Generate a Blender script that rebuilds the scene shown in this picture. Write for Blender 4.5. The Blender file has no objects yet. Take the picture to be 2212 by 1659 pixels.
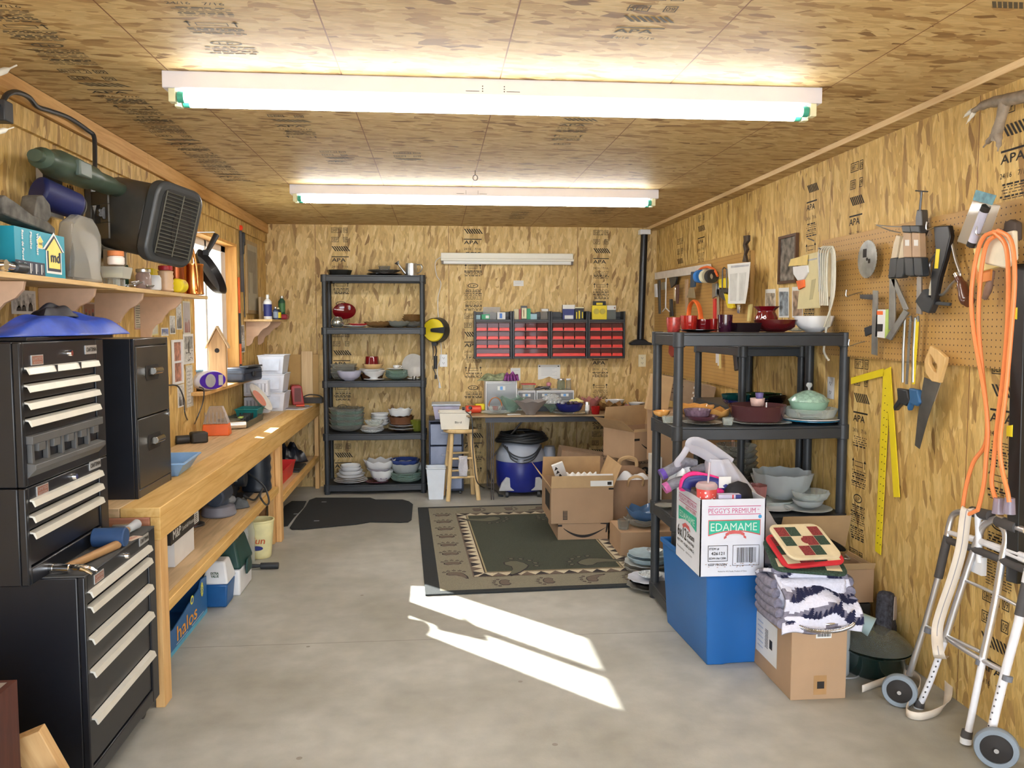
import bpy,math,random
from mathutils import Vector,Matrix,Euler
PI=math.pi
scn=bpy.context.scene
COL=scn.collection
# camera
CAM=Vector((0,0,1.525));FPX=1808.0
YAW,PITCH=math.radians(5.168),math.radians(-4.185)
cd=bpy.data.cameras.new('camera');cam=bpy.data.objects.new('camera',cd);COL.objects.link(cam)
cam.location=CAM
cam.rotation_euler=(PI/2+PITCH,0,-YAW)
cd.sensor_fit='HORIZONTAL';cd.sensor_width=36.0;cd.lens=36.0*FPX/2212.0
cd.clip_start=0.05;cd.clip_end=200
scn.camera=cam
# sky, sun, exposure
w=bpy.data.worlds.new('sky');scn.world=w;w.use_nodes=True
bg=w.node_tree.nodes['Background']
bg.inputs[0].default_value=(0.80,0.89,1.0,1);bg.inputs[1].default_value=8.6
sd=bpy.data.lights.new('sun','SUN');sd.energy=75;sd.angle=0.009;sd.color=(1,.97,.92)
sun=bpy.data.objects.new('sun',sd);COL.objects.link(sun)
sun.rotation_euler=Vector((1.154,-1.30,-1)).to_track_quat('-Z','Y').to_euler()
sun.location=(-8,12,9)
vs=scn.view_settings
vs.view_transform='Standard';vs.look='None';vs.gamma=1;vs.exposure=0.0;vs.use_curve_mapping=False
# room numbers (metres)
XL,XR,YB,ZC,YF=-1.545,2.09,7.86,2.42,-0.6
BENCH=0.805;BX=-1.078
# rays of the photograph, used only to read off where a thing stands on its own surface
_f=Vector((math.sin(YAW)*math.cos(PITCH),math.cos(YAW)*math.cos(PITCH),math.sin(PITCH)))
_r=Vector((math.cos(YAW),-math.sin(YAW),0));_u=_r.cross(_f)
def ray(x,y):return _r*((x-1106)/FPX)-_u*((y-829.5)/FPX)+_f
def at(x,y,Y):d=ray(x,y);return CAM+d*(Y/d.y)
def onx(x,y,X):d=ray(x,y);return CAM+d*(X/d.x)
def onz(x,y,z=0.0):d=ray(x,y);return CAM+d*((z-CAM.z)/d.z)
def proj(p):
 q=Vector(p)-CAM;z=q.dot(_f);return(1106+FPX*q.dot(_r)/z,829.5-FPX*q.dot(_u)/z)
 # materials
MATS={}
def _nt(name):
 m=bpy.data.materials.new(name);m.use_nodes=True;nt=m.node_tree
 return m,nt,nt.nodes['Principled BSDF']
def mat(name,col,rough=.55,metal=0.0,var=.10,scale=14.0,bump=0.0,coat=0.0,emis=0.0):
 """plain surface with slight procedural variation"""
 if name in MATS:return MATS[name]
 m,nt,b=_nt(name);N=nt.nodes;L=nt.links
 tc=N.new('ShaderNodeTexCoord');no=N.new('ShaderNodeTexNoise');no.inputs['Scale'].default_value=scale
 no.inputs['Detail'].default_value=4
 L.new(tc.outputs['Object'],no.inputs['Vector'])
 rp=N.new('ShaderNodeValToRGB')
 rp.color_ramp.elements[0].position=.3;rp.color_ramp.elements[1].position=.7
 rp.color_ramp.elements[0].color=tuple(c*(1-var)for c in col)+(1,)
 rp.color_ramp.elements[1].color=tuple(min(1,c*(1+var))for c in col)+(1,)
 L.new(no.outputs['Fac'],rp.inputs[0]);L.new(rp.outputs[0],b.inputs['Base Color'])
 b.inputs['Roughness'].default_value=rough;b.inputs['Metallic'].default_value=metal
 if coat:b.inputs['Coat Weight'].default_value=coat
 if bump:
  bm=N.new('ShaderNodeBump');bm.inputs['Strength'].default_value=bump;bm.inputs['Distance'].default_value=.01
  L.new(no.outputs['Fac'],bm.inputs['Height']);L.new(bm.outputs[0],b.inputs['Normal'])
 if emis:
  b.inputs['Emission Color'].default_value=tuple(col)+(1,);b.inputs['Emission Strength'].default_value=emis
 MATS[name]=m;return m
def glass(name,tint,body=.25,bodycol=None,rough=.06):
 """thin pressed glass: tinted see-through, mirror at grazing angles, a little milky body"""
 if name in MATS:return MATS[name]
 m,nt,b=_nt(name);N=nt.nodes;L=nt.links;N.remove(b);out=N['Material Output']
 tr=N.new('ShaderNodeBsdfTransparent');tr.inputs[0].default_value=tuple(tint)+(1,)
 pr=N.new('ShaderNodeBsdfPrincipled');pr.inputs['Base Color'].default_value=tuple(bodycol or tint)+(1,)
 pr.inputs['Roughness'].default_value=rough
 lw=N.new('ShaderNodeLayerWeight');lw.inputs[0].default_value=.35
 mr=N.new('ShaderNodeMapRange');mr.inputs['To Min'].default_value=body;mr.inputs['To Max'].default_value=.92
 L.new(lw.outputs['Facing'],mr.inputs['Value'])
 mx=N.new('ShaderNodeMixShader');L.new(mr.outputs[0],mx.inputs[0]);L.new(tr.outputs[0],mx.inputs[1]);L.new(pr.outputs[0],mx.inputs[2])
 L.new(mx.outputs[0],out.inputs[0]);MATS[name]=m;return m
def wood(name,c0,c1,axis='y',ring=9.0,rough=.6):
 """sawn timber: grain stretched along one axis"""
 if name in MATS:return MATS[name]
 m,nt,b=_nt(name);N=nt.nodes;L=nt.links
 tc=N.new('ShaderNodeTexCoord');mp=N.new('ShaderNodeMapping')
 s={'x':(.5,7,7),'y':(7,.5,7),'z':(7,7,.5)}[axis];mp.inputs['Scale'].default_value=s
 L.new(tc.outputs['Object'],mp.inputs[0])
 no=N.new('ShaderNodeTexNoise');no.inputs['Scale'].default_value=ring*.6;no.inputs['Detail'].default_value=6;no.inputs['Distortion'].default_value=1.2
 L.new(mp.outputs[0],no.inputs['Vector'])
 rp=N.new('ShaderNodeValToRGB');e=rp.color_ramp.elements
 e[0].position=.33;e[1].position=.62;e[0].color=tuple(c1)+(1,);e[1].color=tuple(c0)+(1,)
 L.new(no.outputs['Fac'],rp.inputs[0]);L.new(rp.outputs[0],b.inputs['Base Color'])
 b.inputs['Roughness'].default_value=rough;MATS[name]=m;return m
def osb(name,axes,seams=(),seams2=(),long=(1,4.6),base=None,contrast=1.0,seed=0):
 """oriented strand board: three layers of long flakes lying at different angles; axes = the two object axes of the board (across, along)"""
 m,nt,b=_nt(name);N=nt.nodes;L=nt.links
 tc=N.new('ShaderNodeTexCoord');sp=N.new('ShaderNodeSeparateXYZ');L.new(tc.outputs['Object'],sp.inputs[0])
 cb=N.new('ShaderNodeCombineXYZ');L.new(sp.outputs[axes[0]],cb.inputs[0]);L.new(sp.outputs[axes[1]],cb.inputs[1])
 cb.inputs[2].default_value=seed
 wob=N.new('ShaderNodeTexNoise');wob.inputs['Scale'].default_value=30;wob.inputs['Detail'].default_value=3
 L.new(cb.outputs[0],wob.inputs['Vector'])
 wv=N.new('ShaderNodeVectorMath');wv.operation='MULTIPLY_ADD';wv.inputs[1].default_value=(.006,.012,0)
 L.new(wob.outputs['Color'],wv.inputs[0]);L.new(cb.outputs[0],wv.inputs[2])
 pal=base or[(.30,.165,.05),(.48,.30,.10),(.58,.375,.115),(.67,.45,.15),(.77,.565,.23)]
 prev=None
 for i,(ang,sc,cover)in enumerate([(.06,44,0),(-.42,38,.5),(.5,34,.55),(-.10,30,.5),(.16,46,.45)]):
  mp=N.new('ShaderNodeMapping');mp.vector_type='POINT'
  mp.inputs['Rotation'].default_value=(0,0,ang);mp.inputs['Location'].default_value=(i*7.3,i*3.1,0)
  L.new(wv.outputs[0],mp.inputs[0])
  m2=N.new('ShaderNodeMapping');m2.inputs['Scale'].default_value=(sc*long[0],sc*long[0]/long[1],1);L.new(mp.outputs[0],m2.inputs[0])
  vo=N.new('ShaderNodeTexVoronoi');vo.voronoi_dimensions='2D';vo.inputs['Scale'].default_value=1;vo.inputs['Randomness'].default_value=.9
  L.new(m2.outputs[0],vo.inputs['Vector'])
  sc_=N.new('ShaderNodeSeparateColor');L.new(vo.outputs['Color'],sc_.inputs[0])
  rp=N.new('ShaderNodeValToRGB');cr=rp.color_ramp
  pos=[0,.07,.25,.6,1]
  while len(cr.elements)<5:cr.elements.new(.5)
  for k in range(5):
   cr.elements[k].position=pos[k]
   c=pal[k];mid=pal[3];cr.elements[k].color=tuple(mid[j]+(c[j]-mid[j])*contrast for j in range(3))+(1,)
  L.new(sc_.outputs[0],rp.inputs[0])
  if prev is None:prev=rp.outputs[0];continue
  gt=N.new('ShaderNodeMath');gt.operation='GREATER_THAN';gt.inputs[1].default_value=cover;L.new(sc_.outputs[1],gt.inputs[0])
  mx=N.new('ShaderNodeMix');mx.data_type='RGBA';L.new(gt.outputs[0],mx.inputs[0]);L.new(prev,mx.inputs[6]);L.new(rp.outputs[0],mx.inputs[7])
  prev=mx.outputs[2]
 fine=N.new('ShaderNodeTexNoise');fine.inputs['Scale'].default_value=1;fine.inputs['Detail'].default_value=5
 m3=N.new('ShaderNodeMapping');m3.inputs['Scale'].default_value=(160,22,1);L.new(cb.outputs[0],m3.inputs[0]);L.new(m3.outputs[0],fine.inputs['Vector'])
 fr=N.new('ShaderNodeMapRange');fr.inputs['From Min'].default_value=.3;fr.inputs['From Max'].default_value=.7
 fr.inputs['To Min'].default_value=.84;fr.inputs['To Max'].default_value=1.12;L.new(fine.outputs['Fac'],fr.inputs['Value'])
 mu=N.new('ShaderNodeVectorMath');mu.operation='SCALE';L.new(prev,mu.inputs[0]);L.new(fr.outputs[0],mu.inputs['Scale'])
 cur=mu.outputs[0]
 for ax,vals in((axes[0],seams),(axes[1],seams2)):
  for v in vals:
   a=N.new('ShaderNodeMath');a.operation='SUBTRACT';a.inputs[1].default_value=v;L.new(sp.outputs[ax],a.inputs[0])
   c=N.new('ShaderNodeMath');c.operation='ABSOLUTE';L.new(a.outputs[0],c.inputs[0])
   l=N.new('ShaderNodeMath');l.operation='LESS_THAN';l.inputs[1].default_value=.0022;L.new(c.outputs[0],l.inputs[0])
   mx=N.new('ShaderNodeMix');mx.data_type='RGBA';L.new(l.outputs[0],mx.inputs[0]);L.new(cur,mx.inputs[6]);mx.inputs[7].default_value=(.20,.085,.03,1)
   cur=mx.outputs[2]
 L.new(cur,b.inputs['Base Color']);b.inputs['Roughness'].default_value=.62
 MATS[name]=m;return m
def concrete():
 m,nt,b=_nt('concrete');N=nt.nodes;L=nt.links
 tc=N.new('ShaderNodeTexCoord')
 def noise(s,d=6):
  n=N.new('ShaderNodeTexNoise');n.inputs['Scale'].default_value=s;n.inputs['Detail'].default_value=d;L.new(tc.outputs['Object'],n.inputs['Vector']);return n
 a,c,g=noise(1.3),noise(9),noise(90,3)
 r1=N.new('ShaderNodeValToRGB');e=r1.color_ramp.elements
 e[0].position=.32;e[0].color=(.31,.30,.255,1);e[1].position=.68;e[1].color=(.46,.455,.42,1)
 L.new(a.outputs['Fac'],r1.inputs[0])
 r2=N.new('ShaderNodeMapRange');r2.inputs['From Min'].default_value=.3;r2.inputs['From Max'].default_value=.7;r2.inputs['To Min'].default_value=.87;r2.inputs['To Max'].default_value=1.1
 L.new(c.outputs['Fac'],r2.inputs['Value'])
 mu=N.new('ShaderNodeVectorMath');mu.operation='SCALE';L.new(r1.outputs[0],mu.inputs[0]);L.new(r2.outputs[0],mu.inputs['Scale'])
 # control joint across the slab
 sp=N.new('ShaderNodeSeparateXYZ');L.new(tc.outputs['Object'],sp.inputs[0])
 s_=N.new('ShaderNodeMath');s_.operation='SUBTRACT';s_.inputs[1].default_value=3.96;L.new(sp.outputs[1],s_.inputs[0])
 ab=N.new('ShaderNodeMath');ab.operation='ABSOLUTE';L.new(s_.outputs[0],ab.inputs[0])
 lt=N.new('ShaderNodeMath');lt.operation='LESS_THAN';lt.inputs[1].default_value=.0025;L.new(ab.outputs[0],lt.inputs[0])
 mx=N.new('ShaderNodeMix');mx.data_type='RGBA';L.new(lt.outputs[0],mx.inputs[0]);L.new(mu.outputs[0],mx.inputs[6]);mx.inputs[7].default_value=(.2,.19,.16,1)
 # dark wear spots
 vo=N.new('ShaderNodeTexVoronoi');vo.inputs['Scale'].default_value=3.2;L.new(tc.outputs['Object'],vo.inputs['Vector'])
 l2=N.new('ShaderNodeMath');l2.operation='LESS_THAN';l2.inputs[1].default_value=.035;L.new(vo.outputs['Distance'],l2.inputs[0])
 m2=N.new('ShaderNodeMix');m2.data_type='RGBA';L.new(l2.outputs[0],m2.inputs[0]);L.new(mx.outputs[2],m2.inputs[6]);m2.inputs[7].default_value=(.24,.22,.18,1)
 L.new(m2.outputs[2],b.inputs['Base Color'])
 r3=N.new('ShaderNodeMapRange');r3.inputs['To Min'].default_value=.38;r3.inputs['To Max'].default_value=.65;L.new(c.outputs['Fac'],r3.inputs['Value']);L.new(r3.outputs[0],b.inputs['Roughness'])
 bp=N.new('ShaderNodeBump');bp.inputs['Strength'].default_value=.15;bp.inputs['Distance'].default_value=.004;L.new(g.outputs['Fac'],bp.inputs['Height']);L.new(bp.outputs[0],b.inputs['Normal'])
 MATS['concrete']=m;return m
 # mesh builder
_fonts={}
def text_geo(s):
 if s in _fonts:return _fonts[s]
 c=bpy.data.curves.new('t','FONT');c.body=s;c.size=1.0;c.resolution_u=2
 o=bpy.data.objects.new('t',c);COL.objects.link(o)
 bpy.context.view_layer.update()
 me=bpy.data.meshes.new_from_object(o.evaluated_get(bpy.context.evaluated_depsgraph_get()))
 V=[(v.co.x,v.co.y)for v in me.vertices];F=[tuple(p.vertices)for p in me.polygons]
 bpy.data.objects.remove(o);bpy.data.curves.remove(c);bpy.data.meshes.remove(me)
 x0=min(v[0]for v in V);x1=max(v[0]for v in V)
 V=[(v[0]-x0,v[1])for v in V]
 _fonts[s]=(V,F,x1-x0);return _fonts[s]
def ortho(d):
 d=d.normalized();a=Vector((0,0,1))if abs(d.z)<.9 else Vector((1,0,0))
 u=d.cross(a).normalized();return u,d.cross(u).normalized()
def smooth_path(pts,n=6):
 P=[Vector(p)for p in pts]
 if len(P)<3:return P
 out=[]
 for i in range(len(P)-1):
  a,b,c,d=P[max(i-1,0)],P[i],P[i+1],P[min(i+2,len(P)-1)]
  for k in range(n):
   t=k/n;out.append(.5*((2*b)+(c-a)*t+(2*a-5*b+4*c-d)*t*t+(3*b-a-3*c+d)*t**3))
 out.append(P[-1]);return out
class MB:
 def __init__(s):s.v=[];s.f=[];s.m=[];s.mi=0
 def add(s,V,F,mi=None):
  n=len(s.v);s.v+=[tuple(v)for v in V];mi=s.mi if mi is None else mi
  for f in F:s.f.append(tuple(i+n for i in f));s.m.append(mi)
  return s
 def box(s,x0,y0,z0,x1,y1,z1,mi=None):
  return s.add([(x0,y0,z0),(x1,y0,z0),(x1,y1,z0),(x0,y1,z0),(x0,y0,z1),(x1,y0,z1),(x1,y1,z1),(x0,y1,z1)],[(0,3,2,1),(4,5,6,7),(0,1,5,4),(1,2,6,5),(2,3,7,6),(3,0,4,7)],mi)
 def obox(s,c,size,R=None,mi=None):
  n=len(s.v);a,b,d=(q/2 for q in size);s.box(-a,-b,-d,a,b,d,mi)
  R=R or Matrix.Identity(3);c=Vector(c)
  for i in range(n,len(s.v)):s.v[i]=tuple(c+R@Vector(s.v[i]))
  return s
 def frus(s,c,b,t,h,mi=None):
  """box with a bottom b=(x,y) and a top t=(x,y)"""
  x,y,z=c;B=(b[0]/2,b[1]/2);T=(t[0]/2,t[1]/2)
  V=[(x-B[0],y-B[1],z),(x+B[0],y-B[1],z),(x+B[0],y+B[1],z),(x-B[0],y+B[1],z),(x-T[0],y-T[1],z+h),(x+T[0],y-T[1],z+h),(x+T[0],y+T[1],z+h),(x-T[0],y+T[1],z+h)]
  return s.add(V,[(0,3,2,1),(4,5,6,7),(0,1,5,4),(1,2,6,5),(2,3,7,6),(3,0,4,7)],mi)
 def tub(s,c,b,t,h,th=.004,mi=None,rim=0):
  """open tapered container"""
  x,y,z=c
  def ring(sx,sy,zz):return[(x-sx/2,y-sy/2,zz),(x+sx/2,y-sy/2,zz),(x+sx/2,y+sy/2,zz),(x-sx/2,y+sy/2,zz)]
  R=[ring(b[0],b[1],z),ring(t[0],t[1],z+h)]
  if rim:R+=[ring(t[0]+2*rim,t[1]+2*rim,z+h),ring(t[0]+2*rim,t[1]+2*rim,z+h+th*2),ring(t[0]-2*th,t[1]-2*th,z+h+th*2)]
  else:R+=[ring(t[0]-2*th,t[1]-2*th,z+h)]
  R+=[ring(b[0]-2*th,b[1]-2*th,z+th)]
  V=[p for r in R for p in r];F=[(0,3,2,1)]
  for k in range(len(R)-1):
   for i in range(4):j=(i+1)%4;F.append((k*4+i,k*4+j,k*4+4+j,k*4+4+i))
  n=(len(R)-1)*4;F.append((n,n+1,n+2,n+3));return s.add(V,F,mi)
 def cyl(s,p0,p1,r0,r1=None,n=16,mi=None,cap=True):
  p0,p1=Vector(p0),Vector(p1);r1=r0 if r1 is None else r1;u,w_=ortho(p1-p0)
  V=[];
  for p,r in((p0,r0),(p1,r1)):
   for i in range(n):a=2*PI*i/n;V.append(p+u*math.cos(a)*r+w_*math.sin(a)*r)
  F=[(i,(i+1)%n,n+(i+1)%n,n+i)for i in range(n)]
  if cap:F+=[tuple(range(n-1,-1,-1)),tuple(range(n,2*n))]
  return s.add(V,F,mi)
 def tube(s,pts,r,n=8,mi=None,smooth=0,closed=False,flat=1.0):
  P=smooth_path(pts,smooth)if smooth else[Vector(p)for p in pts]
  V=[];pu=None;N_=len(P)
  for i,p in enumerate(P):
   d=(P[min(i+1,N_-1)]-P[max(i-1,0)])
   if d.length<1e-9:d=Vector((0,0,1))
   if pu is None:u,w_=ortho(d)
   else:
    u=pu-d.normalized()*pu.dot(d.normalized());u=u.normalized()if u.length>1e-6 else ortho(d)[0];w_=d.normalized().cross(u)
   pu=u;rr=r[i*len(r)//N_]if isinstance(r,(list,tuple))else r
   for k in range(n):a=2*PI*k/n;V.append(p+u*math.cos(a)*rr+w_*math.sin(a)*rr*flat)
  F=[(i*n+k,i*n+(k+1)%n,(i+1)*n+(k+1)%n,(i+1)*n+k)for i in range(N_-1)for k in range(n)]
  F+=[tuple(range(n-1,-1,-1)),tuple(range((N_-1)*n,N_*n))]
  return s.add(V,F,mi)
 def lathe(s,prof,n=28,c=(0,0,0),mi=None,sc=0,amp=0,zamp=0,sq=0,ax=1.0,phase=0):
  """profile (r,z) spun round z; sc lobes of radial amp and height zamp growing towards the rim; sq squares it, ax stretches y"""
  R=max(p[0]for p in prof);V=[];F=[];N_=len(prof)
  for(r,z)in prof:
   t=(r/R)**3
   for i in range(n):
    a=2*PI*i/n;k=1+amp*math.cos(sc*a+phase)*t;
    if sq:k*=(1-sq)+sq/max(abs(math.cos(a)),abs(math.sin(a)))
    V.append((c[0]+r*k*math.cos(a),c[1]+r*k*math.sin(a)*ax,c[2]+z+zamp*math.cos(sc*a+phase)*t))
  for j in range(N_-1):
   for i in range(n):F.append((j*n+i,j*n+(i+1)%n,(j+1)*n+(i+1)%n,(j+1)*n+i))
  if prof[0]==prof[-1]:return s.add(V,F,mi)
  if prof[0][0]>1e-5:F.append(tuple(range(n-1,-1,-1)))
  if prof[-1][0]>1e-5:F.append(tuple(range((N_-1)*n,N_*n)))
  return s.add(V,F,mi)
 def prism(s,poly,o,u,v,d,mi=None):
  """2-D outline in the plane (o,u,v) pushed by vector d"""
  o,u,v,d=Vector(o),Vector(u),Vector(v),Vector(d);n=len(poly)
  V=[o+u*a+v*b for a,b in poly]+[o+u*a+v*b+d for a,b in poly]
  return s.add(V,[tuple(range(n-1,-1,-1)),tuple(range(n,2*n))]+[(i,(i+1)%n,n+(i+1)%n,n+i)for i in range(n)],mi)
 def face(s,poly,o,u,v,mi=None):
  o,u,v=Vector(o),Vector(u),Vector(v)
  return s.add([o+u*a+v*b for a,b in poly],[tuple(range(len(poly)))],mi)
 def rect(s,o,u,v,a0,b0,a1,b1,mi=None):return s.face([(a0,b0),(a1,b0),(a1,b1),(a0,b1)],o,u,v,mi)
 def frame(s,o,u,v,a0,b0,a1,b1,t,mi=None):
  for q in((a0,b0,a1,b0+t),(a0,b1-t,a1,b1),(a0,b0+t,a0+t,b1-t),(a1-t,b0+t,a1,b1-t)):s.rect(o,u,v,*q,mi)
  return s
 def text(s,st,o,u,v,h,mi=None,width=None,center=False,slant=0,bold=0):
  V,F,W=text_geo(st);o,u,v=Vector(o),Vector(u),Vector(v);k=h/.72;kx=(width/W)if width else k
  dx=-W*kx/2 if center else 0
  s.add([o+u*(x*kx+dx+slant*y*k)+v*(y*k)for x,y in V],F,mi)
  if bold:
   nrm=u.cross(v)*.0002
   s.add([o+nrm+u*(x*kx+dx+bold+slant*y*k)+v*(y*k+bold*.6)for x,y in V],F,mi)
  return s
 def sheet(s,fn,nu,nv,mi=None):
  V=[fn(i/(nu-1),j/(nv-1))for j in range(nv)for i in range(nu)]
  return s.add(V,[(j*nu+i,j*nu+i+1,(j+1)*nu+i+1,(j+1)*nu+i)for j in range(nv-1)for i in range(nu-1)],mi)
 def xf(s,M,start=0):
  for i in range(start,len(s.v)):s.v[i]=tuple(M@Vector(s.v[i]))
  return s
 def build(s,name,mats,parent=None,smooth=True,bevel=0,solid=0,sub=0,ang=38,offset=0):
  me=bpy.data.meshes.new(name);me.from_pydata(s.v,[],s.f)
  mats=mats if isinstance(mats,(list,tuple))else[mats]
  for m in mats:me.materials.append(m)
  if len(mats)>1:
   for p,i in zip(me.polygons,s.m):p.material_index=i
  if smooth:
   me.polygons.foreach_set('use_smooth',[True]*len(me.polygons));me.set_sharp_from_angle(angle=math.radians(ang))
  me.update()
  o=bpy.data.objects.new(name,me);COL.objects.link(o)
  if parent:o.parent=parent
  if solid:q=o.modifiers.new('solid','SOLIDIFY');q.thickness=solid;q.offset=offset
  if bevel:q=o.modifiers.new('bevel','BEVEL');q.width=bevel;q.segments=2;q.limit_method='ANGLE';q.angle_limit=math.radians(40)
  if sub:q=o.modifiers.new('sub','SUBSURF');q.levels=sub;q.render_levels=sub
  return o
def tag(o,label,cat,group=None):
 o['label']=label;o['category']=cat
 if group:o['group']=group
 return o
def thing(name,label,cat,loc=(0,0,0),rz=0,group=None,rot=None):
 o=bpy.data.objects.new(name,None);COL.objects.link(o);o.empty_display_size=.05
 o.location=loc;o.rotation_euler=rot if rot else(0,0,rz);return tag(o,label,cat,group)
def solo(mb,name,mats,label,cat,loc=(0,0,0),rz=0,group=None,rot=None,**k):
 o=mb.build(name,mats,None,**k);o.location=loc;o.rotation_euler=rot if rot else(0,0,rz);return tag(o,label,cat,group)
def struct(o):o['kind']='structure';return o
def copy_tree(o,loc=None,label=None,group=None,rz=None):
 c=o.copy();COL.objects.link(c)
 if loc is not None:c.location=loc
 if rz is not None:c.rotation_euler=(0,0,rz)
 if label:c['label']=label
 if group:c['group']=group
 for ch in list(o.children):
  d=ch.copy();COL.objects.link(d);d.parent=c
  for g in list(ch.children):e=g.copy();COL.objects.link(e);e.parent=d
 return c
X_,Y_,Z_=Vector((1,0,0)),Vector((0,1,0)),Vector((0,0,1))
def V3(*a):return Vector(a)
rnd=random.Random(7)
# shared materials
blk=mat('black_plastic',(.028,.031,.036),.42);blkm=mat('black_paint',(.006,.007,.011),.36,coat=.08)
rackm=mat('charcoal_resin',(.030,.034,.040),.45);white=mat('white_plastic',(.80,.81,.83),.4,var=.03)
steel=mat('steel',(.55,.55,.56),.3,1,var=.08);alu=mat('brushed_aluminium',(.78,.79,.80),.32,1,var=.05);chrome=mat('chrome',(.85,.85,.87),.12,1,var=.02)
darkst=mat('dark_steel',(.12,.12,.125),.45,.8);ink=mat('black_ink',(.018,.014,.012),.7);redp=mat('red_plastic',(.62,.03,.035),.35)
card=mat('cardboard',(.43,.28,.165),.8,var=.07,scale=5);card2=mat('cardboard_inside',(.52,.35,.18),.85,var=.06);paper=mat('paper',(.78,.78,.76),.7,var=.02)
pine=wood('pine',(.74,.45,.17),(.60,.32,.10),'y');pinez=wood('pine_upright',(.74,.46,.19),(.62,.34,.12),'z');pinex=wood('pine_cross',(.70,.40,.17),(.52,.26,.10),'x')
porc=mat('white_porcelain',(.82,.83,.84),.18,var=.02,coat=.5);clear=glass('clear_glass',(.93,.95,.94),.10,(.75,.8,.78));smoke=glass('smoked_glass',(.76,.76,.72),.16,(.45,.45,.42))
orangep=mat('orange_plastic',(.85,.16,.03),.45);yellow=mat('yellow_paint',(.86,.68,.02),.4,var=.03);bluep=mat('blue_plastic',(.03,.16,.55),.4)
# ROOM
concrete()
osbB=osb('strand_board_back',(0,2),base=[(.30,.17,.06),(.48,.31,.12),(.60,.41,.16),(.69,.485,.20),(.79,.60,.29)],seams=(-1.097,.120,1.331),seed=1)
osbR=osb('strand_board_right',(1,2),seams=(3.113,4.333,5.553,6.773),seed=4)
osbL=osb('strand_board_left',(1,2),seams=(3.05,4.27),seed=9)
osbC=osb('strand_board_ceiling',(1,0),seams=(4.40,1.96,6.84),seams2=(-.944,-.334,.24,.88,1.5),seed=14,long=(1.0,3.2),base=[(.19,.10,.035),(.36,.215,.08),(.47,.31,.13),(.55,.385,.17),(.62,.46,.22)])
b=MB().box(-2.2,-.7,-.1,2.4,8.1,0);struct(b.build('floor',MATS['concrete'],smooth=False))
b=MB().box(-1.8,-.7,ZC,2.3,8.1,ZC+.12);CEIL=struct(b.build('ceiling',osbC,smooth=False))
b=MB().box(-1.8,YB,0,2.3,YB+.12,ZC);WB=struct(b.build('wall_back',osbB,smooth=False))
b=MB().box(XR,-.7,0,XR+.12,YB,ZC);WR=struct(b.build('wall_right',osbR,smooth=False))
WY0,WY1,WZ0,WZ1,WO=5.522,6.737,1.085,2.132,XL-.125
b=MB();b.box(WO,-.7,0,XL,WY0,ZC);b.box(WO,WY1,0,XL,YB,ZC);b.box(WO,WY0,0,XL,WY1,WZ0);b.box(WO,WY0,WZ1,XL,WY1,ZC)
WL=struct(b.build('wall_left',osbL,smooth=False))
b=MB();b.box(-1.8,-.72,0,-1.36,YF,ZC);b.box(1.95,-.72,0,2.3,YF,ZC);b.box(-1.36,-.72,2.2,1.95,YF,ZC)
struct(b.build('wall_front',osbB,smooth=False))
b=MB().box(-14,-14,-.12,14,-.7,-.02);struct(b.build('ground',mat('driveway',(.42,.40,.37),.9,scale=2),smooth=False))
b=MB().box(-30,-.7,-.12,-2.2,14,-.05);struct(b.build('ground',mat('yard',(.36,.36,.26),.9,scale=2),smooth=False))
# timber along the ceiling
jp=pine
b=MB().box(XL,.0,2.335,XL+.032,4.66,ZC-.003).box(XL,4.664,2.335,XL+.032,YB,ZC-.003);struct(b.build('trim_1',pine,smooth=False))
b=MB().box(XL,.0,2.248,XL+.018,YB,2.329);struct(b.build('trim_2',osbL,smooth=False))
b=MB().box(XR-.10,.0,ZC-.024,XR,YB,ZC);struct(b.build('trim_3',osbC,smooth=False))
b=MB().box(XR-.106,.0,ZC-.026,XR-.10,YB,ZC);struct(b.build('trim_4',wood('pale_pine',(.80,.60,.34),(.70,.48,.24),'y'),smooth=False))
# window: pine-lined opening, white slider
b=MB();t=.02
b.box(WO,WY1-t,WZ0,XL+.005,WY1,WZ1);b.box(WO,WY0,WZ0,XL+.005,WY0+t,WZ1);b.box(WO,WY0+t,WZ1-t,XL+.005,WY1-t,WZ1)
struct(b.build('window_1',wood('orange_pine',(.80,.44,.13),(.66,.32,.08),'z'),smooth=False))
W1=bpy.data.objects['window_1']
b=MB();xo=WO+.0;b.box(xo,WY0+t,WZ0,xo+.045,WY1-t,WZ0+.05);b.box(xo,WY0+t,WZ1-t-.05,xo+.045,WY1-t,WZ1-t)
b.box(xo,WY0+t,WZ0,xo+.045,WY0+t+.25,WZ1-t);b.box(xo,WY1-t-.13,WZ0,xo+.045,WY1-t,WZ1-t);b.box(xo,6.13,WZ0,xo+.045,6.175,WZ1-t)  # side stiles made wider than a real frame to trim the sun patch
b.build('window_frame',white,W1,bevel=.004)
b=MB().box(xo+.012,WY0+.27,WZ0+.04,xo+.015,WY1-.14,WZ1-.06)
b.build('window_pane',glass('window_glass',(.97,.99,.98),.02),W1,smooth=False)
b=MB().box(XL-.12,WY0-.10,WZ0-.022,XL+.085,WY1+.19,WZ0);o=b.build('window_sill',pine,W1,bevel=.004)
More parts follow.
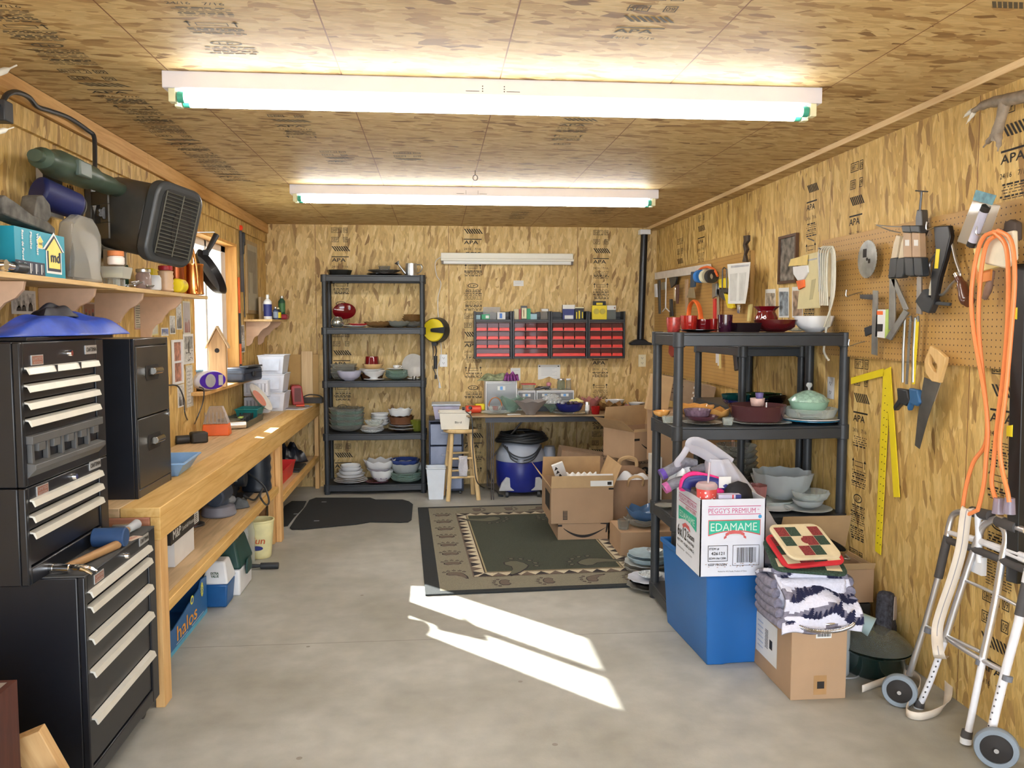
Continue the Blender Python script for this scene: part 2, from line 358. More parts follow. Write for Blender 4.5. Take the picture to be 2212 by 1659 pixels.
# printed grade stamps
def stamps(b,o,u,v,width,length,seed):
 """column of mill stamps: o = top-left corner, u across, v up (it runs downwards)"""
 r=random.Random(seed);y=0;seq=['shift','sep','hatch','apa','lines','arrow','lines','qms','lines','bars'];k=r.randrange(3)
 W=width
 while y<length-.08:
  s=seq[k%len(seq)];k+=1;o2=Vector(o)-Vector(v)*y
  if s in('sep','shift'):
   h=.030;t='SEP' if s=='sep' else 'SHIFT 2';w1=W*.42 if s=='sep' else W*.62
   b.frame(o2-Vector(v)*(h+.022),u,v,0,0,w1,h+.016,.0035);b.text(t,o2-Vector(v)*(h+.014)+Vector(u)*.008,u,v,h,width=w1-.016)
   b.frame(o2-Vector(v)*(h+.022),u,v,W*.70,0,W*.95,h+.016,.0035);b.text('09',o2-Vector(v)*(h+.014)+Vector(u)*(W*.74),u,v,h,width=W*.17)
   y+=.085
  elif s=='hatch':
   h=.05
   for i in range(7):a=i*W/7.5;b.face([(a,-.005),(a+.012,-.005),(a+.045,-h),(a+.033,-h)][::-1],o2,u,v)
   y+=.095
  elif s=='apa':
   b.rect(o2,u,v,0,-.010,W,-.002);b.text('APA',o2-Vector(v)*.052,u,v,.034,width=W*.8,bold=.002);y+=.075
   o2=Vector(o)-Vector(v)*y
   b.text('24/16',o2-Vector(v)*.03+Vector(u)*.0,u,v,.02,width=W*.4);b.text('7/16',o2-Vector(v)*.03+Vector(u)*W*.6,u,v,.02,width=W*.35);y+=.05
  elif s=='qms':
   P=[(W*.5+W*.3*math.cos(i*PI/8),-.03+.022*math.sin(i*PI/8))for i in range(16)];Q=[(W*.5+(x-W*.5)*.85,-.03+(z+.03)*.75)for x,z in P]
   for i in range(16):j=(i+1)%16;b.face([P[i],P[j],Q[j],Q[i]],o2,u,v)
   b.text('LP',o2-Vector(v)*.041+Vector(u)*W*.36,u,v,.02,width=W*.28);y+=.065
  elif s=='arrow':
   b.frame(o2-Vector(v)*.04,u,v,W*.22,0,W*.78,.026,.003)
   for q in(.08,.90):b.rect(o2,u,v,W*q,-.045,W*q+.005,-.008);b.face([(W*q-.01,-.016),(W*q+.0025,-.001),(W*q+.015,-.016)][::-1],o2,u,v)
   y+=.06
  else:
   for i in range(r.randint(5,9)):
    x=r.uniform(0,.15)*W
    th=r.choice((.003,.004,.007))
    while x<W*.95:
     l=r.uniform(.006,.035);b.rect(o2,u,v,x,-i*.011-th,min(x+l,W),-i*.011);x+=l+r.uniform(.003,.012)
   y+=.11
 return b
b=MB()
for x,W,L0,sd_ in((-.95,.155,2.36,3),(.262,.165,2.38,5),(1.48,.15,2.35,8)):stamps(b,(x,YB-.0012,2.40),X_,Z_,W,L0,sd_)
b.build('printed_stamps',ink,WB,smooth=False)
b=MB()
for y,W,L0,sd_,top in((7.17,.17,1.0,3,2.25),(6.60,.17,1.0,11,2.38),(4.62,.13,2.2,5,2.3),(4.12,.13,.5,8,2.33),(4.02,.14,1.2,18,1.35),(2.98,.16,2.2,12,2.34),(2.52,.12,1.0,14,1.4)):stamps(b,(XR-.0012,y,top),-Y_,Z_,W,L0,sd_)
b.build('printed_stamps',ink,WR,smooth=False)
b=MB()
for y,W,L0,sd_,top in((3.72,.1,.35,6,2.22),(6.86,.06,.6,5,1.5)):stamps(b,(XL+.0012,y,top),Y_,Z_,W,L0,sd_)
b.build('printed_stamps',ink,WL,smooth=False)
b=MB();fade=mat('faded_ink',(.10,.085,.06),.7)
for x,y,W,L0,sd_ in((-1.33,2.2,.17,3.4,3),(-.75,2.3,.17,.7,5),(-.72,3.75,.16,.55,9),(-.60,4.5,.14,.35,2),(-.22,4.5,.15,.3,4),(.55,2.3,.15,.45,8),(.56,3.7,.15,.6,6),(.62,6.8,.14,.5,3),(1.25,6.2,.16,.8,7),(1.55,2.1,.12,.3,1)):
 stamps(b,(x,y+0*L0,ZC-.0012),X_,-Y_,W,L0,sd_)
b.build('printed_stamps',fade,CEIL,smooth=False)
# fluorescent lamps
tubem=mat('lit_tube',(1.0,.99,.95),.3,emis=34)
fixm=mat('lamp_enamel',(.74,.72,.78),.35,var=.02);sock=mat('lamp_socket',(.75,.74,.5),.5);greencap=mat('tube_collar',(.05,.35,.25),.5)
def strip_light(x0,y,label):
 t=thing('ceiling_lamp',label,'lamp',(x0,y,ZC),0,'fluorescent ceiling lamps')
 L_=2.44
 b=MB().box(0,-.055,-.06,L_,.055,0).box(.02,-.02,-.075,L_-.02,.02,-.06);b.build('housing',fixm,t,bevel=.003)
 b=MB()
 for q in(1.14,1.22):
  for k in range(3):b.rect((0,-.0556,0),X_,Z_,q,-.03-k*.009,q+.004,-.026-k*.009)
 b.rect((0,-.0556,0),X_,Z_,1.08,-.047,1.13,-.045);b.rect((0,-.0556,0),X_,Z_,1.23,-.047,1.28,-.045);b.build('printed_marks',ink,t)
 for s in(-1,1):
  b=MB().cyl((.075,s*.035,-.088),(L_-.075,s*.035,-.088),.0185,n=20);b.build('lamp_tube',tubem,t)
  for x in(.02,L_-.045):b=MB().box(x,s*.035-.018,-.108,x+.025,s*.035+.018,-.06);b.build('socket',sock,t,bevel=.003)
  for x in(.05,L_-.072):b=MB().cyl((x,s*.035,-.088),(x+.022,s*.035,-.088),.0195,n=20);b.build('tube_collar',greencap,t)
 return t
strip_light(-.966,3.20,'long white twin-tube ceiling lamp, the nearer and larger of the two')
strip_light(-.94,5.66,'long white twin-tube ceiling lamp, the farther one over the rug')
# pull ring between the lamps
b=MB().tube([(.235,5.0,ZC-.002),(.235,5.0,ZC-.03)],.003,6).tube([(.235+.014*math.cos(a*PI/5),5.0,ZC-.045+.016*math.sin(a*PI/5))for a in range(11)],.003,6)
solo(b,'ceiling_hook',steel,'small metal ring hook in the ceiling between the two lamps','hook')
# back wall
t=thing('wall_lamp','unlit white shop light mounted on the back wall','lamp',(.047,YB,2.085))
b=MB().box(0,-.05,.02,1.235,0,.085).box(.0,-.09,.008,1.235,-.045,.03);b.build('housing',mat('cream_enamel',(.82,.80,.70),.4,var=.02),t,bevel=.004)
b=MB().cyl((.02,-.06,-.004),(1.215,-.06,-.004),.018,n=16);b.build('lamp_tube',mat('unlit_tube',(.86,.87,.86),.25,var=.01),t)
for x in(.005,1.21):MB().box(x,-.08,-.02,x+.02,-.035,.01).build('socket',mat('dark_end',(.15,.12,.1),.5),t)
b=MB().tube([(.005,-.02,.05),(-.05,-.01,.0),(-.04,-.01,-.12),(.0,-.01,-.2),(-.03,-.01,-.35),(-.02,-.01,-.6),(.0,-.01,-.85),(-.04,-.01,-1.0),(-.02,-.01,-1.13)],.0035,6,smooth=6);b.cyl((-.02,-.012,-1.12),(-.016,-.012,-1.17),.007,.013,8)
b.build('power_cord',white,t)
def outlet(x,z,col=(.80,.81,.82),rz=0,loc=None,label='',rot=None):
 t=thing('wall_outlet',label,'outlet',loc or(x,YB,z),rz)
 m=mat('outlet_%d'%int(col[2]*100),col,.4,var=.02)
 MB().box(-.036,-.006,-.058,.036,0,.058).build('cover_plate',m,t,bevel=.002)
 b=MB()
 for dz in(-.025,.022):b.box(-.009,-.007,dz,-.006,-.005,dz+.011);b.box(.006,-.007,dz,.009,-.005,dz+.009);b.cyl((0,-.007,dz-.005),(0,-.005,dz-.005),.003,n=8)
 b.build('slots',ink,t)
p=at(958,779,YB);outlet(p.x,p.z,label='white outlet on the back wall below the yellow cord reel')
p=at(1387,779,YB);outlet(p.x,p.z,(.85,.80,.58),label='cream outlet on the back wall beside the black pipe')
outlet(0,0,(.6,.6,.62),rz=PI/2+PI,loc=onx(1796,838,XR),label='steel outlet plate on the right wall behind the glass rack')
# thermostat-like white box by the cord
p=at(957,562,YB)
# papers on back wall
def pinned(px0,py0,px1,py1,label,lines=8,torn=False,head=None):
 a,c=at(px0,py0,YB),at(px1,py1,YB);w_,h_=c.x-a.x,a.z-c.z
 t=thing('pinned_paper',label,'paper',(a.x,YB-.002,c.z))
 poly=[(0,0),(w_,0),(w_,h_),(0,h_)]if not torn else[(0,0),(w_*.2,.006),(w_*.38,.02),(w_*.5,.03),(w_*.62,.018),(w_*.8,.004),(w_,0),(w_,h_),(0,h_)]
 MB().prism(poly,(0,0,0),X_,Z_,(0,-.001,0)).build('sheet',paper,t,smooth=False)
 b=MB();grey=mat('grey_print',(.45,.46,.5),.7)
 for i in range(lines):b.rect((0,-.0016,0),X_,Z_,w_*.15,h_*(.82-i*.6/max(lines,1))-.002,w_*(.85-.1*(i%3)),h_*(.82-i*.6/max(lines,1)))
 b.build('writing',grey,t,smooth=False)
 if torn:
  for x in(w_*.07,w_*.91):MB().cyl((x,-.001,h_*.9),(x,-.012,h_*.9),.006,n=10).build('push_pin',ink,t)
pinned(1162,788,1210,820,'white handwritten note pinned on the back wall above the drawers',7,True)
pinned(1103,795,1124,822,'small white card with blue heading on the back wall by the purple glove',2)
pinned(1109,606,1131,618,'small white sticker on the back wall above the parts bins',2)
# cord reel
p=at(950,713,YB)
t=thing('cord_reel','yellow and black retractable cord reel on the back wall','cord reel',(p.x,YB,p.z),0,rot=(0,0,math.radians(-28)))
MB().cyl((0,-.02,0),(0,-.12,0),.118,.112,36).build('housing',blk,t,bevel=.006)
MB().cyl((0,-.118,0),(0,-.135,0),.108,.10,36).build('face_plate',yellow,t,bevel=.004)
MB().prism([(-.02,-.012),(.0,-.018),(.12,-.028),(.13,.03),(.0,.018),(-.02,.012)],(0,-.136,0),X_,Z_,(0,-.01,0)).build('arm',blk,t)
MB().box(-.03,-.03,-.05,.03,.01,.05).build('wall_bracket',blk,t)
b=MB().cyl((-.01,-.05,-.125),(-.01,-.09,-.125),.022,n=14).tube([(-.01,-.07,-.14),(-.005,-.06,-.19),(-.02,-.05,-.24)],.006,8,smooth=4);b.build('cord_stop',blk,t)
MB().cyl((-.02,-.05,-.24),(-.022,-.05,-.36),.017,.016,12).build('socket_end',blk,t,bevel=.003)
b=MB().tube([(-.06,-.05,-.09),(-.055,-.03,-.2),(-.065,-.03,-.33),(-.035,-.03,-.4),(-.03,-.03,-.44)],.0045,6,smooth=5).cyl((-.03,-.03,-.42),(-.03,-.03,-.455),.011,n=8);b.build('power_cord',blk,t)
# black drain pipe with a vac nozzle foot
p=at(1392,500,YB-.05);q=at(1383,742,YB-.05)
t=thing('black_pipe','black pipe with wide flat foot standing against the back wall corner','pipe',(q.x,YB-.05,q.z))
MB().cyl((0,0,.03),(p.x-q.x,0,p.z-q.z-.01),.033,n=18).build('tube',blkm,t)
MB().prism([(-.10,0),(-.105,.02),(-.07,.045),(-.035,.055),(.035,.055),(.07,.03),(.105,.02),(.105,0)],(0,.04,-.015),X_,Z_,(0,-.08,0)).build('nozzle',blkm,t,bevel=.006)
MB().box(-.05+p.x-q.x,-.045,p.z-q.z-.03,.05+p.x-q.x,.045,p.z-q.z+.015).build('collar',white,t,bevel=.004)
# parts organisers
A,Bq=at(1024,672,7.70),at(1351,774,7.70);cabw=(Bq.x-A.x)/4;cabh=A.z-Bq.z
drawer_glass=glass('drawer_tint',(.72,.38,.36),.42,(.28,.10,.09));lipred=mat('drawer_red',(.80,.06,.045),.35)
wh_lbl=['leftmost','second from the left','third from the left','rightmost']
for k in range(4):
 t=thing('parts_organizer','black organizer with red drawers, %s of four on the back wall'%wh_lbl[k],'organizer',(A.x+k*cabw,7.70,Bq.z),0,'parts organizers on the back wall')
 w_,h_,d_=cabw-.004,cabh,.155;th=.016
 hb=h_*.80
 b=MB().box(0,0,0,th,d_,h_).box(w_-th,0,0,w_,d_,h_).box(th,0,0,w_-th,d_,.02).box(th,d_-.008,.02,w_-th,d_,h_-.02)
 b.box(th,0,hb-.012,w_-th,d_-.008,hb+.012)
 b.prism([(th,0),(w_-th,0),(w_-th,.05),(w_*.7,.05),(w_*.62,.038),(w_*.5,.05),(w_*.38,.038),(w_*.3,.05),(th,.05)],(0,d_-.02,h_-.055),X_,Z_,(0,.01,0))
 b.build('case',blk,t,bevel=.002)
 rows=4;rh=(hb-.035)/rows
 b=MB()
 for r in range(1,rows+1):b.box(th,.002,.02+r*rh-.003,w_-th,.01,.02+r*rh)
 b.build('divider_strip',mat('pale_edge',(.35,.24,.22),.5),t)
 for r in range(rows):
  n=1 if(r==0 and k<3)else 3;dw=(w_-2*th-.004)/n
  for c in range(n):
   x0=th+.002+c*dw;z0=.021+r*rh
   d=MB().box(x0+.003,.018,z0,x0+dw-.003,d_-.03,z0+rh-.010).build('drawer',drawer_glass,t)
   hl=rh*.36
   MB().prism([(x0+.003,z0),(x0+dw-.003,z0),(x0+dw-.008,z0+hl),(x0+.008,z0+hl)],(0,.018,0),X_,Z_,(0,-.014,0)).build('drawer_lip',lipred,d,bevel=.002)
   # things on top of the organisers
def small_box(px0,py0,px1,py1,Y,dep,cols,name,label,cat='box',marks=None,rz=0,bev=.001):
 """carton whose front face spans the given patch of the view at depth Y; cols = list of materials, marks = [(mi,a0,b0,a1,b1) fractions] or text tuples"""
 a,c=at(px0,py0,Y),at(px1,py1,Y);w_,h_=c.x-a.x,a.z-c.z
 b=MB().box(-w_/2,0,0,w_/2,dep,h_,0)
 for mk in marks or[]:
  if isinstance(mk[1],str):b.text(mk[1],(w_*(mk[2]-.5),-.0012,h_*mk[3]),X_,Z_,h_*mk[4],mi=mk[0],width=w_*mk[5]if len(mk)>5 else None)
  else:b.rect((-w_/2,-.0008,0),X_,Z_,w_*mk[1],h_*mk[2],w_*mk[3],h_*mk[4],mk[0])
 return solo(b,name,cols,label,cat,((a.x+c.x)/2,Y,c.z),rz,smooth=False)
zt=Bq.z+cabh*.80+.0125
def on_org(px,w_,h_,cols,name,label,cat='box',marks=None,Y=7.745,dep=.04):
 x=at(px,660,Y).x;b=MB().box(-w_/2,0,0,w_/2,dep,h_,0)
 for mk in marks or[]:b.rect((-w_/2,-.0008,0),X_,Z_,w_*mk[1],h_*mk[2],w_*mk[3],h_*mk[4],mk[0])
 return solo(b,name,cols,label,cat,(x,Y,zt),0,smooth=False)
ltblue=mat('light_blue',(.35,.55,.62),.5);green=mat('green_pack',(.03,.35,.16),.5);cream=mat('cream_pack',(.80,.74,.48),.6);navy=mat('navy_blue',(.02,.03,.18),.45);grn2=mat('dark_green',(.02,.09,.05),.45)
clearbag=glass('clear_bag',(.86,.84,.80),.25,(.6,.57,.52))
on_org(1033,.04,.04,[ltblue],'small_box','small light blue box at the left end on the leftmost organizer')
on_org(1049,.075,.045,[green,paper],'hardware_pack','green and white hardware pack on the leftmost organizer',marks=[(1,.5,.2,.9,.8)])
on_org(1062,.16,.115,[clearbag],'plastic_bag','crumpled clear plastic bag lying on the leftmost organizer','bag',Y=7.80,dep=.02)
on_org(1083,.075,.065,[paper,bluep],'small_carton','white carton with blue oval print on the leftmost organizer',marks=[(1,.28,.15,.6,.85)])
on_org(1116,.05,.095,[cream,paper],'hardware_pack','pale yellow hardware card on the second organizer',Y=7.79,dep=.02)
on_org(1124,.022,.095,[mat('dark_red',(.35,.02,.02),.4)],'marker_box','thin dark red box on the second organizer')
on_org(1132,.055,.125,[blkm,cream,orangep],'hardware_pack','black framed card with orange screw picture on the second organizer',marks=[(1,.1,.05,.92,.85),(2,.4,.2,.5,.7)])
on_org(1142,.035,.10,[green],'small_box','green box standing on the second organizer')
on_org(1153,.06,.05,[ltblue],'small_box','light blue flat box on the second organizer right of the green box')
on_org(1177,.075,.10,[clearbag,paper],'hardware_pack','clear blister pack of nuts on the second organizer',marks=[(1,.1,.75,.9,.97)])
on_org(1229,.115,.135,[navy,paper],'hardware_pack','white and navy blister pack on the third organizer',marks=[(1,0,.72,1,1),(1,.15,.03,.85,.28)])
on_org(1251,.09,.115,[blkm,cream,yellow],'hardware_pack','black card with yellow tool outlines on the third organizer',marks=[(1,0,.9,1,1),(2,.2,.05,.3,.6),(2,.45,.05,.6,.7),(2,.8,.1,.9,.6)])
b=MB().box(-.07,0,0,.07,.03,.13,0).box(-.06,.002,.13,.06,.028,.17,1).rect((0,-.0008,0),X_,Z_,-.03,.135,.03,.155,0)
for sx in(-.03,.03):b.cyl((sx,-.012,.075),(sx,.0,.075),.026,n=18,mi=2)
solo(b,'hole_saw_pack',[yellow,blkm,mat('yellow_dome',(.55,.45,.08),.2)],'yellow and black pack with two round domes on the rightmost organizer','pack',(at(1295,660,7.745).x,7.745,zt))
on_org(1321,.085,.13,[glass('grey_blister',(.6,.62,.6),.4,(.35,.38,.36)),paper,orangep],'hardware_pack','white topped blister pack at the right end of the organizers',marks=[(1,0,.68,1,1),(2,.78,.78,.9,.9)])
# LEFT: TOOL CHESTS
badge=mat('badge_silver',(.62,.62,.62),.35,.6);platem=mat('nameplate',(.30,.12,.08),.4);trimal=mat('drawer_trim',(.80,.78,.70),.38,.35,var=.04)
def tool_unit(name,label,xf,y0,y1,z0,z1,handles,top_h,zsp,caster=0,cat='tool chest',lip=0,plates=True):
 """steel drawer unit facing +x; handles = heights of the drawer pulls (from the top down)"""
 t=thing(name,label,cat,(xf,y0,z0));W=y1-y0;H=z1-z0;D=xf-(XL+.008)
 fl=.02
 b=MB().box(-D,0,caster,-.022,W,H)
 b.box(-.022,0,caster,0,fl,H).box(-.022,W-fl-.05,caster,0,W,H).box(-.022,fl,caster,0,W-fl-.05,caster+.05).box(-.022,fl,H-top_h,0,W-fl-.05,H)
 b.build('cabinet_body',blkm,t,bevel=.004)
 hs=[h-z0 for h in handles]+[caster+.055]
 for i in range(len(handles)):
  zt_=hs[i]+.012;zb=hs[i+1]+(.016 if i<len(handles)-1 else 0)
  d=MB().box(-.02,fl+.003,zb,-.006,W-fl-.053,zt_).build('drawer',blkm,t,bevel=.002)
  b=MB().prism([(0,0),(.018,-.004),(.024,-.022),(.02,-.024),(.012,-.008),(0,-.006)],(-.006,fl+.004,hs[i]+.012),X_,Z_,(0,W-2*fl-.058,0))
  b.build('drawer_pull',trimal,d)
 o_=Vector((.0012,0,0))
 if plates:
  MB().box(0,W*.11,H-top_h*.82,.002,W*.11+.075,H-top_h*.82+.03,0).rect((.0025,0,0),Y_,Z_,W*.11+.004,H-top_h*.82+.003,W*.11+.071,H-top_h*.82+.027,1).text('LIMITED',(.003,W*.11+.008,H-top_h*.82+.015),Y_,Z_,.009,mi=0,width=.058).text('EDITION',(.003,W*.11+.012,H-top_h*.82+.005),Y_,Z_,.006,mi=0,width=.05).build('nameplate',[badge,platem],t,smooth=False)
  MB().box(0,W*.74,H-top_h*.6,.002,W*.74+.095,H-top_h*.6+.03,0).text('CRAFTSMAN',(.0026,W*.74+.006,H-top_h*.6+.008),Y_,Z_,.015,mi=1,width=.083,bold=.001).build('brand_badge',[badge,ink],t,smooth=False)
 MB().cyl((0,W*.53,H-top_h*.5),(.012,W*.53,H-top_h*.5),.011,.009,16).build('lock',chrome,t)
 return t
 # roller cabinet
Wl=3.285-2.637
t=tool_unit('rolling_tool_cabinet','tall black rolling tool cabinet standing at the bottom of the stack of chests',-1.085,2.637,3.285,.0,.742,[.68,.632,.530,.424,.272],.055,0,caster=.075)
for yy in(.03,.61):
 for xx in(-.38,-.06):
  MB().cyl((xx-.012,yy,.034),(xx+.012,yy,.034),.033,n=18).box(xx-.015,yy-.02,.05,xx+.015,yy+.02,.08).build('caster',blk,t)
MB().box(-.43,.002,.742,.0,Wl-.002,.746).build('rubber_top',mat('rubber_mat',(.07,.07,.07),.85,bump=.3),t)
t=tool_unit('tool_chest','low black two-drawer tool chest between the rolling cabinet and the top chest',-1.2,2.537,3.150,.748,1.040,[.992,.944,.895],.045,0)
t=tool_unit('tool_chest','topmost black tool chest with three small upper drawers and a grey slotted bottom tray',-1.2,2.537,3.150,1.042,1.468,[1.384,1.332,1.281,1.230],.085,0)
# split row of small drawers + open tray
dr=[c for c in t.children if c.name.startswith('drawer')]
b=MB();dk=mat('dark_grey_plastic',(.10,.10,.10),.5)
W=.613
b.prism([(0,0),(.03,.03),(.03,.045),(0,.05)],(-.006,.02,.02),X_,Z_,(0,W-.09,0))
n=5
for k in range(n):
 y=.03+k*(W-.11)/n
 b.box(-.006,y,.045,.010,y+.016,.125);b.box(-.006,y+.03,.10,.016,y+.075,.125)
b.box(-.006,.02,.125,.018,W-.07,.150)
b.build('slotted_tray',dk,t,bevel=.002)
for y in(.195,.37):MB().box(-.006,y,.325,.0195,y+.004,.352).build('drawer_gap',ink,t)
# black board and blue jacket on top of the chests
b=MB().box(-.33,.03,0,-.02,.70,.012);solo(b,'black_tray',blkm,'thin black tray on top of the topmost tool chest under the blue jacket','tray',(-1.2,2.60,1.469),bevel=.002)
jc=mat('blue_nylon',(.015,.06,.42),.42,var=.25,scale=20)
r_=random.Random(3)
def lump(w_,d_,h_,seed,freq=3.0,nu=34,nv=22):
 """folded cloth heap: rounded outline, ridged top"""
 rr=random.Random(seed);ph=[rr.uniform(0,6.28)for _ in range(8)]
 def fn(u,v):
  a=2*PI*u;q=v
  R=1+.10*math.sin(3*a+ph[0])+.07*math.sin(5*a+ph[1])+.04*math.sin(9*a+ph[6])
  x=math.cos(a)*R*q*w_/2;y=math.sin(a)*R*q*d_/2
  z=h_*(1-q**3.2)*(.72+.18*math.sin(freq*2.2*x/w_*2+ph[2]+2.4*y/d_)+.12*math.sin(freq*5*y/d_+ph[3]+3*x/w_)+.06*math.sin(17*x/w_+11*y/d_+ph[4]))
  z+=h_*.10*math.sin(6*a+ph[5])*q**4*(1-q)
  return(x,y,max(z,.0)+.0015)
 return MB().sheet(fn,nu,nv)
t=thing('folded_jacket','crumpled bright blue jacket heaped on top of the black tool chest','jacket',(-1.29,3.02,1.482),1.52)
lump(.78,.26,.085,5).build('fabric',jc,t,solid=.004,offset=1,sub=1)
b=lump(.24,.11,.045,9);b.xf(Matrix.Translation((.0,.02,.062))).build('collar',mat('black_nylon',(.01,.01,.02),.5),t,solid=.003)
# filing cabinet on the bench
t=thing('filing_cabinet','black two-drawer filing cabinet standing on the workbench end','filing cabinet',(-1.215,3.50,BENCH))
fcw,fch=.43,.655
MB().box(-.32,0,0,-.014,fcw,fch).box(-.014,0,0,0,.014,fch).box(-.014,fcw-.014,0,0,fcw,fch).box(-.014,.014,fch-.03,0,fcw-.014,fch).box(-.014,.014,0,0,fcw-.014,.035).build('cabinet_body',mat('satin_black',(.012,.014,.02),.28,coat=.2),t,bevel=.003)
fdm=mat('drawer_black',(.03,.028,.025),.35)
for z0,z1 in((.038,.325),(.331,.622)):
 d=MB().box(-.014,.017,z0,.003,fcw-.017,z1).build('drawer',fdm,t,bevel=.003)
 zc=z0+(z1-z0)*.62
 b=MB().prism([(.12,-.02),(.13,-.035),(.27,-.035),(.28,-.02),(.28,.02),(.27,.03),(.13,.03),(.12,.02)],(.0035,0,zc),Y_,Z_,(.002,0,0));b.build('label_recess',ink,d)
 MB().cyl((.022,.15,zc+.005),(.022,.25,zc+.005),.016,n=14).box(.003,.16,zc-.012,.022,.175,zc+.01).box(.003,.225,zc-.012,.022,.24,zc+.01).build('handle',mat('dark_chrome',(.3,.28,.25),.15,1),d,bevel=.002)
MB().cyl((.0,fcw-.035,.31),(.008,fcw-.035,.31),.012,n=14).build('lock',chrome,t)
# tools lying on the roller cabinet
hw=wood('hickory',(.42,.24,.10),(.28,.15,.06),'x');ZT=.7465
def hammer(label,loc,rz,L_=.30,handle=None,hm=None,name='claw_hammer',mallet=False,headr=.015):
 t=thing(name,label,'hammer',loc,rz)
 MB().cyl((.0,0,.018),(L_,0,.014),.012,.016,12).build('handle',handle or hw,t)
 if mallet:MB().cyl((-.005,-.055,.034),(-.005,.055,.034),.033,n=20).build('head',hm,t,bevel=.004)
 else:
  b=MB().cyl((0,.03,.02),(0,.065,.02),.014,.016,14).cyl((0,-.02,.02),(0,.03,.02),.013,n=12)
  for s in(-1,1):b.tube([(0,-.02,.022),(s*.006,-.05,.024),(s*.012,-.08,.018),(s*.014,-.10,.008)],[.009,.008,.006,.004],8,smooth=4)
  b.build('head',hm or chrome,t)
 return t
p=onz(118,1237,ZT+.01);p2=onz(222,1195,ZT+.01)
hammer('polished steel claw hammer at the front corner of the rolling cabinet top',(-1.155,2.66,ZT),math.radians(80))
hammer('blue rubber mallet lying on the rolling cabinet top',(-1.135,2.985,ZT),math.radians(90),.14,mat('worn_handle',(.14,.12,.10),.7),mat('blue_rubber',(.02,.06,.16),.6),'rubber_mallet',True)
t=thing('hammer','clear-handled ball hammer at the far corner of the rolling cabinet top','hammer',(-1.135,3.145,ZT),math.radians(88))
MB().cyl((0,0,.02),(.09,0,.02),.014,.019,14).build('handle',glass('clear_plastic',(.9,.92,.94),.35,(.7,.75,.8)),t,bevel=.004)
MB().cyl((-.05,0,.02),(0,0,.02),.011,n=10).build('ferrule',hw,t)
b=MB().box(-.035,-.02,0,.035,.02,.0015,0).rect((0,0,.0017),X_,Y_,-.028,-.004,.028,.001,1).rect((0,0,.0017),X_,Y_,-.028,.006,.01,.01,1)
solo(b,'paper_tag',[mat('buff_paper',(.62,.48,.38),.8),mat('red_print',(.5,.12,.08),.7)],'small buff printed tag on the rolling cabinet top between the hammers','tag',(-1.10,3.09,ZT),1.3,smooth=False)
b=MB().box(-.04,-.012,0,.04,.012,.018,0);solo(b,'steel_block',steel,'small steel block beside the clear hammer at the back of the cabinet top','block',(-1.18,3.235,ZT),.2,bevel=.002)
# dark bookcase in the near corner
t=thing('bookcase','small dark reddish-brown bookcase cut off by the lower left corner','bookcase',(-1.12,2.02,0))
bw=wood('mahogany',(.085,.022,.014),(.05,.012,.01),'z');bt=mat('dusty_top',(.22,.19,.17),.8)
X0,H=-.40,.575
b=MB().box(X0,0,0,X0+.018,.26,H).box(-.018,0,0,0,.26,H).box(X0+.018,.245,0,-.018,.26,H);b.build('side_panels',bw,t)
for z in(.04,.30,H-.018):MB().box(X0+.018,.001,z,-.018,.244,z+.018).build('shelf',bt if z>.5 else bw,t)
# offcuts of timber
lw=wood('pale_offcut',(.78,.62,.38),(.68,.50,.28),'z');lw2=wood('fir_offcut',(.60,.38,.17),(.48,.28,.11),'z')
for(x,y,s,ry,rx,m_,lb)in((-.985,2.40,(.09,.04,.42),-.38,.1,lw2,'brown timber offcut leaning on the tool cabinet by the bookcase'),(-.90,2.30,(.09,.04,.34),-.42,.12,lw,'pale timber offcut, the frontmost one in the lower left corner')):
 b=MB().box(-s[0]/2,-s[1]/2,0,s[0]/2,s[1]/2,s[2]);solo(b,'timber_offcut',m_,lb,'timber',(x,y,.0),0,rot=(rx,ry,0),group='timber offcuts',smooth=False,bevel=.002)
 # WORKBENCH
t=thing('workbench','long heavy pine workbench along the left wall with a lower shelf','workbench',(0,0,0))
bn=wood('bench_top',(.66,.47,.27),(.50,.35,.19),'y',7);bf=wood('bench_front',(.72,.46,.16),(.60,.34,.09),'y',8);be=wood('bench_end',(.58,.27,.16),(.44,.17,.10),'x')
y0,y1=3.335,YB-.01;ys=5.93
for k,(a,c)in enumerate(((XL+.01,-1.385),(-1.383,-1.232),(-1.230,BX))):
 for(u0,u1)in((y0,ys-.002),(ys+.002,y1)):MB().box(a,u0,BENCH-.038,c,u1,BENCH).build('top_plank',bn if k<2 else bf,t,bevel=.003)
for(u0,u1)in((y0+.002,ys-.002),(ys+.002,y1)):MB().box(BX-.04,u0,BENCH-.13,BX-.002,u1,BENCH-.0385).build('front_rail',bf,t,bevel=.002)
MB().box(XL+.02,y0,BENCH-.13,BX-.042,y0+.038,BENCH-.0385).build('end_rail',be,t,bevel=.002)
for y in(y0+.0,5.86,y1-.10):
 for x in(BX-.04,XL+.02):
  for dx,dw in((0,.038),):MB().box(x,y+.001,0,x+.036,y+.088,BENCH-.1305).build('leg',pinez,t,bevel=.002)
MB().box(BX-.08,5.80,0,BX-.042,5.89,BENCH-.1305).build('leg',pinez,t,bevel=.002)
for(u0,u1,zs)in((y0+.09,5.79,.405),(5.955,y1-.11,.305)):
 for a,c in((XL+.06,-1.30),(-1.297,BX-.042)):MB().box(a,u0,zs-.03,c,u1,zs).build('shelf_board',bn,t,bevel=.002)
 MB().box(BX-.04,u0,zs-.045,BX-.004,u1,zs+.002).build('shelf_edge',bf,t,bevel=.003)
MB().box(XL+.02,5.90,.02,-1.2,5.94,.6).build('cross_brace',pinex,t)
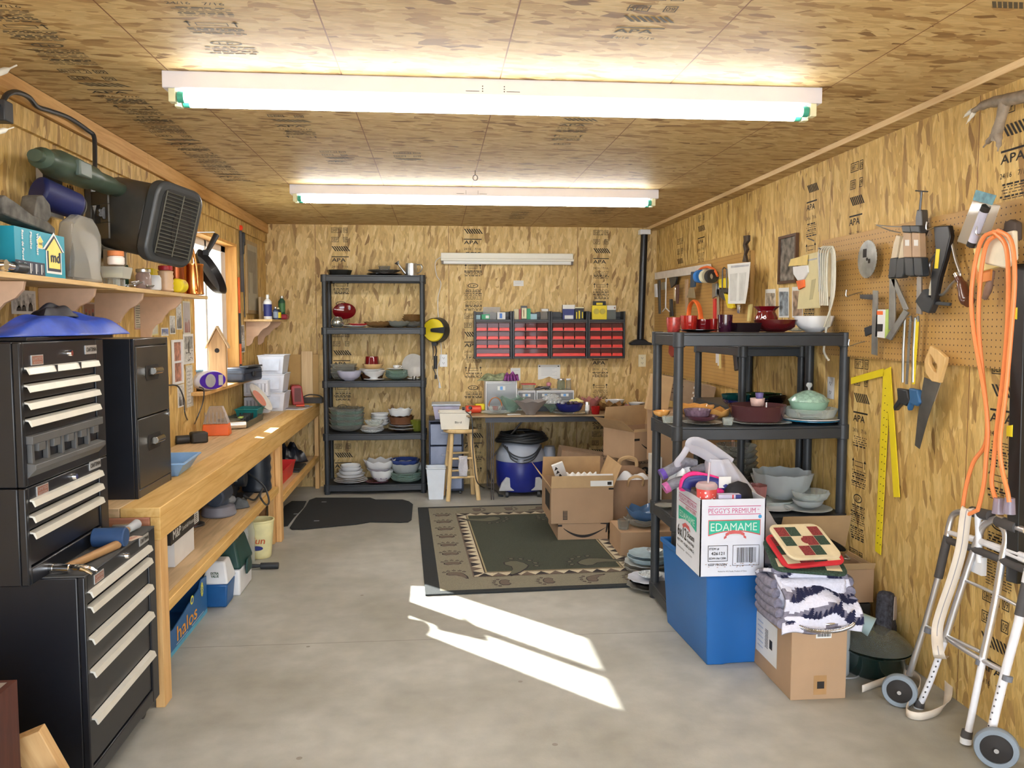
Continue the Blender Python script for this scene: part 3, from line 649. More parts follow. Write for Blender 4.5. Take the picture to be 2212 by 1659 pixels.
# LEFT WALL SHELF AND WHAT STANDS ON IT
SX,SZ=-1.30,1.680
t=thing('wall_shelf','long pine shelf on the left wall with four scrolled brackets','shelf',(0,0,0))
sp=wood('shelf_pine',(.72,.50,.24),(.60,.38,.15),'y')
MB().box(XL+.001,2.2,SZ-.018,SX,3.585,SZ).build('shelf_board',sp,t,bevel=.002)
MB().box(XL+.001,3.590,SZ-.020,SX-.01,4.99,SZ-.002).build('shelf_board',sp,t,bevel=.002)
ply=mat('bracket_ply',(.60,.40,.27),.6,var=.05,scale=30)
def corbel(parent,x0,y,z,D,H,sx=1,dirv=None,thick=.018,m=None):
 """scrolled shelf bracket in the plane across the wall"""
 P=[(0,0),(D,0),(D*.97,-H*.12),(D*.86,-H*.23),(D*.70,-H*.30),(D*.58,-H*.42),(D*.50,-H*.55),(D*.36,-H*.62),(D*.28,-H*.72),(D*.24,-H*.88),(D*.10,-H),(0,-H)]
 MB().prism(P[::-1],(x0,y,z),dirv or X_,Z_,(0,thick,0)if dirv is None else(thick,0,0)).build('bracket',m or ply,parent,bevel=.002,smooth=False)
for y in(2.86,3.43,3.97,4.55):corbel(t,XL+.001,y,SZ-.020,.215,.24)
def onshelf(px,Xp=-1.33):
 return onx(px,620,Xp).y
S0=SZ+.0008
# md box
y0,y1=onshelf(62),onshelf(161)
t=thing('wall_base_carton','teal carton with a yellow house logo standing on the left wall shelf','box',(-1.325,0,S0))
teal=mat('teal_print',(.012,.30,.42),.45,var=.04);dkn=mat('dark_print',(.02,.03,.06),.5);ylw=mat('yellow_print',(.90,.76,.20),.5);wpr=mat('white_print',(.85,.87,.88),.5)
ya,yb_,hb=2.80,3.16,.150
b=MB().box(-.11,ya,0,0,yb_,hb,0)
o_=(.0008,ya,0);Wm=yb_-ya
def ff(k):return(o_[0]+.0006*k,o_[1],0)
b.rect(ff(0),Y_,Z_,0,0,Wm*.56,hb*.30,1)
# vertical blocks of lettering on the left panel
for k,(s_,yy,h_)in enumerate((('Base de Pared',.045,.017),('Plinthe',.10,.018),('Wall Base',.145,.021))):
 b.text(s_,(o_[0]+.0008,ya+yy,hb*.95),-Z_,Y_,h_*.8,mi=3,width=min(.095,.008*len(s_)),bold=.001)
for k in range(5):
 b.rect(ff(1),Y_,Z_,.02+k*.038,hb*.04,.026+k*.038,hb*.26,3);b.rect(ff(1),Y_,Z_,.032+k*.038,hb*.09,.034+k*.038,hb*.26,3)
def house(cx,cz,s,mi,k):b.face([(cx-.5*s,cz-.5*s),(cx+.42*s,cz-.5*s),(cx+.42*s,cz+.12*s),(cx+.60*s,cz+.12*s),(cx,cz+.62*s),(cx-.68*s,cz+.12*s),(cx-.5*s,cz+.12*s)],ff(k),Y_,Z_,mi)
house(.275,.078,.128,3,1);house(.275,.078,.112,1,2);house(.275,.079,.094,2,3)
b.text('md',(o_[0]+.0026,ya+.242,.052),Y_,Z_,.038,mi=1,width=.066,bold=.004)
house(.172,.112,.04,3,1);house(.172,.112,.034,2,2);b.text('md',(o_[0]+.0022,ya+.161,.104),Y_,Z_,.013,mi=1,width=.022)
b.build('carton',[teal,dkn,ylw,wpr],t,smooth=False)
# dusty black plastic fittings on and beside the carton
dus=mat('dusty_plastic',(.10,.095,.085),.75,var=.5,scale=25)
b=MB()
b.prism([(0,0),(.36,-.03),(.36,-.005),(.30,.015),(.2,.02),(.1,.045),(.02,.06),(0,.05)],(-.09,ya-.02,hb+.034),Y_,Z_,(.07,0,0),0)
b.prism([(0,0),(.06,-.03),(.13,.02),(.12,.06),(.07,.085),(.03,.075)],(-.08,ya+.20,hb+.05),Y_,Z_,(.055,0,0),0)
solo(b,'black_fitting',dus,'dusty curved black plastic fitting lying on top of the teal carton','fitting',(-1.325,0,S0),bevel=.005)
b=MB()
for k in range(3):b.box(-.13,2.55+k*.055,.08,-.01,2.554+k*.055,.20)
b.box(-.13,2.55,.14,-.125,2.67,.20).box(-.13,2.55,.078,-.01,2.67,.084).box(-.1,2.58,0,-.04,2.64,.078).box(-.11,2.69,0,-.04,2.70,.27).box(-.11,2.66,.16,-.04,2.72,.17)
solo(b,'black_fitting',dus,'dusty black plastic bracket with ribs at the near end of the shelf','fitting',(-1.325,0,S0),bevel=.002)
# chrome sprayer
t=thing('spray_nozzle','chrome spray nozzle lying at the front edge of the left wall shelf','nozzle',(-1.312,2.66,S0),PI/2)
MB().cyl((-.05,0,.018),(.10,0,.018),.016,.012,16).cyl((.03,0,.018),(.05,0,.018),.018,n=16).build('barrel',chrome,t)
MB().cyl((.10,0,.018),(.17,0,.018),.017,n=14).build('tip',blk,t)
MB().cyl((.0,-.005,.018),(.0,-.028,.018),.014,.016,16).build('inlet',chrome,t)
# bags
bagm=glass('grey_poly_bag',(.78,.78,.76),.18,(.42,.42,.40));b=MB()
t=thing('plastic_bag','translucent plastic bag holding dark parts on the left wall shelf','bag',(-1.33,3.18,S0),PI/2)
P=[(0,0),(.30,0),(.27,.04),(.29,.15),(.285,.19),(.25,.225),(.21,.245),(.10,.245),(.02,.21),(.0,.16),(.015,.08)]
MB().prism(P,(0,.03,0),X_,Z_,(0,-.05,0)).build('bag_skin',bagm,t,bevel=.012)
lump(.20,.03,.14,12,nu=20,nv=10).xf(Matrix.Translation((.12,.005,.01))).build('dark_contents',mat('dark_contents',(.05,.05,.048),.6),t)
b=MB().prism([(0,0),(.14,-.0),(.17,.02),(.17,.17),(.12,.205),(0,.205)],(0,0,0),Y_,Z_,(-.04,0,0))
solo(b,'paper_bag',mat('white_paper_bag',(.86,.86,.9),.6,var=.02),'plain white paper sack standing behind the translucent bag on the shelf','bag',(-1.385,3.46,S0),bevel=.004)
def jar(name,label,y,r,h,m,lid=None,lidh=.02,lidr=None,xp=-1.345,z=S0,cat='jar',n=20,ribs=0,y_=None,prof=None):
 t=thing(name,label,cat,(xp,y,z))
 pr=prof or[(r*.9,0),(r,.006),(r,h*.82),(r*.86,h*.93),(r*.84,h)]
 if ribs:
  pr=[(r*.9,0)]+[(r*(1+.05*math.cos(k*PI)),h*(k+.5)/ribs)for k in range(ribs)]+[(r*.8,h)]
 MB().lathe(pr,n).build('jar_body',m,t)
 if lid:MB().cyl((0,0,h+.0005),(0,0,h+lidh),lidr or r*.95,n=n).build('lid',lid,t,bevel=.002)
 return t
Y=onshelf
jar('storage_tub','orange-lidded white tub stacked on the clear tub, left wall shelf',3.70,.034,.036,mat('white_red_label',(.8,.72,.66),.5),mat('rust_orange',(.62,.20,.06),.5),.022,z=S0+.088)
b=MB().tub((0,0,0),(.085,.09),(.10,.11),.05,.004).box(-.04,-.045,.004,.04,.045,.046,1);solo(b,'storage_tub',[glass('tub_clear',(.85,.86,.84),.4,(.62,.62,.58)),cream],'square clear tub of white filler on the left wall shelf','tub',(-1.36,3.74,S0+.0315),bevel=.003)
b=MB().cyl((0,-.03,0),(0,-.03,.030),.024,n=14).cyl((0,.03,0),(0,.03,.030),.024,n=14);solo(b,'glass_jar',[clear],'pair of small glass pots under the clear tub on the shelf','jar',(-1.36,3.74,S0))
b=MB();r_=random.Random(4)
for k in range(16):a=r_.uniform(-.6,.6);c=(r_.uniform(-.04,.04),r_.uniform(-.09,.09));b.cyl((c[0],c[1],.006+.0012*k),(c[0]+.03*math.sin(a),c[1]+.05*math.cos(a),.008+.0015*k),.0035,n=6)
solo(b,'loose_bolts',steel,'heap of loose steel bolts on the left wall shelf','bolts',(-1.34,3.93,S0))['kind']='stuff'
jar('glass_jar','small glass jar with grey knob lid behind the bolts',3.83,.028,.065,clear,steel,.014,xp=-1.42)
jar('glass_jar','glass jar of screws with a silver lid beside the pictured mug',4.03,.034,.075,glass('jar_of_screws',(.72,.6,.55),.45,(.55,.42,.38)),alu,.016)
b=MB().box(0,-.075,0,.055,.065,.175,0).rect((.0555,0,0),Y_,Z_,.052,.01,.0645,.17,1);solo(b,'wooden_block',[mat('brown_block',(.24,.17,.10),.7),mat('pale_end',(.72,.6,.36),.7)],'brown square block standing at the back of the left wall shelf','block',(-1.50,4.05,S0))
jar('photo_mug','white mug with small dark picture on the left wall shelf',Y(338),.037,.07,white,None)
b=MB().cyl((0,-.04,.02),(0,.03,.02),.02,n=14)
t=thing('green_can','dark green disc-shaped can with yellow emblem leaning on the shelf wall','can',(-1.47,Y(345)-.1,S0),0,rot=(0,0,.35))
MB().cyl((0,0,.058),(.03,0,.058),.058,n=30).build('can_body',grn2,t,bevel=.004)
MB().text('JD',(.0312,-.022,.05),Y_,Z_,.016,width=.04).build('emblem',ylw,t,smooth=False)
b=MB().cyl((0,0,.055),(.012,0,.055),.062,n=30);solo(b,'round_plate',mat('olive_buff',(.50,.42,.22),.6),'buff round disc leaning behind the red-lidded jar','disc',(-1.50,Y(368)-.1,S0),bevel=.003)
jar('ribbed_jar','ribbed peach plastic jar with a dark red lid on the left shelf',Y(365),.036,.105,mat('peach_plastic',(.72,.48,.30),.35),mat('dark_red_lid',(.42,.02,.03),.35),.022,ribs=9)
t=thing('yellow_tape','yellow rounded bottle lying at the far part of the left shelf','bottle',(-1.33,Y(388),S0),PI/2)
MB().cyl((-.055,0,.036),(.04,0,.036),.036,n=24).build('bottle_body',yellow,t,bevel=.008)
MB().text('TYPE',(-.045,-.0365,.045),X_,Z_,.014,width=.05).build('lettering',mat('red_letter',(.5,.1,.02),.6),t,smooth=False)
b=MB().box(-.01,-.05,0,.03,.04,.115,0);solo(b,'yellow_box',[yellow],'small yellow box behind the ribbed jar on the shelf','box',(-1.43,Y(368)+.02,S0),bevel=.003)
b=MB().box(0,-.04,0,.006,.04,.13,0).rect((.0065,0,0),Y_,Z_,-.036,.005,.03,.125,1);solo(b,'small_photo',[paper,mat('teal_photo',(.12,.22,.2),.5)],'small dark photo card standing beside the copper can','photo',(-1.52,4.62,S0),smooth=False)
# copper can with spout tube
cop=mat('copper',(.90,.40,.13),.22,1,var=.08)
t=thing('copper_can','shiny copper can with tall thin copper spout at the shelf end','can',(-1.345,4.83,S0))
MB().lathe([(.052,0),(.056,.004),(.054,.02),(.054,.155),(.057,.16),(.057,.17),(.05,.17),(.05,.01)],32).cyl((.054*math.cos(-.9),.054*math.sin(-.9),.02),(.066*math.cos(-.9),.066*math.sin(-.9),.02),.009,n=12).build('can_body',cop,t)
MB().tube([(.045,-.06,.01),(.045,-.075,.05),(.04,-.08,.15),(.03,-.10,.24),(.02,-.13,.29)],.007,10,smooth=5).build('spout_tube',cop,t)
MB().lathe([(.040,0),(.042,.01),(.042,.165)],24,c=(-.06,-.11,0)).build('inner_can',mat('dark_copper',(.35,.10,.04),.3,1),t)
# skillet / dustpan hanging in the window
t=thing('skillet','black round skillet hanging beyond the shelf end in front of the window','skillet',at(448,592,5.10),0,rot=(0,0,.15))
MB().lathe([(0,0),(.12,0),(.142,.032),(.147,.032),(.124,-.006),(0,-.006)],36).xf(Matrix.Rotation(math.radians(62),4,'Y')@Matrix.Rotation(math.radians(12),4,'X')).build('pan',blkm,t)
MB().cyl((0,.0,.125),(.05,.06,.235),.013,.018,14).build('handle',blk,t)
MB().box(-.02,-.02,.11,.012,.01,.14).build('handle_bracket',blkm,t)
sk=t.location;MB().tube([(.05,.06,.22),(.04,.05,.25),(XL+.002-sk.x,.03,.24)],.003,8).build('hanging_wire',steel,t)
# pictures pinned under the shelf
grey1=mat('photo_grey',(.30,.30,.29),.5,var=.6,scale=40);grey2=mat('photo_light',(.62,.62,.60),.5,var=.35,scale=60);grey3=mat('photo_dark',(.06,.06,.06),.5,var=.5,scale=50)
aged=mat('aged_paper',(.62,.60,.50),.7)
def wall_photo(px0,py0,px1,py1,label,kind=0,Xp=XL+.0015,cols=None):
 a=onx(px0,py0,Xp);c=onx(px1,py1,Xp);w_=c.y-a.y;zc=onx(px0,py1,Xp).z;zt_=a.z;h_=zt_-zc
 t=thing('pinned_photo',label,'photo',(Xp,a.y,zc))
 MB().box(-.0005,0,0,.001,w_,h_).build('print',cols[0]if cols else(paper if kind!=3 else aged),t,smooth=False)
 b=MB();r=random.Random(int(px0*7+py0));o_=(.0014,0,0);e=.06*w_
 b.rect(o_,Y_,Z_,e,e,w_-e,h_-e,0)
 if kind==0:
  for k in range(3):
   cx=w_*(.25+.25*k)+r.uniform(-.05,.05)*w_;hh=h_*r.uniform(.45,.75)
   b.face([(cx-w_*.10,e),(cx+w_*.10,e),(cx+w_*.08,hh*.6),(cx+w_*.03,hh*.75),(cx-w_*.03,hh*.75),(cx-w_*.08,hh*.6)],(.0018,0,0),Y_,Z_,2)
   b.face([(cx+w_*.06*math.cos(q*PI/5),hh*.86+w_*.07*math.sin(q*PI/5))for q in range(10)],(.0018,0,0),Y_,Z_,1)
 elif kind==1:
  b.rect((.0018,0,0),Y_,Z_,w_*.12,h_*.5,w_*.88,h_*.92,1)
  b.face([(w_*.44,h_*.35),(w_*.56,h_*.35),(w_*.55,h_*.7),(w_*.5,h_*.78),(w_*.45,h_*.7)],(.0022,0,0),Y_,Z_,2)
  for k in range(14):x,y=r.uniform(.1,.8)*w_,r.uniform(.08,.45)*h_;b.rect((.002+k*.00003,0,0),Y_,Z_,x,y,x+w_*r.uniform(.04,.12),y+h_*r.uniform(.02,.06),r.choice((1,2)))
 else:
  for k in range(10):
   y=h_*(.08+.085*k);b.rect((.0018,0,0),Y_,Z_,w_*.15,y,w_*r.uniform(.5,.9),y+h_*.018,1)
 b.build('picture',cols[1:]if cols else[grey2,grey1,grey3],t,smooth=False)
 return t
wall_photo(23,625,78,678,'black and white group photo pinned beside the nearest shelf bracket',0)
wall_photo(90,626,141,705,'black and white photo of a man and flowers below the teal carton',1)
wall_photo(178,652,206,695,'dark colour snapshot pinned behind the jacket by the second bracket',0,cols=[mat('snap_border',(.5,.42,.36),.6),mat('snap_brown',(.28,.17,.12),.5),mat('snap_red',(.35,.06,.05),.5),grey3])
wall_photo(238,640,261,697,'white framed snapshot with green shape beside the third bracket',1,cols=[paper,mat('snap_green',(.35,.5,.2),.5),grey3,mat('snap_lime',(.55,.65,.25),.5)])
wall_photo(289,652,308,712,'newspaper clipping of text lines behind the third bracket',2,cols=[mat('clip_red',(.5,.3,.25),.6),aged,ink,ink])
wall_photo(321,652,340,694,'small grey clipping pinned between the third and fourth brackets',3,cols=[aged,grey2,grey1,grey3])
wall_photo(322,694,342,725,'pale yellow note pinned below the small grey clipping',2,cols=[mat('yellow_note',(.70,.64,.30),.7),aged,grey2,grey2])
wall_photo(348,708,364,726,'small blue snapshot tucked above the filing cabinet',0,cols=[paper,mat('snap_blue',(.2,.25,.5),.5),grey1,grey2])
wall_photo(366,682,379,722,'faded portrait print above the filing cabinet edge',0)
wall_photo(380,655,393,712,'narrow black and white print of a standing figure by the window',0)
wall_photo(394,650,412,722,'tall pale print of a figure beside the window, upper of two',0,cols=[aged,mat('print_mauve',(.48,.44,.44),.6),grey1,mat('snap_red2',(.3,.12,.1),.5)])
wall_photo(395,722,419,788,'dark print with tall figures beside the window, lower of two',1)
wall_photo(383,832,399,882,'lower left clipping of deer beside the window sill',0)
wall_photo(401,790,418,882,'long pale clipping hanging beside the window sill',3,cols=[aged,grey2,grey1,grey3])
a=onx(369,727,XL+.002);c=onx(393,820,XL+.002)
t=thing('picture_frame','white framed pair of pictures on the wall behind the filing cabinet','picture',(XL+.002,a.y,c.z-.02))
w_,h_=c.y-a.y,a.z-c.z
MB().box(0,0,0,.014,.012,h_).box(0,w_-.02,0,.014,w_,h_).box(0,.012,0,.014,w_-.02,.015).box(0,.012,h_-.015,.014,w_-.02,h_).box(0,.012,h_*.5-.006,.014,w_-.02,h_*.5+.006).build('frame',white,t,bevel=.002)
MB().box(.001,.01,.01,.004,w_-.01,h_-.01).build('picture',mat('red_brown_art',(.42,.19,.13),.5,var=.6,scale=30),t,smooth=False)
# heater on its bracket
hg=mat('heater_bronze',(.075,.07,.062),.38,.3);hk=mat('heater_dark',(.02,.02,.02),.5)
t=thing('shop_heater','large black-brown electric shop heater on a bracket high on the left wall','heater',at(322,476,4.0),0)
Rh=Euler((math.radians(12),math.radians(5),math.radians(68))).to_matrix().to_4x4()
def rsq(w_,h_,r,n=6):
 P=[]
 for cx,cy,a0 in((w_/2-r,h_/2-r,0),(-w_/2+r,h_/2-r,PI/2),(-w_/2+r,-h_/2+r,PI),(w_/2-r,-h_/2+r,1.5*PI)):
  for k in range(n+1):a=a0+PI/2*k/n;P.append((cx+r*math.cos(a),cy+r*math.sin(a)))
 return P
b=MB();ps=rsq(.29,.33,.12)
b.prism(ps,(0,.17,0),X_,Z_,(0,-.26,0)).xf(Rh).build('drum',hg,t,bevel=.006)
b=MB().prism(rsq(.31,.36,.07),(0,-.09,0),X_,Z_,(0,-.06,0)).xf(Rh).build('front_bezel',mat('bezel_black',(.04,.043,.045),.4),t,bevel=.012)
b=MB().prism(rsq(.24,.30,.05),(0,-.1512,0),X_,Z_,(0,-.003,0)).xf(Rh).build('grille_back',hk,t)
b=MB()
for k in range(17):z=-.13+k*.0165;b.cyl((-.11,-.160,z),(.11,-.160,z),.0026,n=6)
for x in(-.11,0,.11):b.cyl((x,-.162,-.14),(x,-.162,.14),.003,n=6)
b.xf(Rh).build('wire_grille',mat('grille_wire',(.12,.12,.1),.35,.5),t)
b=MB().prism([(.04*math.cos(a*PI/12)*1.5+.03,.11*math.sin(a*PI/12))for a in range(24)],(0,-.155,0),X_,Z_,(0,-.003,0)).xf(Rh).build('fan_opening',ink,t)
b=MB();L_=.36
b.box(-.21,-.02,-.10,-.20,.28,-.03).box(-.21,-.02,.05,-.20,.28,.11).box(-.21,-.02,-.03,-.20,.04,.05).box(-.21,.22,-.03,-.20,.28,.05)
b.xf(Matrix.Rotation(math.radians(52),4,'Z'))
b.build('yoke_plate',hg,t,bevel=.003)
ang=math.radians(52);kx,ky=-.20*math.cos(ang),-.20*math.sin(ang)
b=MB()
for k in range(6):a=k*PI/3;b.cyl((.018*math.cos(a),.018*math.sin(a),0),(.018*math.cos(a),.018*math.sin(a),.022),.009,n=10)
b.cyl((0,0,0),(0,0,.026),.02,n=18).xf(Matrix.Translation((kx-.01,ky-.01,.01))@Matrix.Rotation(-PI/2,4,'Y')@Matrix.Rotation(-.9,4,'X')).build('star_knob',blk,t,bevel=.002)
hl=t.location
MB().box(XL+.002-hl.x,-.10,-.17,XL+.03-hl.x,.20,.14).box(XL+.03-hl.x,.0,-.06,-.06,.12,-.045).build('wall_bracket',hg,t,bevel=.003)
# leaf blower hanging up
t=thing('leaf_blower','grey-green leaf blower with a dark blue motor hanging on the left wall','leaf blower',(-1.42,3.25,2.10),0)
gg=mat('blower_green',(.055,.085,.06),.45,var=.2)
A0,A1=onx(75,335,-1.42)-t.location,onx(260,412,-1.40)-t.location
D=(A1-A0)
pts=[A0+D*q+Vector((0,0,dz))for q,dz in((0,.0),(.06,0),(.25,.0),(.5,0),(.75,.0),(1.0,0))]
b=MB().tube(pts,[.028,.048,.066,.062,.05,.04],16,smooth=4,flat=.8).build('blower_body',gg,t)
M0=A0+D*.33+Vector((.065,-.02,-.005))
MB().box(M0.x-.01,M0.y-.05,M0.z-.03,M0.x+.012,M0.y+.06,M0.z+.03).build('latch',mat('latch_green',(.09,.12,.10),.4),t,bevel=.006)
C0=A0+D*.18+Vector((.02,.0,-.135))
MB().cyl(C0+Vector((-.05,-.075,.02)),C0+Vector((.04,.06,-.02)),.058,.05,26).build('motor_housing',mat('motor_blue',(.008,.014,.09),.5),t,bevel=.012)
MB().cyl(C0+Vector((.04,.061,-.02)),C0+Vector((.043,.066,-.021)),.044,.04,26).build('motor_cap',dus,t)
MB().box(-.10,.15,-.16,-.075,.32,.05).build('hanging_hook',steel,t)
# black cable along the ceiling board
P=[onx(205,372,-1.42),onx(205,330,-1.45),onx(203,295,-1.48),onx(190,282,-1.49),onx(150,255,-1.495),onx(110,240,-1.495),onx(80,230,-1.49),onx(62,210,-1.48),onx(35,199,-1.47),onx(15,205,-1.46),onx(2,225,-1.46),onx(-14,235,-1.46)]
solo(MB().tube(P,.0095,8,smooth=5),'power_cable',blk,'thick black cable clipped along the board above the heater','cable')
b=MB().box(-.02,-.03,-.04,.03,.03,.03);solo(b,'cable_plug',blk,'black plug hanging at the left edge under the ceiling','plug',onx(0,238,-1.47),bevel=.004)
# antler at the left edge
bone=mat('antler_tip',(.80,.78,.70),.5);horn=mat('antler',(.25,.20,.15),.6,var=.3,scale=30,bump=.3)
q0,q1=onx(36,141,-1.40),onx(-60,165,-1.45);q2,q3=onx(30,275,-1.38),onx(-50,285,-1.45)
b=MB().tube([q1+Vector((0,0,.0)),(q0+q1)/2+Vector((0,0,-.01)),q0],[.014,.011,.003],10,smooth=5).tube([q3,(q2+q3)/2+Vector((0,0,-.008)),q2],[.012,.009,.002],10,smooth=5).tube([q1,(q1+q3)/2+Vector((-.02,-.06,0)),q3],.014,10,smooth=5)
solo(b,'deer_antler',bone,'white antler tips poking in at the upper left edge','antler')
# far end of the left wall
t=thing('bar_clamp','black bar clamp with red knob hanging beside the window','clamp',onx(519,492,XL+.02)+Vector((0,0,0)))
MB().lathe([(0,-.022),(.014,-.018),(.022,0),(.014,.018),(0,.022)],18).build('red_knob',mat('red_knob',(.85,.06,.02),.35),t)
MB().box(-.012,.02,-.50,.006,.035,-.02).build('bar',darkst,t)
MB().box(-.015,.05,-.13,.02,.09,-.03).box(-.01,.04,-.20,.015,.06,-.10).build('jaw',blk,t,bevel=.006)
b=MB().tube([(0,.08,-.12),(.0,.07,-.25),(0,.075,-.4),(0,.085,-.7)],.005,8,smooth=4).build('cord',blk,t)
b=MB().box(0,0,0,.012,.022,.80,0)
for z in(.0,.28,.4):b.box(.0005,-.0005,z,.013,.0225,z+.12,1)
solo(b,'spirit_level',[orangep,blk],'long orange and black level standing against the window casing','level',(XL+.002,WY1+.02,1.08),smooth=False)
t=thing('picture_frame','tall faded framed print on the left wall near the corner','picture',(XL+.002,7.03,1.60))
MB().frame((.012,0,0),Y_,Z_,0,0,.42,.60,.03).box(0,0,0,.0118,.42,.60).build('frame',wood('frame_oak',(.50,.36,.19),(.40,.28,.14),'z'),t,smooth=False)
MB().rect((.0132,0,0),Y_,Z_,.03,.03,.39,.57,0).rect((.0138,0,0),Y_,Z_,.04,.17,.36,.52,1).rect((.0142,0,0),Y_,Z_,.07,.17,.20,.34,0).build('print',[mat('faded_mat',(.46,.43,.33),.6),mat('faded_print',(.30,.27,.21),.6)],t,smooth=False)
# corner shelf
t=thing('corner_shelf','small pine shelf on two scrolled brackets in the back left corner','shelf',(0,0,0))
CZ=1.553
MB().box(XL+.001,6.93,CZ-.018,-1.32,7.62,CZ).build('shelf_board',sp,t,bevel=.002)
for y in(7.0,7.45):corbel(t,XL+.001,y,CZ-.0185,.20,.20)
c1=CZ+.0006
def bottle(name,label,x,y,z,r,h,m,cap,lab=None,neck=.35):
 t=thing(name,label,'bottle',(x,y,z))
 MB().lathe([(r*.92,0),(r,.004),(r,h*.72),(r*neck,h*.84),(r*neck,h*.88)],20).build('bottle_body',m,t)
 MB().cyl((0,0,h*.88),(0,0,h),r*neck*1.25,r*neck,14).build('cap',cap,t)
 if lab:MB().lathe([(r*1.01,h*.12),(r*1.012,h*.13),(r*1.012,h*.6),(r*1.01,h*.61)],20).build('label_band',lab,t)
 return t
bottle('glue_bottle','white bottle with navy label on the corner shelf',-1.37,7.02,c1,.033,.20,white,white,navy)
bottle('small_bottle','dark blue small bottle beside the white one on the corner shelf',-1.35,7.24,c1,.022,.105,mat('bottle_blue',(.06,.09,.2),.3),alu,mat('pale_blue_lbl',(.35,.45,.6),.5))
bottle('small_bottle','small bottle with yellow label on the corner shelf',-1.35,7.37,c1,.024,.10,blk,mat('cream_cap',(.8,.76,.5),.4),yellow)
bottle('spray_can','dark green aerosol can standing on the red case, corner shelf',-1.36,7.595,c1+.047,.030,.16,grn2,alu,mat('green_label',(.06,.2,.07),.5),.5)
b=MB().box(-.07,-.07,0,.07,.07,.045);solo(b,'red_case',mat('maroon_case',(.32,.02,.04),.35),'dark red plastic case at the far end of the corner shelf','case',(-1.37,7.545,c1),bevel=.012)
b=MB().box(0,-.10,0,.02,.10,.19,0).rect((.0205,0,0),Y_,Z_,-.04,.07,.07,.14,1);solo(b,'small_carton',[mat('buff_carton',(.52,.40,.24),.8),paper],'buff carton with white label behind the bottles on the corner shelf','box',(-1.50,7.40,c1),smooth=False)
b=MB().box(-.05,-.04,0,.04,.04,.035).cyl((.02,-.03,.045),(-.02,.04,.055),.018,n=12);solo(b,'black_tool',blk,'small black tool lying behind the yellow bottle on the corner shelf','tool',(-1.43,7.47,c1),bevel=.006)
wall_photo(519,702,528,735,'small dark print below the clamp at the corner shelf',1)
wall_photo(519,736,529,762,'small grey print low beside the corner shelf',0)
# window sill
sy=WZ0+.0006
t=thing('birdhouse','tall unpainted wooden birdhouse on the window sill','birdhouse',(-1.50,5.93,sy),.15)
bh=wood('cedar',(.62,.40,.20),(.46,.28,.13),'z')
MB().prism([(-.055,0),(.055,0),(.055,.29),(0,.40),(-.055,.29)],(0,.05,0),X_,Z_,(0,-.10,0)).build('house_body',bh,t,bevel=.002)
for s in(-1,1):MB().prism([(0,.405),(s*.075,.262),(s*.075,.277),(0,.42)][::s],(0,.075,0),X_,Z_,(0,-.15,0)).build('roof_board',wood('cedar_pale',(.72,.54,.34),(.62,.44,.25),'y'),t,bevel=.001)
MB().cyl((0,-.0505,.25),(0,-.052,.25),.016,n=16).build('entrance_hole',ink,t)
t=thing('boombox','purple and white portable radio with silver speaker on the window sill','radio',(-1.51,5.62,sy),math.radians(60))
pp=mat('purple_plastic',(.06,.015,.36),.25,coat=.5);wg=mat('radio_white',(.62,.60,.64),.35)
egg=[(.17*math.cos(a*PI/16)*(1 if math.cos(a*PI/16)>0 else 1.0),.085+.085*math.sin(a*PI/16)*(1 if math.sin(a*PI/16)>0 else 1))for a in range(32)]
MB().prism(egg,(0,.09,0),X_,Z_,(0,-.18,0)).build('case',wg,t,bevel=.025)
MB().prism([(x*.88,(z-.085)*.88+.085)for x,z in egg],(0,-.0905,0),X_,Z_,(0,-.006,0)).build('front_panel',pp,t,bevel=.003)
MB().cyl((-.03,-.096,.085),(-.03,-.101,.085),.058,.055,26).build('speaker_grille',mat('speaker_silver',(.42,.42,.45),.5,.3),t)
MB().box(.06,-.103,.04,.11,-.096,.13).build('display',mat('display_grey',(.45,.43,.42),.4),t,bevel=.002)
MB().box(-.13,-.03,.165,-.04,.03,.18).build('top_controls',glass('blue_tint',(.6,.8,.9),.5,(.4,.6,.7)),t,bevel=.004)
t.scale=(.76,.76,.76)
t=thing('black_case','dark blue-black rounded tool case at the far end of the window sill','case',(-1.46,6.52,sy),math.radians(80))
MB().box(-.20,-.085,0,.16,.085,.105).build('case_body',mat('case_navy',(.025,.035,.06),.4),t,bevel=.02)
MB().box(-.201,-.087,.062,.161,.087,.066).build('lid_seam',ink,t)
MB().box(-.15,-.10,.105,.12,-.03,.118).box(-.06,-.10,.04,.0,-.088,.075).build('latch',blk,t,bevel=.004)
MB().cyl((.17,-.02,.055),(.21,-.02,.055),.045,.02,18).build('end_cap',blk,t,bevel=.004)
# ON THE WORKBENCH
B0=BENCH+.0006
def bz(px,py):return onz(px,py,BENCH)
t=thing('propane_cylinder','blue propane cylinder with pale label beside the filing cabinet','cylinder',(-1.46,4.36,B0))
MB().lathe([(.032,0),(.036,.005),(.036,.20),(.028,.225),(.012,.235),(.012,.25)],24).build('cylinder_body',mat('cyl_blue',(.02,.12,.30),.4),t)
MB().lathe([(.0366,.12),(.037,.121),(.037,.195),(.0366,.196)],24).build('label_band',mat('cyl_label',(.55,.60,.68),.4),t)
t=thing('paint_tray','light blue plastic tray holding small tools on the workbench','tray',(-1.32,4.14,B0),.06)
MB().tub((0,0,0),(.20,.26),(.27,.34),.06,.004,rim=.008).build('tray_body',mat('tray_blue',(.22,.40,.68),.4),t,bevel=.002)
b=MB();r_=random.Random(8)
for k in range(5):a=r_.uniform(-1,1);c=(r_.uniform(-.06,0),r_.uniform(-.06,.06));b.cyl((c[0],c[1],.012+.004*k),(c[0]+.07*math.cos(a),c[1]+.07*math.sin(a),.012+.004*k),.005,n=8)
b.build('small_tools',darkst,t)
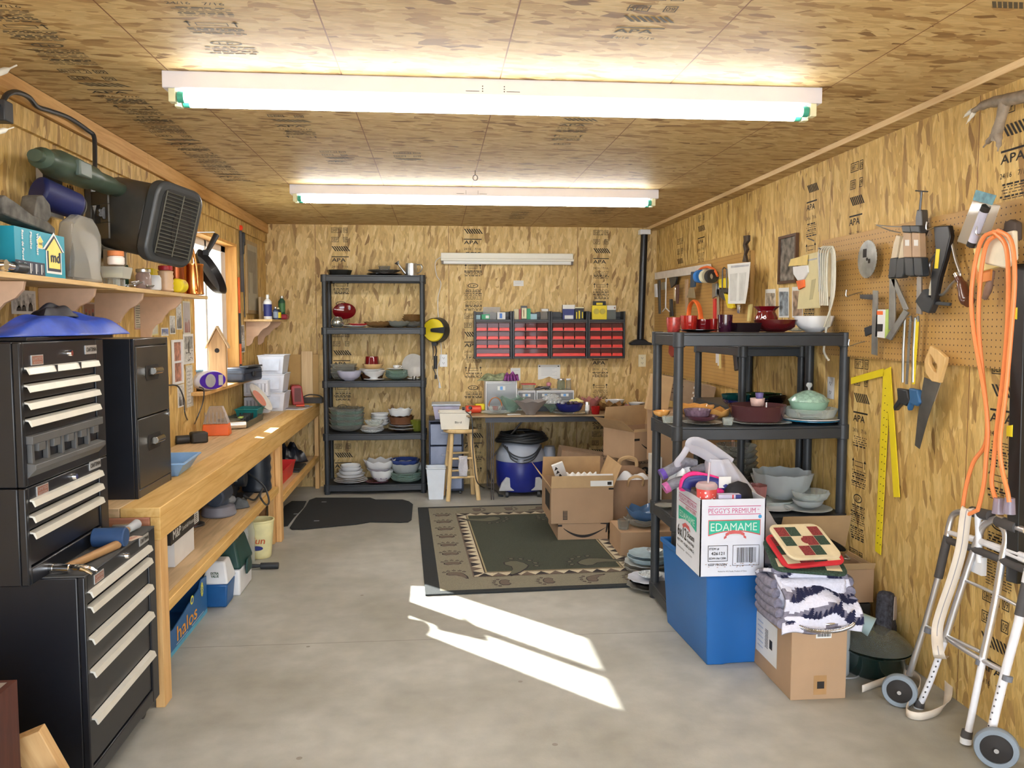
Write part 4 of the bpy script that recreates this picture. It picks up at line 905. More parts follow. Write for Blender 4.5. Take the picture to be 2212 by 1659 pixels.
# charger with cables
p=Vector((-1.43,5.15,0))
t=thing('battery_charger','black charger and adapter lying with its cables on the workbench','charger',(p.x,p.y,B0),.5)
MB().box(-.045,-.04,0,.05,.04,.065).build('charger_body',mat('charger_black',(.03,.028,.025),.5),t,bevel=.01)
MB().cyl((-.13,.0,.026),(-.05,0,.026),.025,n=18).build('adapter',blk,t,bevel=.006)
P=[onx(363,832,-1.50),onx(385,835,-1.48),onx(398,865,-1.44),onx(400,895,-1.40),bz(412,916),bz(430,925)+Z_*.03,bz(450,915)+Z_*.04]
b=MB().tube(P,.0045,6,smooth=6)
P=[onx(430,836,-1.46),onx(440,842,-1.43),onx(438,870,-1.42),onx(425,905,-1.40),bz(418,920)]
b.tube(P,.004,6,smooth=6).tube([bz(455,915)+Z_*.03,bz(470,922)+Z_*.005,bz(484,930)+Z_*.004,bz(478,936)+Z_*.004,bz(458,935)+Z_*.005],.004,6,smooth=6)
b.tube([bz(363,948)+Z_*.004,bz(385,930)+Z_*.02,bz(398,912)+Z_*.06,bz(396,900)+Z_*.07,bz(403,905)+Z_*.03],.004,6,smooth=6)
solo(b,'charger_cord',blk,'thin black cords trailing from the radio down to the charger','cord')
p=Vector((-1.41,5.50,0))
t=thing('bit_container','tapered clear container with orange lower half on the workbench','container',(p.x,p.y,B0),.1)
MB().frus((0,0,0),(.17,.12),(.155,.105),.075).build('orange_base',mat('orange_base',(.80,.14,.02),.4),t,bevel=.006)
b=MB().frus((0,0,.0755),(.155,.105),(.08,.06),.11)
for k in range(6):b.box(-.065+k*.024,-.054,.0755,-.060+k*.024,-.035,.15)
b.build('clear_hood',glass('hood_clear',(.90,.86,.82),.25,(.7,.64,.6)),t,bevel=.003)
p=Vector((-1.36,5.78,0));t=thing('steel_driver','short silver motor body lying on the workbench beside the grey tray','motor',(p.x,p.y,B0),.45)
MB().cyl((-.04,0,.028),(.07,0,.028),.026,n=20).build('motor_body',alu,t,bevel=.003)
MB().cyl((-.08,0,.028),(-.04,0,.028),.020,n=16).build('motor_end',darkst,t,bevel=.003)
p=Vector((-1.36,6.13,0))
t=thing('tool_tray','open dark grey-green tool tray on the workbench','tray',(p.x-.03,p.y-.05,B0),0)
MB().tub((0,0,0),(.20,.52),(.21,.54),.045,.006).build('tray_body',mat('olive_grey',(.075,.08,.06),.5),t,bevel=.002)
b=MB()
for k in range(6):b.box(-.08+.01*k,-.26+k*.09,.008,.05-.005*k,-.21+k*.09,.04+.003*k)
b.build('tools_inside',blk,t,bevel=.004)
MB().cyl((-.03,-.22,.048),(-.03,-.22,.06),.075,n=24).cyl((-.03,-.22,.06),(-.03,-.22,.085),.005,n=8).build('sanding_disc',mat('disc_olive',(.10,.10,.07),.5),t,bevel=.002)
MB().box(.0,-.1,.048,.03,-.04,.06).build('green_wedge',mat('lime',(.45,.60,.15),.5),t,bevel=.004)
p=Vector((-1.37,6.42,0))
t=thing('small_basket','small teal plastic basket standing in front of the white bins','basket',(p.x-.03,p.y,B0))
b=MB().tub((0,0,0),(.13,.20),(.16,.24),.075,.004,rim=.006)
b.build('basket_body',mat('teal_plastic',(.01,.20,.20),.45),t,bevel=.002)
b=MB()
for k in range(5):b.face([(-.05+k*.022,.015),(-.04+k*.022,.015),(-.038+k*.022,.055),(-.05+k*.022,.055)],(0,-.1155,0),X_,Z_)
b.build('slots',ink,t)
# white plate leaning
t=thing('leaning_plate','white oval plate with orange rim decoration leaning on the white bins','plate',(-1.37,6.62,BENCH+.135),0,rot=(math.radians(8),math.radians(52),math.radians(10)))
MB().lathe([(0,0),(.09,0),(.125,.018),(.128,.018),(.095,-.006),(0,-.006)],36,ax=1.4).build('plate_body',mat('ivory_china',(.80,.77,.68),.25),t)
MB().lathe([(.045,.001),(.075,.002),(.075,.0025),(.045,.0015)],30,ax=1.6).build('flower_print',mat('coral_print',(.75,.22,.10),.4),t)
# white stacking bins
wb=mat('bin_white',(.74,.77,.86),.35,var=.03)
pb=bz(560,880);bx_,by_=pb.x,pb.y
lbl3=['bottom bin of the white stack in the workbench corner','middle solid bin of the white stack in the workbench corner','top bin of the white stack in the workbench corner']
for k in range(3):
 t=thing('stacking_bin',lbl3[k],'bin',(-1.335,7.06,B0+k*.152),0,'white stacking bins')
 MB().tub((0,0,.0),(.17,.24),(.21,.28),.145,.004,rim=.004).build('bin_body',wb,t,bevel=.003)
 MB().face([(-.06,.03),(.06,.03),(.07,.12),(-.07,.12)],(0,-.1455,0),X_,Z_).build('front_panel',mat('bin_shade',(.62,.68,.80),.35),t)
for k in range(2):
 t=thing('slotted_crate',('lower' if k==0 else 'upper')+' white slotted crate in front of the stacked bins','crate',(-1.435,6.81,B0+k*.135),0,'white slotted crates')
 b=MB();W_,D_,H_=.19,.09,.125
 b.box(-W_/2,0,0,W_/2,D_,.01).box(-W_/2,0,.1,W_/2,.008,H_).box(-W_/2,0,.01,W_/2,.008,.03)
 for q in range(7):x=-W_/2+q*(W_-.022)/6;b.box(x,0,.03,x+.022,.008,.10)
 b.box(-W_/2,.008,.01,-W_/2+.006,D_,H_).box(W_/2-.006,.008,.01,W_/2,D_,H_).box(-W_/2+.006,D_-.006,.01,W_/2-.006,D_,H_)
 b.build('crate_body',wb,t,bevel=.002)
 # radio, black things, phone, magazine
p=Vector((-1.14,7.35,0))
t=thing('red_radio','red and black flashlight radio standing at the back of the workbench','radio',(-1.22,7.50,B0),.25)
MB().prism([(-.05,0),(.05,0),(.03,.16),(.015,.175),(-.05,.175),(-.065,.16)],(0,.08,0),X_,Z_,(0,-.15,0)).build('radio_body',mat('radio_red',(.36,.03,.03),.4),t,bevel=.008)
MB().rect((0,-.0712,0),X_,Z_,-.035,.03,.022,.15).build('speaker_panel',mat('radio_dark',(.14,.03,.025),.5),t)
b=MB().box(-.06,-.05,0,.06,.05,.19).cyl((-.03,0,.19),(-.035,0,.27),.012,n=10);solo(b,'black_holder',blk,'black upright holder between the white bins and the red radio','holder',(-1.37,7.50,B0),.1,bevel=.01)
p=bz(655,858)
b=MB().box(-.09,-.035,0,.10,.035,.05).tube([(-.08,0,.052),(-.02,0,.075),(.06,0,.07),(.1,0,.05)],.006,8,smooth=4);solo(b,'black_plane',mat('dark_tool',(.05,.05,.05),.4),'low black tool lying at the back end of the workbench','tool',(-1.06-.06,7.62,B0),-.1,bevel=.008)
p=bz(648,862)
b=MB().cyl((-.04,0,.008),(.03,.0,.008),.008,n=10).box(.03,-.012,0,.07,.012,.01,1);solo(b,'pliers',[mat('red_grip',(.75,.08,.03),.4),darkst],'small red-handled pliers on the magazine corner','pliers',(-1.15,7.22,B0+.009),.2)
p=bz(610,872)
t=thing('magazine','open magazine lying near the far end of the workbench','magazine',(-1.20,7.15,B0),-.12)
MB().box(-.11,-.14,0,.12,.16,.007).build('pages',mat('magazine_page',(.62,.60,.60),.5,var=.1),t,bevel=.002)
MB().rect((0,0,.0078),X_,Y_,-.08,.0,.12,.12,0).rect((0,0,.0078),X_,Y_,-.12,-.12,.06,-.03,1).build('picture',[mat('mag_brown',(.30,.24,.17),.5),mat('mag_blue',(.25,.25,.35),.5)],t,smooth=False)
# boards leaning in the corner behind the bench
b=MB().box(0,0,0,.27,.012,.43);solo(b,'hardboard_sheet',mat('hardboard_tan',(.52,.33,.12),.7,var=.05),'brown hardboard sheet leaning on the back wall behind the workbench','board',(at(623,800,7.8).x,7.80,B0),0,rot=(-.06,0,0),smooth=False)
b=MB().box(0,0,0,.098,.018,.46);solo(b,'pale_board',wood('pale_board',(.80,.60,.34),(.72,.50,.26),'z'),'pale narrow board leaning in front of the brown hardboard sheet','board',(at(651,800,7.77).x,7.765,B0),0,rot=(-.06,0,0),smooth=False)
# UNDER THE WORKBENCH, ON ITS SHELF
zs1,zs2=.4073,.3073
ya_,yb2=3.87,4.12
b=MB().box(-.27,0,0,0,yb2-ya_+.06,.12,0).text('HPHB',(-.18,-.001,.08),X_,Z_,.014,mi=1).text('M',(-.07,-.001,.02),X_,Z_,.02,mi=1)
solo(b,'white_carton',[white,ink],'white carton under the black box on the bench shelf','box',(-1.20,ya_+.02,zs1),smooth=False)
bw_,bl_=.30,yb2-ya_+.20
b=MB().box(-bw_,0,0,0,bl_,.075,0)
b.text('M&P',(.001,.03,.018),Y_,Z_,.042,mi=1,width=.12,bold=.002).text('Smith&Wesson',(.001,.17,.026),Y_,Z_,.022,mi=1,width=.20).rect((.0008,0,0),Y_,Z_,bl_-.085,.008,bl_-.01,.068,1)
for k in range(5):b.rect((.0014,0,0),Y_,Z_,bl_-.075,.014+k*.009,bl_-.03,.018+k*.009,2)
b.rect((0,-.0008,0),X_,Z_,-.20,.012,-.03,.062,1).rect((0,-.0014,0),X_,Z_,-.17,.02,-.06,.05,3)
solo(b,'pistol_box',[mat('box_black',(.022,.02,.02),.5),paper,ink,mat('label_blue',(.35,.45,.62),.5)],'flat black box with slanted white lettering on the bench shelf','box',(-1.19,ya_-.06,zs1+.121),.0,smooth=False)
y_=onx(405,1110,-1.2).y
t=thing('white_tool_case','white and grey hard case on top of the black box under the bench','case',(-1.30,4.22,zs1+.197),.0)
MB().frus((0,0,0),(.22,.28),(.18,.24),.085).build('case_lid',mat('grey_white',(.55,.57,.57),.4),t,bevel=.012)
def tool(name,label,px,py,Xp,parts,rz=0,cat='power tool',z=zs1):
 y=py;t=thing(name,label,cat,(Xp,y,z),rz)
 for nm,m_,mb,bv in parts:mb.build(nm,m_,t,bevel=bv)
 return t
tool('angle_grinder','dark grey angle grinder with red band lying on the bench shelf',447,4.56,-1.33,[('tool_body',mat('worn_black',(.04,.038,.035),.6,var=.4),MB().cyl((-.02,-.14,.05),(.0,.12,.05),.038,.034,18).box(-.03,.10,.0,.03,.17,.08),.008),('red_band',mat('red_band',(.30,.02,.02),.5),MB().cyl((0,.05,.05),(0,.085,.05),.042,n=18),.003),('disc_guard',darkst,MB().cyl((0,.14,.0),(0,.14,.012),.06,n=22).cyl((.0,-.15,.045),(.0,-.18,.045),.02,n=12),.002)],.1)
sb=mat('sander_blue',(.045,.06,.09),.45,var=.2)
tool('orbital_sander','grey-blue orbital sander with round base on the bench shelf',482,4.95,-1.27,[('sander_base',mat('sander_grey',(.20,.20,.24),.5),MB().lathe([(0,0),(.095,0),(.10,.01),(.09,.055),(.06,.065),(0,.065)],30),.002),('sander_top',sb,MB().cyl((-.015,-.08,.12),(.02,.10,.125),.062,.056,22).lathe([(0,.06),(.06,.06),(.05,.11),(0,.11)],24),.012),('dust_port',mat('port_grey',(.25,.27,.3),.5),MB().cyl((.03,.09,.06),(.05,.18,.05),.022,.026,14),.002)],.1)
b=lump(.15,.11,.06,21);solo(b,'dust_bag',mat('dust_cloth',(.10,.11,.12),.9,var=.3,bump=.4),'limp grey dust bag lying at the shelf edge beside the sander','bag',(-1.20,5.16,zs1),1.5,solid=.003)
tool('circular_saw','black circular saw with pale handle near the bench post',528,5.40,-1.28,[('saw_body',blk,MB().cyl((-.08,.0,.13),(.07,0,.13),.052,n=20).cyl((-.02,.0,.11),(.0,0,.11),.10,n=28),.006),('saw_handle',mat('handle_beige',(.30,.30,.24),.5),MB().tube([(.02,-.10,.13),(.02,-.06,.21),(.02,.04,.235),(.02,.11,.19),(.02,.13,.13)],.018,12,smooth=5),0),('saw_shoe',darkst,MB().box(-.09,-.17,.0,.08,.17,.006),.001)],0)
tool('belt_sander','dark belt sander lying behind the circular saw under the bench',512,5.22,-1.455,[('sander_body',mat('worn_black2',(.05,.05,.045),.5,var=.3),MB().box(-.05,-.13,0,.05,.13,.13).cyl((0,-.11,.15),(0,.1,.15),.025,n=14),.02)],.1)
P=[(-1.20,5.42,zs1+.16),onx(568,1048,-1.10),onx(578,1068,-1.06),onx(581,1085,-1.05),onx(574,1090,-1.05),onx(562,1072,-1.06),(-1.12,5.45,zs1+.05),(-1.14,5.3,zs1+.012),(-1.17,5.15,zs1+.07)]
solo(MB().tube(P,.006,8,smooth=6),'tool_cord',blk,'black looped cord hanging over the shelf edge by the bench post','cord')
jc_=mat('jug_blue_black',(.012,.018,.03),.35)
for k,(px,Xp,lb)in enumerate(((5.66,-1.20,'black ribbed jug with orange cap beside the bench post'),(5.66,-1.41,'darker black jug without visible cap behind the ribbed one'))):
 t=thing('fuel_jug',lb,'jug',(Xp,px,zs1),0)
 pr=[(.085,0),(.095,.01)]+[(.095-(.006 if i%2 else 0),.03+i*.03)for i in range(8)]+[(.075,.275),(.03,.29),(.03,.31)]
 MB().lathe(pr,28,sq=.25).build('jug_body',jc_,t)
 if k==0:MB().cyl((0,0,.31),(0,0,.345),.036,.034,18).build('orange_cap',mat('orange_cap',(.85,.14,.05),.4),t,bevel=.003)
 else:MB().cyl((0,0,.31),(0,0,.33),.03,n=14).build('cap',blk,t)
b=lump(.16,.12,.20,31);solo(b,'orange_vest',mat('orange_cloth',(.75,.13,.04),.8),'orange cloth bundle just behind the bench post','cloth',(-1.36,6.25,zs2),0,solid=.004)
b=MB().prism([(-.03,0),(.05,0),(.03,.14),(.05,.27),(.0,.30),(-.04,.16)],(0,.03,0),X_,Z_,(0,-.07,0));solo(b,'black_boot_tool',blk,'tall black tool standing beside the orange cloth under the bench','tool',(-1.23,6.16,zs2),.3,bevel=.015)
t=thing('red_tray','red plastic tray on the far bench shelf','tray',(-1.25,6.55,zs2),.0)
MB().tub((0,0,0),(.18,.50),(.22,.56),.11,.004,rim=.006).build('tray_body',mat('tray_red',(.72,.03,.03),.4),t,bevel=.003)
b=MB().box(-.14,-.18,0,.12,.2,.012).box(-.10,-.1,.012,.12,.18,.02);solo(b,'black_folder',mat('folder_black',(.02,.022,.025),.5),'flat black folders at the far end of the bench shelf','folder',(-1.24,7.06,zs2),.0,bevel=.003)
b=lump(.30,.26,.17,33,freq=5);solo(b,'black_bag',mat('glossy_black_bag',(.012,.015,.025),.3),'shiny crumpled black bag at the far end of the bench shelf','bag',(-1.30,7.45,zs2),.3,solid=.003)
# UNDER THE WORKBENCH, ON THE FLOOR
Pn,Pf=onz(354,1440),onz(441,1322)
L_=Pf.y-Pn.y;rzb=math.atan2(-(Pf.x-Pn.x),Pf.y-Pn.y)
t=thing('fruit_crate','blue cardboard citrus crate with orange lettering on the floor under the bench','crate',(-1.215,Pn.y,0),0)
hbl=mat('halos_blue',(.02,.13,.36),.45,var=.05);hcy=mat('halos_cyan',(.10,.42,.62),.45)
H_=.19;W_=.30
b=MB();th=.005
side=[(0,0),(L_,0),(L_,.195),(L_*.86,.205),(L_*.80,.17),(L_*.55,.150),(L_*.42,.135),(L_*.2,.115),(0,.14)]
b.prism(side,(0,0,0),Y_,Z_,(-th,0,0),0);b.box(-W_,0,0,-W_+th,L_,.16).box(-W_+th,0,0,-th,th,.16).box(-W_+th,L_-th,0,-th,L_,.19).box(-W_+th,th,0,-th,L_-th,th)
b.rect((.0008,0,0),Y_,Z_,0,0,L_,.022,1)
b.text('halos',(.0016,L_*.27,.040),Y_,Z_,.072,mi=2,width=L_*.46,bold=.003)
b.face([(L_*.62+.028*math.cos(q*PI/8),.155+.022*math.sin(q*PI/8))for q in range(16)],(.0016,0,0),Y_,Z_,3);b.face([(L_*.62+.018*math.cos(q*PI/8),.155+.012*math.sin(q*PI/8))for q in range(16)],(.0022,0,0),Y_,Z_,0)
b.face([(L_*.87+(.026 if q%2 else .021)*math.cos(q*PI/12),.152+(.04 if q%2 else .034)*math.sin(q*PI/12))for q in range(24)],(.0016,0,0),Y_,Z_,3)
b.text('5',(.0024,L_*.855,.135),Y_,Z_,.03,mi=0,bold=.002).rect((.0016,0,0),Y_,Z_,L_*.25,.028,L_*.5,.031,4).rect((.0016,0,0),Y_,Z_,L_*.6,.028,L_*.9,.031,4)
b.build('crate_body',[hbl,hcy,mat('halos_orange',(.95,.38,.03),.45),mat('halos_yellow',(.95,.85,.10),.45),wpr],t,smooth=False)
b=lump(.20,.26,.17,41,freq=4);solo(b,'white_plastic_bag',mat('bag_white_grey',(.62,.62,.66),.5),'crumpled white plastic bag inside the blue citrus crate','bag',(-1.365,Pn.y+.2,.012),.3,solid=.002)
t=thing('small_cooler','small cooler with white lid and blue base on the floor under the bench','cooler',(-1.12,4.50,0),.0)
MB().frus((-.065,.09,0),(.11,.15),(.13,.18),.13).build('base',mat('cooler_blue',(.012,.10,.30),.4),t,bevel=.01)
MB().frus((-.065,.09,.131),(.14,.19),(.09,.11),.115).build('lid',white,t,bevel=.01)
MB().text('EXTRA',(-.085,.0005,.185),X_,Z_,.014,width=.04,bold=.001).text('VALUE',(-.085,.003,.168),X_,Z_,.014,width=.04,bold=.001).build('lettering',grn2,t,smooth=False)
t=thing('large_cooler','dark green lidded cooler with white base on the floor under the bench','cooler',(-1.09,4.70,0),0)
MB().box(-.27,.0,0,-.01,.30,.15).build('base',white,t,bevel=.012)
MB().frus((-.14,.15,.151),(.28,.32),(.20,.24),.16).build('lid',mat('cooler_green',(.012,.055,.045),.45),t,bevel=.015)
MB().prism([(.09,.10),(.21,.10),(.21,.135),(.19,.18),(.11,.18),(.09,.135)],(.0,0,0),Y_,Z_,(.012,0,0)).build('handle',mat('handle_green',(.01,.05,.045),.4),t,bevel=.004)
b=MB().tub((0,0,0),(.16,.20),(.17,.21),.035,.003);solo(b,'clear_parts_box',clear,'flat clear parts box on the dark green cooler lid','box',(-1.21,4.85,.312),.1,bevel=.002)
b=MB().box(-.12,-.08,0,.10,.10,.16,0).box(-.13,-.09,.16,.11,.11,.185,1);solo(b,'blue_storage_box',[mat('royal_blue',(.01,.03,.25),.35),mat('box_lid_dark',(.02,.03,.05),.4)],'royal blue plastic box with dark lid behind the citrus crate','box',(-1.375,4.62,0),0,bevel=.006)
b=MB().box(-.15,-.08,0,.1,.08,.25);solo(b,'long_green_case',mat('deep_green',(.008,.028,.024),.4),'long dark green case lying deep under the bench behind the coolers','case',(-1.36,5.15,0),0,bevel=.01)
yy=onx(550,1190,-1.16).y
t=thing('cake_dome','clear plastic dome over a white tub under the bench','container',(-1.325,5.38,0),0)
MB().lathe([(.12,.02),(.125,.22),(.12,.24),(.0,.24)],28).build('white_tub',wb,t)
MB().lathe([(.16,.0),(.162,.2),(.145,.28),(.10,.325),(.0,.34)],32).build('clear_dome',clear,t)
t=thing('yellow_cup','tall pale yellow printed tub standing by the bench post','tub',(-1.15,5.50,0),0)
MB().lathe([(.062,0),(.068,.01),(.085,.235),(.09,.24),(.09,.25),(.083,.25),(.066,.02)],28).build('tub_body',mat('butter_yellow',(.85,.78,.42),.45),t)
b=MB();b.text('Sun',(-.05,-.083,.105),X_,Z_,.045,mi=0,width=.09,bold=.002,slant=.2).prism([(.04*math.cos(q*PI/8),.015*math.sin(q*PI/8))for q in range(16)],(-.01,-.079,.075),X_,Z_,(0,.004,0),1);b.build('print',[mat('tub_red',(.6,.12,.03),.5),navy],t)
b=lump(.14,.12,.08,51);solo(b,'black_cap',blk,'black rounded cap with red patch behind the yellow tub','cap',(-1.30,onz(562,1200).y+.28,.05),0,solid=.003)
b=MB().cyl((-.10,0,0),(-.02,0,0),.016,.010,14).cyl((-.02,0,0),(.09,0,0),.020,n=18).cyl((-.30,.05,0),(-.10,0,0),.012,n=10,mi=1)
solo(b,'black_handle',[blk,pinex],'black tool handle sticking out onto the floor beside the green cooler','tool',onz(570,1222,.021)+Vector((0,0,.0)),.0,bevel=.003)
b=MB().box(-.05,0,0,.05,.02,.45);solo(b,'brown_plank',pinez,'reddish brown plank standing behind the yellow tub by the post','plank',(-1.25,5.68,0),0)
# DISHES
wave=dict(amp=.05,zamp=.010)
def dish_mesh(kind,r,h,sc=0,amp=.0,zamp=.0,sq=0,ax=1.0,n=0):
 n=n or(sc*4 if sc else 28);n=max(24,min(n,64));t=max(.0025,r*.03)
 if kind=='plate':
  h=max(h,.010);pr=[(r*.55,0),(r*.62,h*.25),(r,h),(r,h+t*.7),(r*.60,h*.25+t),(0,h*.2+t)]
 elif kind=='bowl':
  pr=[(r*.42,0),(r*.45,h*.06),(r*.68,h*.18),(r*.86,h*.42),(r*.95,h*.75),(r,h),(r-t,h+t*.3),(r*.93-t,h*.76),(r*.82,h*.45),(r*.62,h*.22),(0,h*.12)]
 elif kind=='deep':
  pr=[(r*.62,0),(r*.7,h*.05),(r*.86,h*.35),(r*.95,h*.8),(r,h),(r-t,h+t*.3),(r*.92-t,h*.8),(r*.8,h*.38),(r*.6,h*.1),(0,h*.08)]
 elif kind=='cone':
  pr=[(r*.30,0),(r*.32,h*.08),(r*.60,h*.5),(r,h),(r-t,h+t*.3),(r*.55,h*.5),(r*.25,h*.12),(0,h*.1)]
 elif kind=='ped':
  pr=[(r*.45,0),(r*.3,h*.12),(r*.35,h*.2),(r*.75,h*.5),(r,h),(r-t,h+t*.3),(r*.7,h*.55),(0,h*.3)]
 elif kind=='cup':
  pr=[(r*.80,0),(r*.84,h*.03),(r*.95,h*.6),(r,h),(r-t,h),(r*.90-t,h*.6),(r*.76,h*.08),(0,h*.07)]
 elif kind=='pie':
  pr=[(r*.82,0),(r*.86,h*.1),(r*.97,h*.9),(r,h),(r-t,h+t*.3),(r*.83,h*.2),(0,h*.15)]
 elif kind=='vase':
  pr=[(r*.55,0),(r*.8,h*.1),(r*.92,h*.32),(r*.88,h*.55),(r*.68,h*.78),(r*.72,h*.86),(r,h),(r-t,h),(r*.64,h*.8),(r*.8,h*.5),(r*.7,h*.1),(0,h*.06)]
 elif kind=='jug':
  pr=[(r*.6,0),(r*.95,h*.25),(r,h*.5),(r*.85,h*.8),(r*.6,h*.95),(r*.6,h),(r*.55,h),(r*.8,h*.78),(0,h*.1)]
 return MB().lathe(pr,n,sc=sc,amp=amp,zamp=zamp,sq=sq,ax=ax)
def dish(kind,px,wpx,hpx,z,Y,m,label,name=None,cat=None,group=None,sc=0,amp=0,zamp=0,sq=0,ax=1.0,rz=0,rot=None,py=0,h=None):
 """a dish wpx wide and hpx high in the view, standing on height z at depth Y"""
 p=at(px,830,Y);d=Vector((p.x,Y,0)).length;k=d/FPX
 r=wpx/2*k;h=h if h is not None else hpx*k
 if zamp:zamp*=r
 nm=name or{'plate':'plate','cup':'glass_tumbler','vase':'vase','jug':'round_jug'}.get(kind,'bowl')
 o=solo(dish_mesh(kind,r,h,sc,amp,zamp,sq,ax),nm,m,label,cat or nm.split('_')[-1],(p.x,Y,z),rz,group,rot,ang=50)
 return o,r,h
redg=mat('ruby_glass',(.15,.004,.008),.08,coat=.6,var=.2);redl=glass('ruby_clear',(.75,.10,.08),.45,(.42,.02,.02));amber=glass('amber_glass',(.62,.40,.20),.4,(.34,.20,.08));marig=mat('marigold_glass',(.72,.36,.10),.15,coat=.6,var=.25)
ameth=glass('amethyst_glass',(.34,.16,.17),.6,(.13,.05,.055));blackg=mat('black_glass',(.012,.006,.008),.08,coat=.6);grng=glass('sea_green_glass',(.74,.85,.80),.16,(.42,.56,.50));frost=glass('frosted_glass',(.82,.84,.84),.55,(.62,.66,.66),.3)
jade=mat('jade_glass',(.30,.50,.38),.2,coat=.4,var=.15);cob=mat('cobalt_glass',(.008,.012,.12),.1,coat=.5);tealg=mat('teal_glass',(.01,.09,.09),.12,coat=.5);olive=glass('olive_glass',(.45,.45,.15),.5,(.20,.22,.03));bluec=glass('blue_clear',(.35,.52,.70),.5,(.12,.24,.45));lilac=mat('lilac_glass',(.44,.44,.56),.2,coat=.3);pinkg=glass('pink_glass',(.88,.62,.60),.35,(.62,.32,.32));dgrey=glass('grey_glass',(.55,.56,.52),.4,(.30,.31,.28));tanb=mat('bamboo_bowl',(.64,.42,.19),.5);brn=mat('brown_glaze',(.14,.055,.025),.25)
# black resin rack by the back wall
def rack(name,label,x0,x1,y0,y1,zs,th=.055,bow=.02,pr=.021,mesh=True,mask=None,front=None):
 """moulded shelving: lipped shelves with bowed front edges, round posts in sections"""
 t=thing(name,label,'shelving unit',(x0,y0,0));W,D=x1-x0,y1-y0
 for z in zs:
  b=MB();n=12
  if W>=D:poly=[(W*i/n,-bow*math.sin(PI*i/n))for i in range(n+1)]+[(W,D),(0,D)]
  else:poly=[(0,0),(W,0),(W,D),(0,D)]
  b.prism(poly,(0,0,z-.012),X_,Y_,(0,0,.012))
  rim=[]
  if W>=D:
   P=[(W*i/n,-bow*math.sin(PI*i/n))for i in range(n+1)]
   b.prism(P+[(x,y+.012)for x,y in P[::-1]],(0,0,z-th),X_,Y_,(0,0,th-.012))
  else:b.box(0,0,z-th,W,.012,z-.012)
  b.box(0,.012,z-th,.012,D,z-.012).box(W-.012,.012,z-th,W,D,z-.012).box(.012,D-.012,z-th,W-.012,D,z-.012)
  for gx in range(1,6):b.box(W*gx/6-.003,.012,z-th*.7,W*gx/6+.003,D-.012,z-.012)
  for cx in(0,W):
   for cy in(0,D):b.cyl((cx+(.02 if cx==0 else-.02),cy+(.02 if cy==0 else-.02),z-th-.006),(cx+(.02 if cx==0 else-.02),cy+(.02 if cy==0 else-.02),z+.003),.031,n=18)
  b.build('shelf',rackm,t,bevel=.003)
 for cx in(.02,W-.02):
  for cy in(.02,D-.02):
   segs=[0]+[z for z in zs]
   b=MB()
   for a,c in zip(segs[:-1],segs[1:]):
    if c-a>.12:b.cyl((cx,cy,a),(cx,cy,c-.01),pr,n=16)
    else:b.cyl((cx,cy,a),(cx,cy,c-.01),pr+.004,n=16)
   b.build('post',rackm,t)
 return t
R1Y0,R1Y1=7.46,7.83
ra,rb_=at(698,830,R1Y0).x,at(918,830,R1Y0).x
z1=[at(800,q,R1Y0).z for q in(1047,937,823,708,594)]
rack('shelving_unit','tall narrow black shelving unit full of dishes against the back wall',ra,rb_,R1Y0,R1Y1,z1)
def on1(i):return z1[i]+.0035
Yc=7.64
# top shelf
d_=dish
d_('pie',737,52,11,on1(4),Yc,mat('dark_pewter',(.06,.06,.055),.25,.6),'dark footed bowl with flared rim at the left of the rack top',sc=8,amp=.04)
d_('plate',833,76,3,on1(4),Yc,blackg,'wide black plate at the bottom of the pile on the rack top')
d_('plate',833,68,8,on1(4)+.013,Yc,mat('dark_patterned',(.10,.09,.08),.3,var=.8,scale=60),'dark patterned scalloped plate on the black plate, rack top',sc=10,amp=.03)
d_('cup',833,26,9,on1(4)+.048,Yc,smoke,'small clear dish on the plates on the rack top',name='glass_dish',cat='dish')
t=thing('watering_can','small galvanised watering can at the right of the rack top','watering can',(at(888,570,Yc).x,Yc,on1(4)))
MB().lathe([(.052,0),(.052,.11),(.048,.112),(.045,.11),(.045,.01),(0,.008)],26).build('can_body',mat('galvanised',(.60,.62,.64),.3,.9,var=.2,scale=30),t)
MB().tube([(-.05,0,.02),(-.085,0,.065),(-.115,0,.105)],[.012,.009,.008],10,smooth=3).cyl((-.112,0,.10),(-.128,0,.122),.008,.024,14).build('spout',MATS['galvanised'],t)
MB().tube([(.05,0,.10),(.085,0,.10),(.098,0,.07),(.08,0,.035),(.052,0,.025)],.005,8,smooth=5).build('handle',MATS['galvanised'],t)
# second shelf
o,r,h=d_('plate',747,48,8,on1(3)+.08,Yc+.10,redg,'glossy dark red oval dish propped up on the second shelf',rot=(math.radians(72),0,0),ax=.75)
o.location.z=on1(3)+.135
d_('jug',731,28,22,on1(3),7.53,mat('silver_ball',(.42,.44,.42),.12,.8,var=.5,scale=18),'silvery ball-shaped dish at the left post of the second shelf')
d_('plate',770,54,3,on1(3),Yc-.06,porc,'white plate below the red one on the second shelf')
d_('plate',776,46,4,on1(3)+.014,Yc-.06,mat('bright_red_china',(.60,.02,.03),.2),'bright red plate on the white plate, second shelf')
d_('plate',757,36,3,on1(3),7.72,pinkg,'pink glass plate behind the white plate, second shelf')
for k,(px,w_,h_,Y,m_,lb)in enumerate(((820,62,8,7.6,amber,'amber scalloped bowl left of centre on the second shelf'),(862,46,10,7.55,dgrey,'dark grey cut bowl right of centre on the second shelf'),(845,50,9,7.74,amber,'rear amber bowl in the middle of the second shelf'),(890,50,9,7.66,smoke,'smoky scalloped bowl at the right of the second shelf'))):
 d_('bowl',px,w_,h_+3,on1(3),Y,m_,lb,sc=10,amp=.05,zamp=.04)
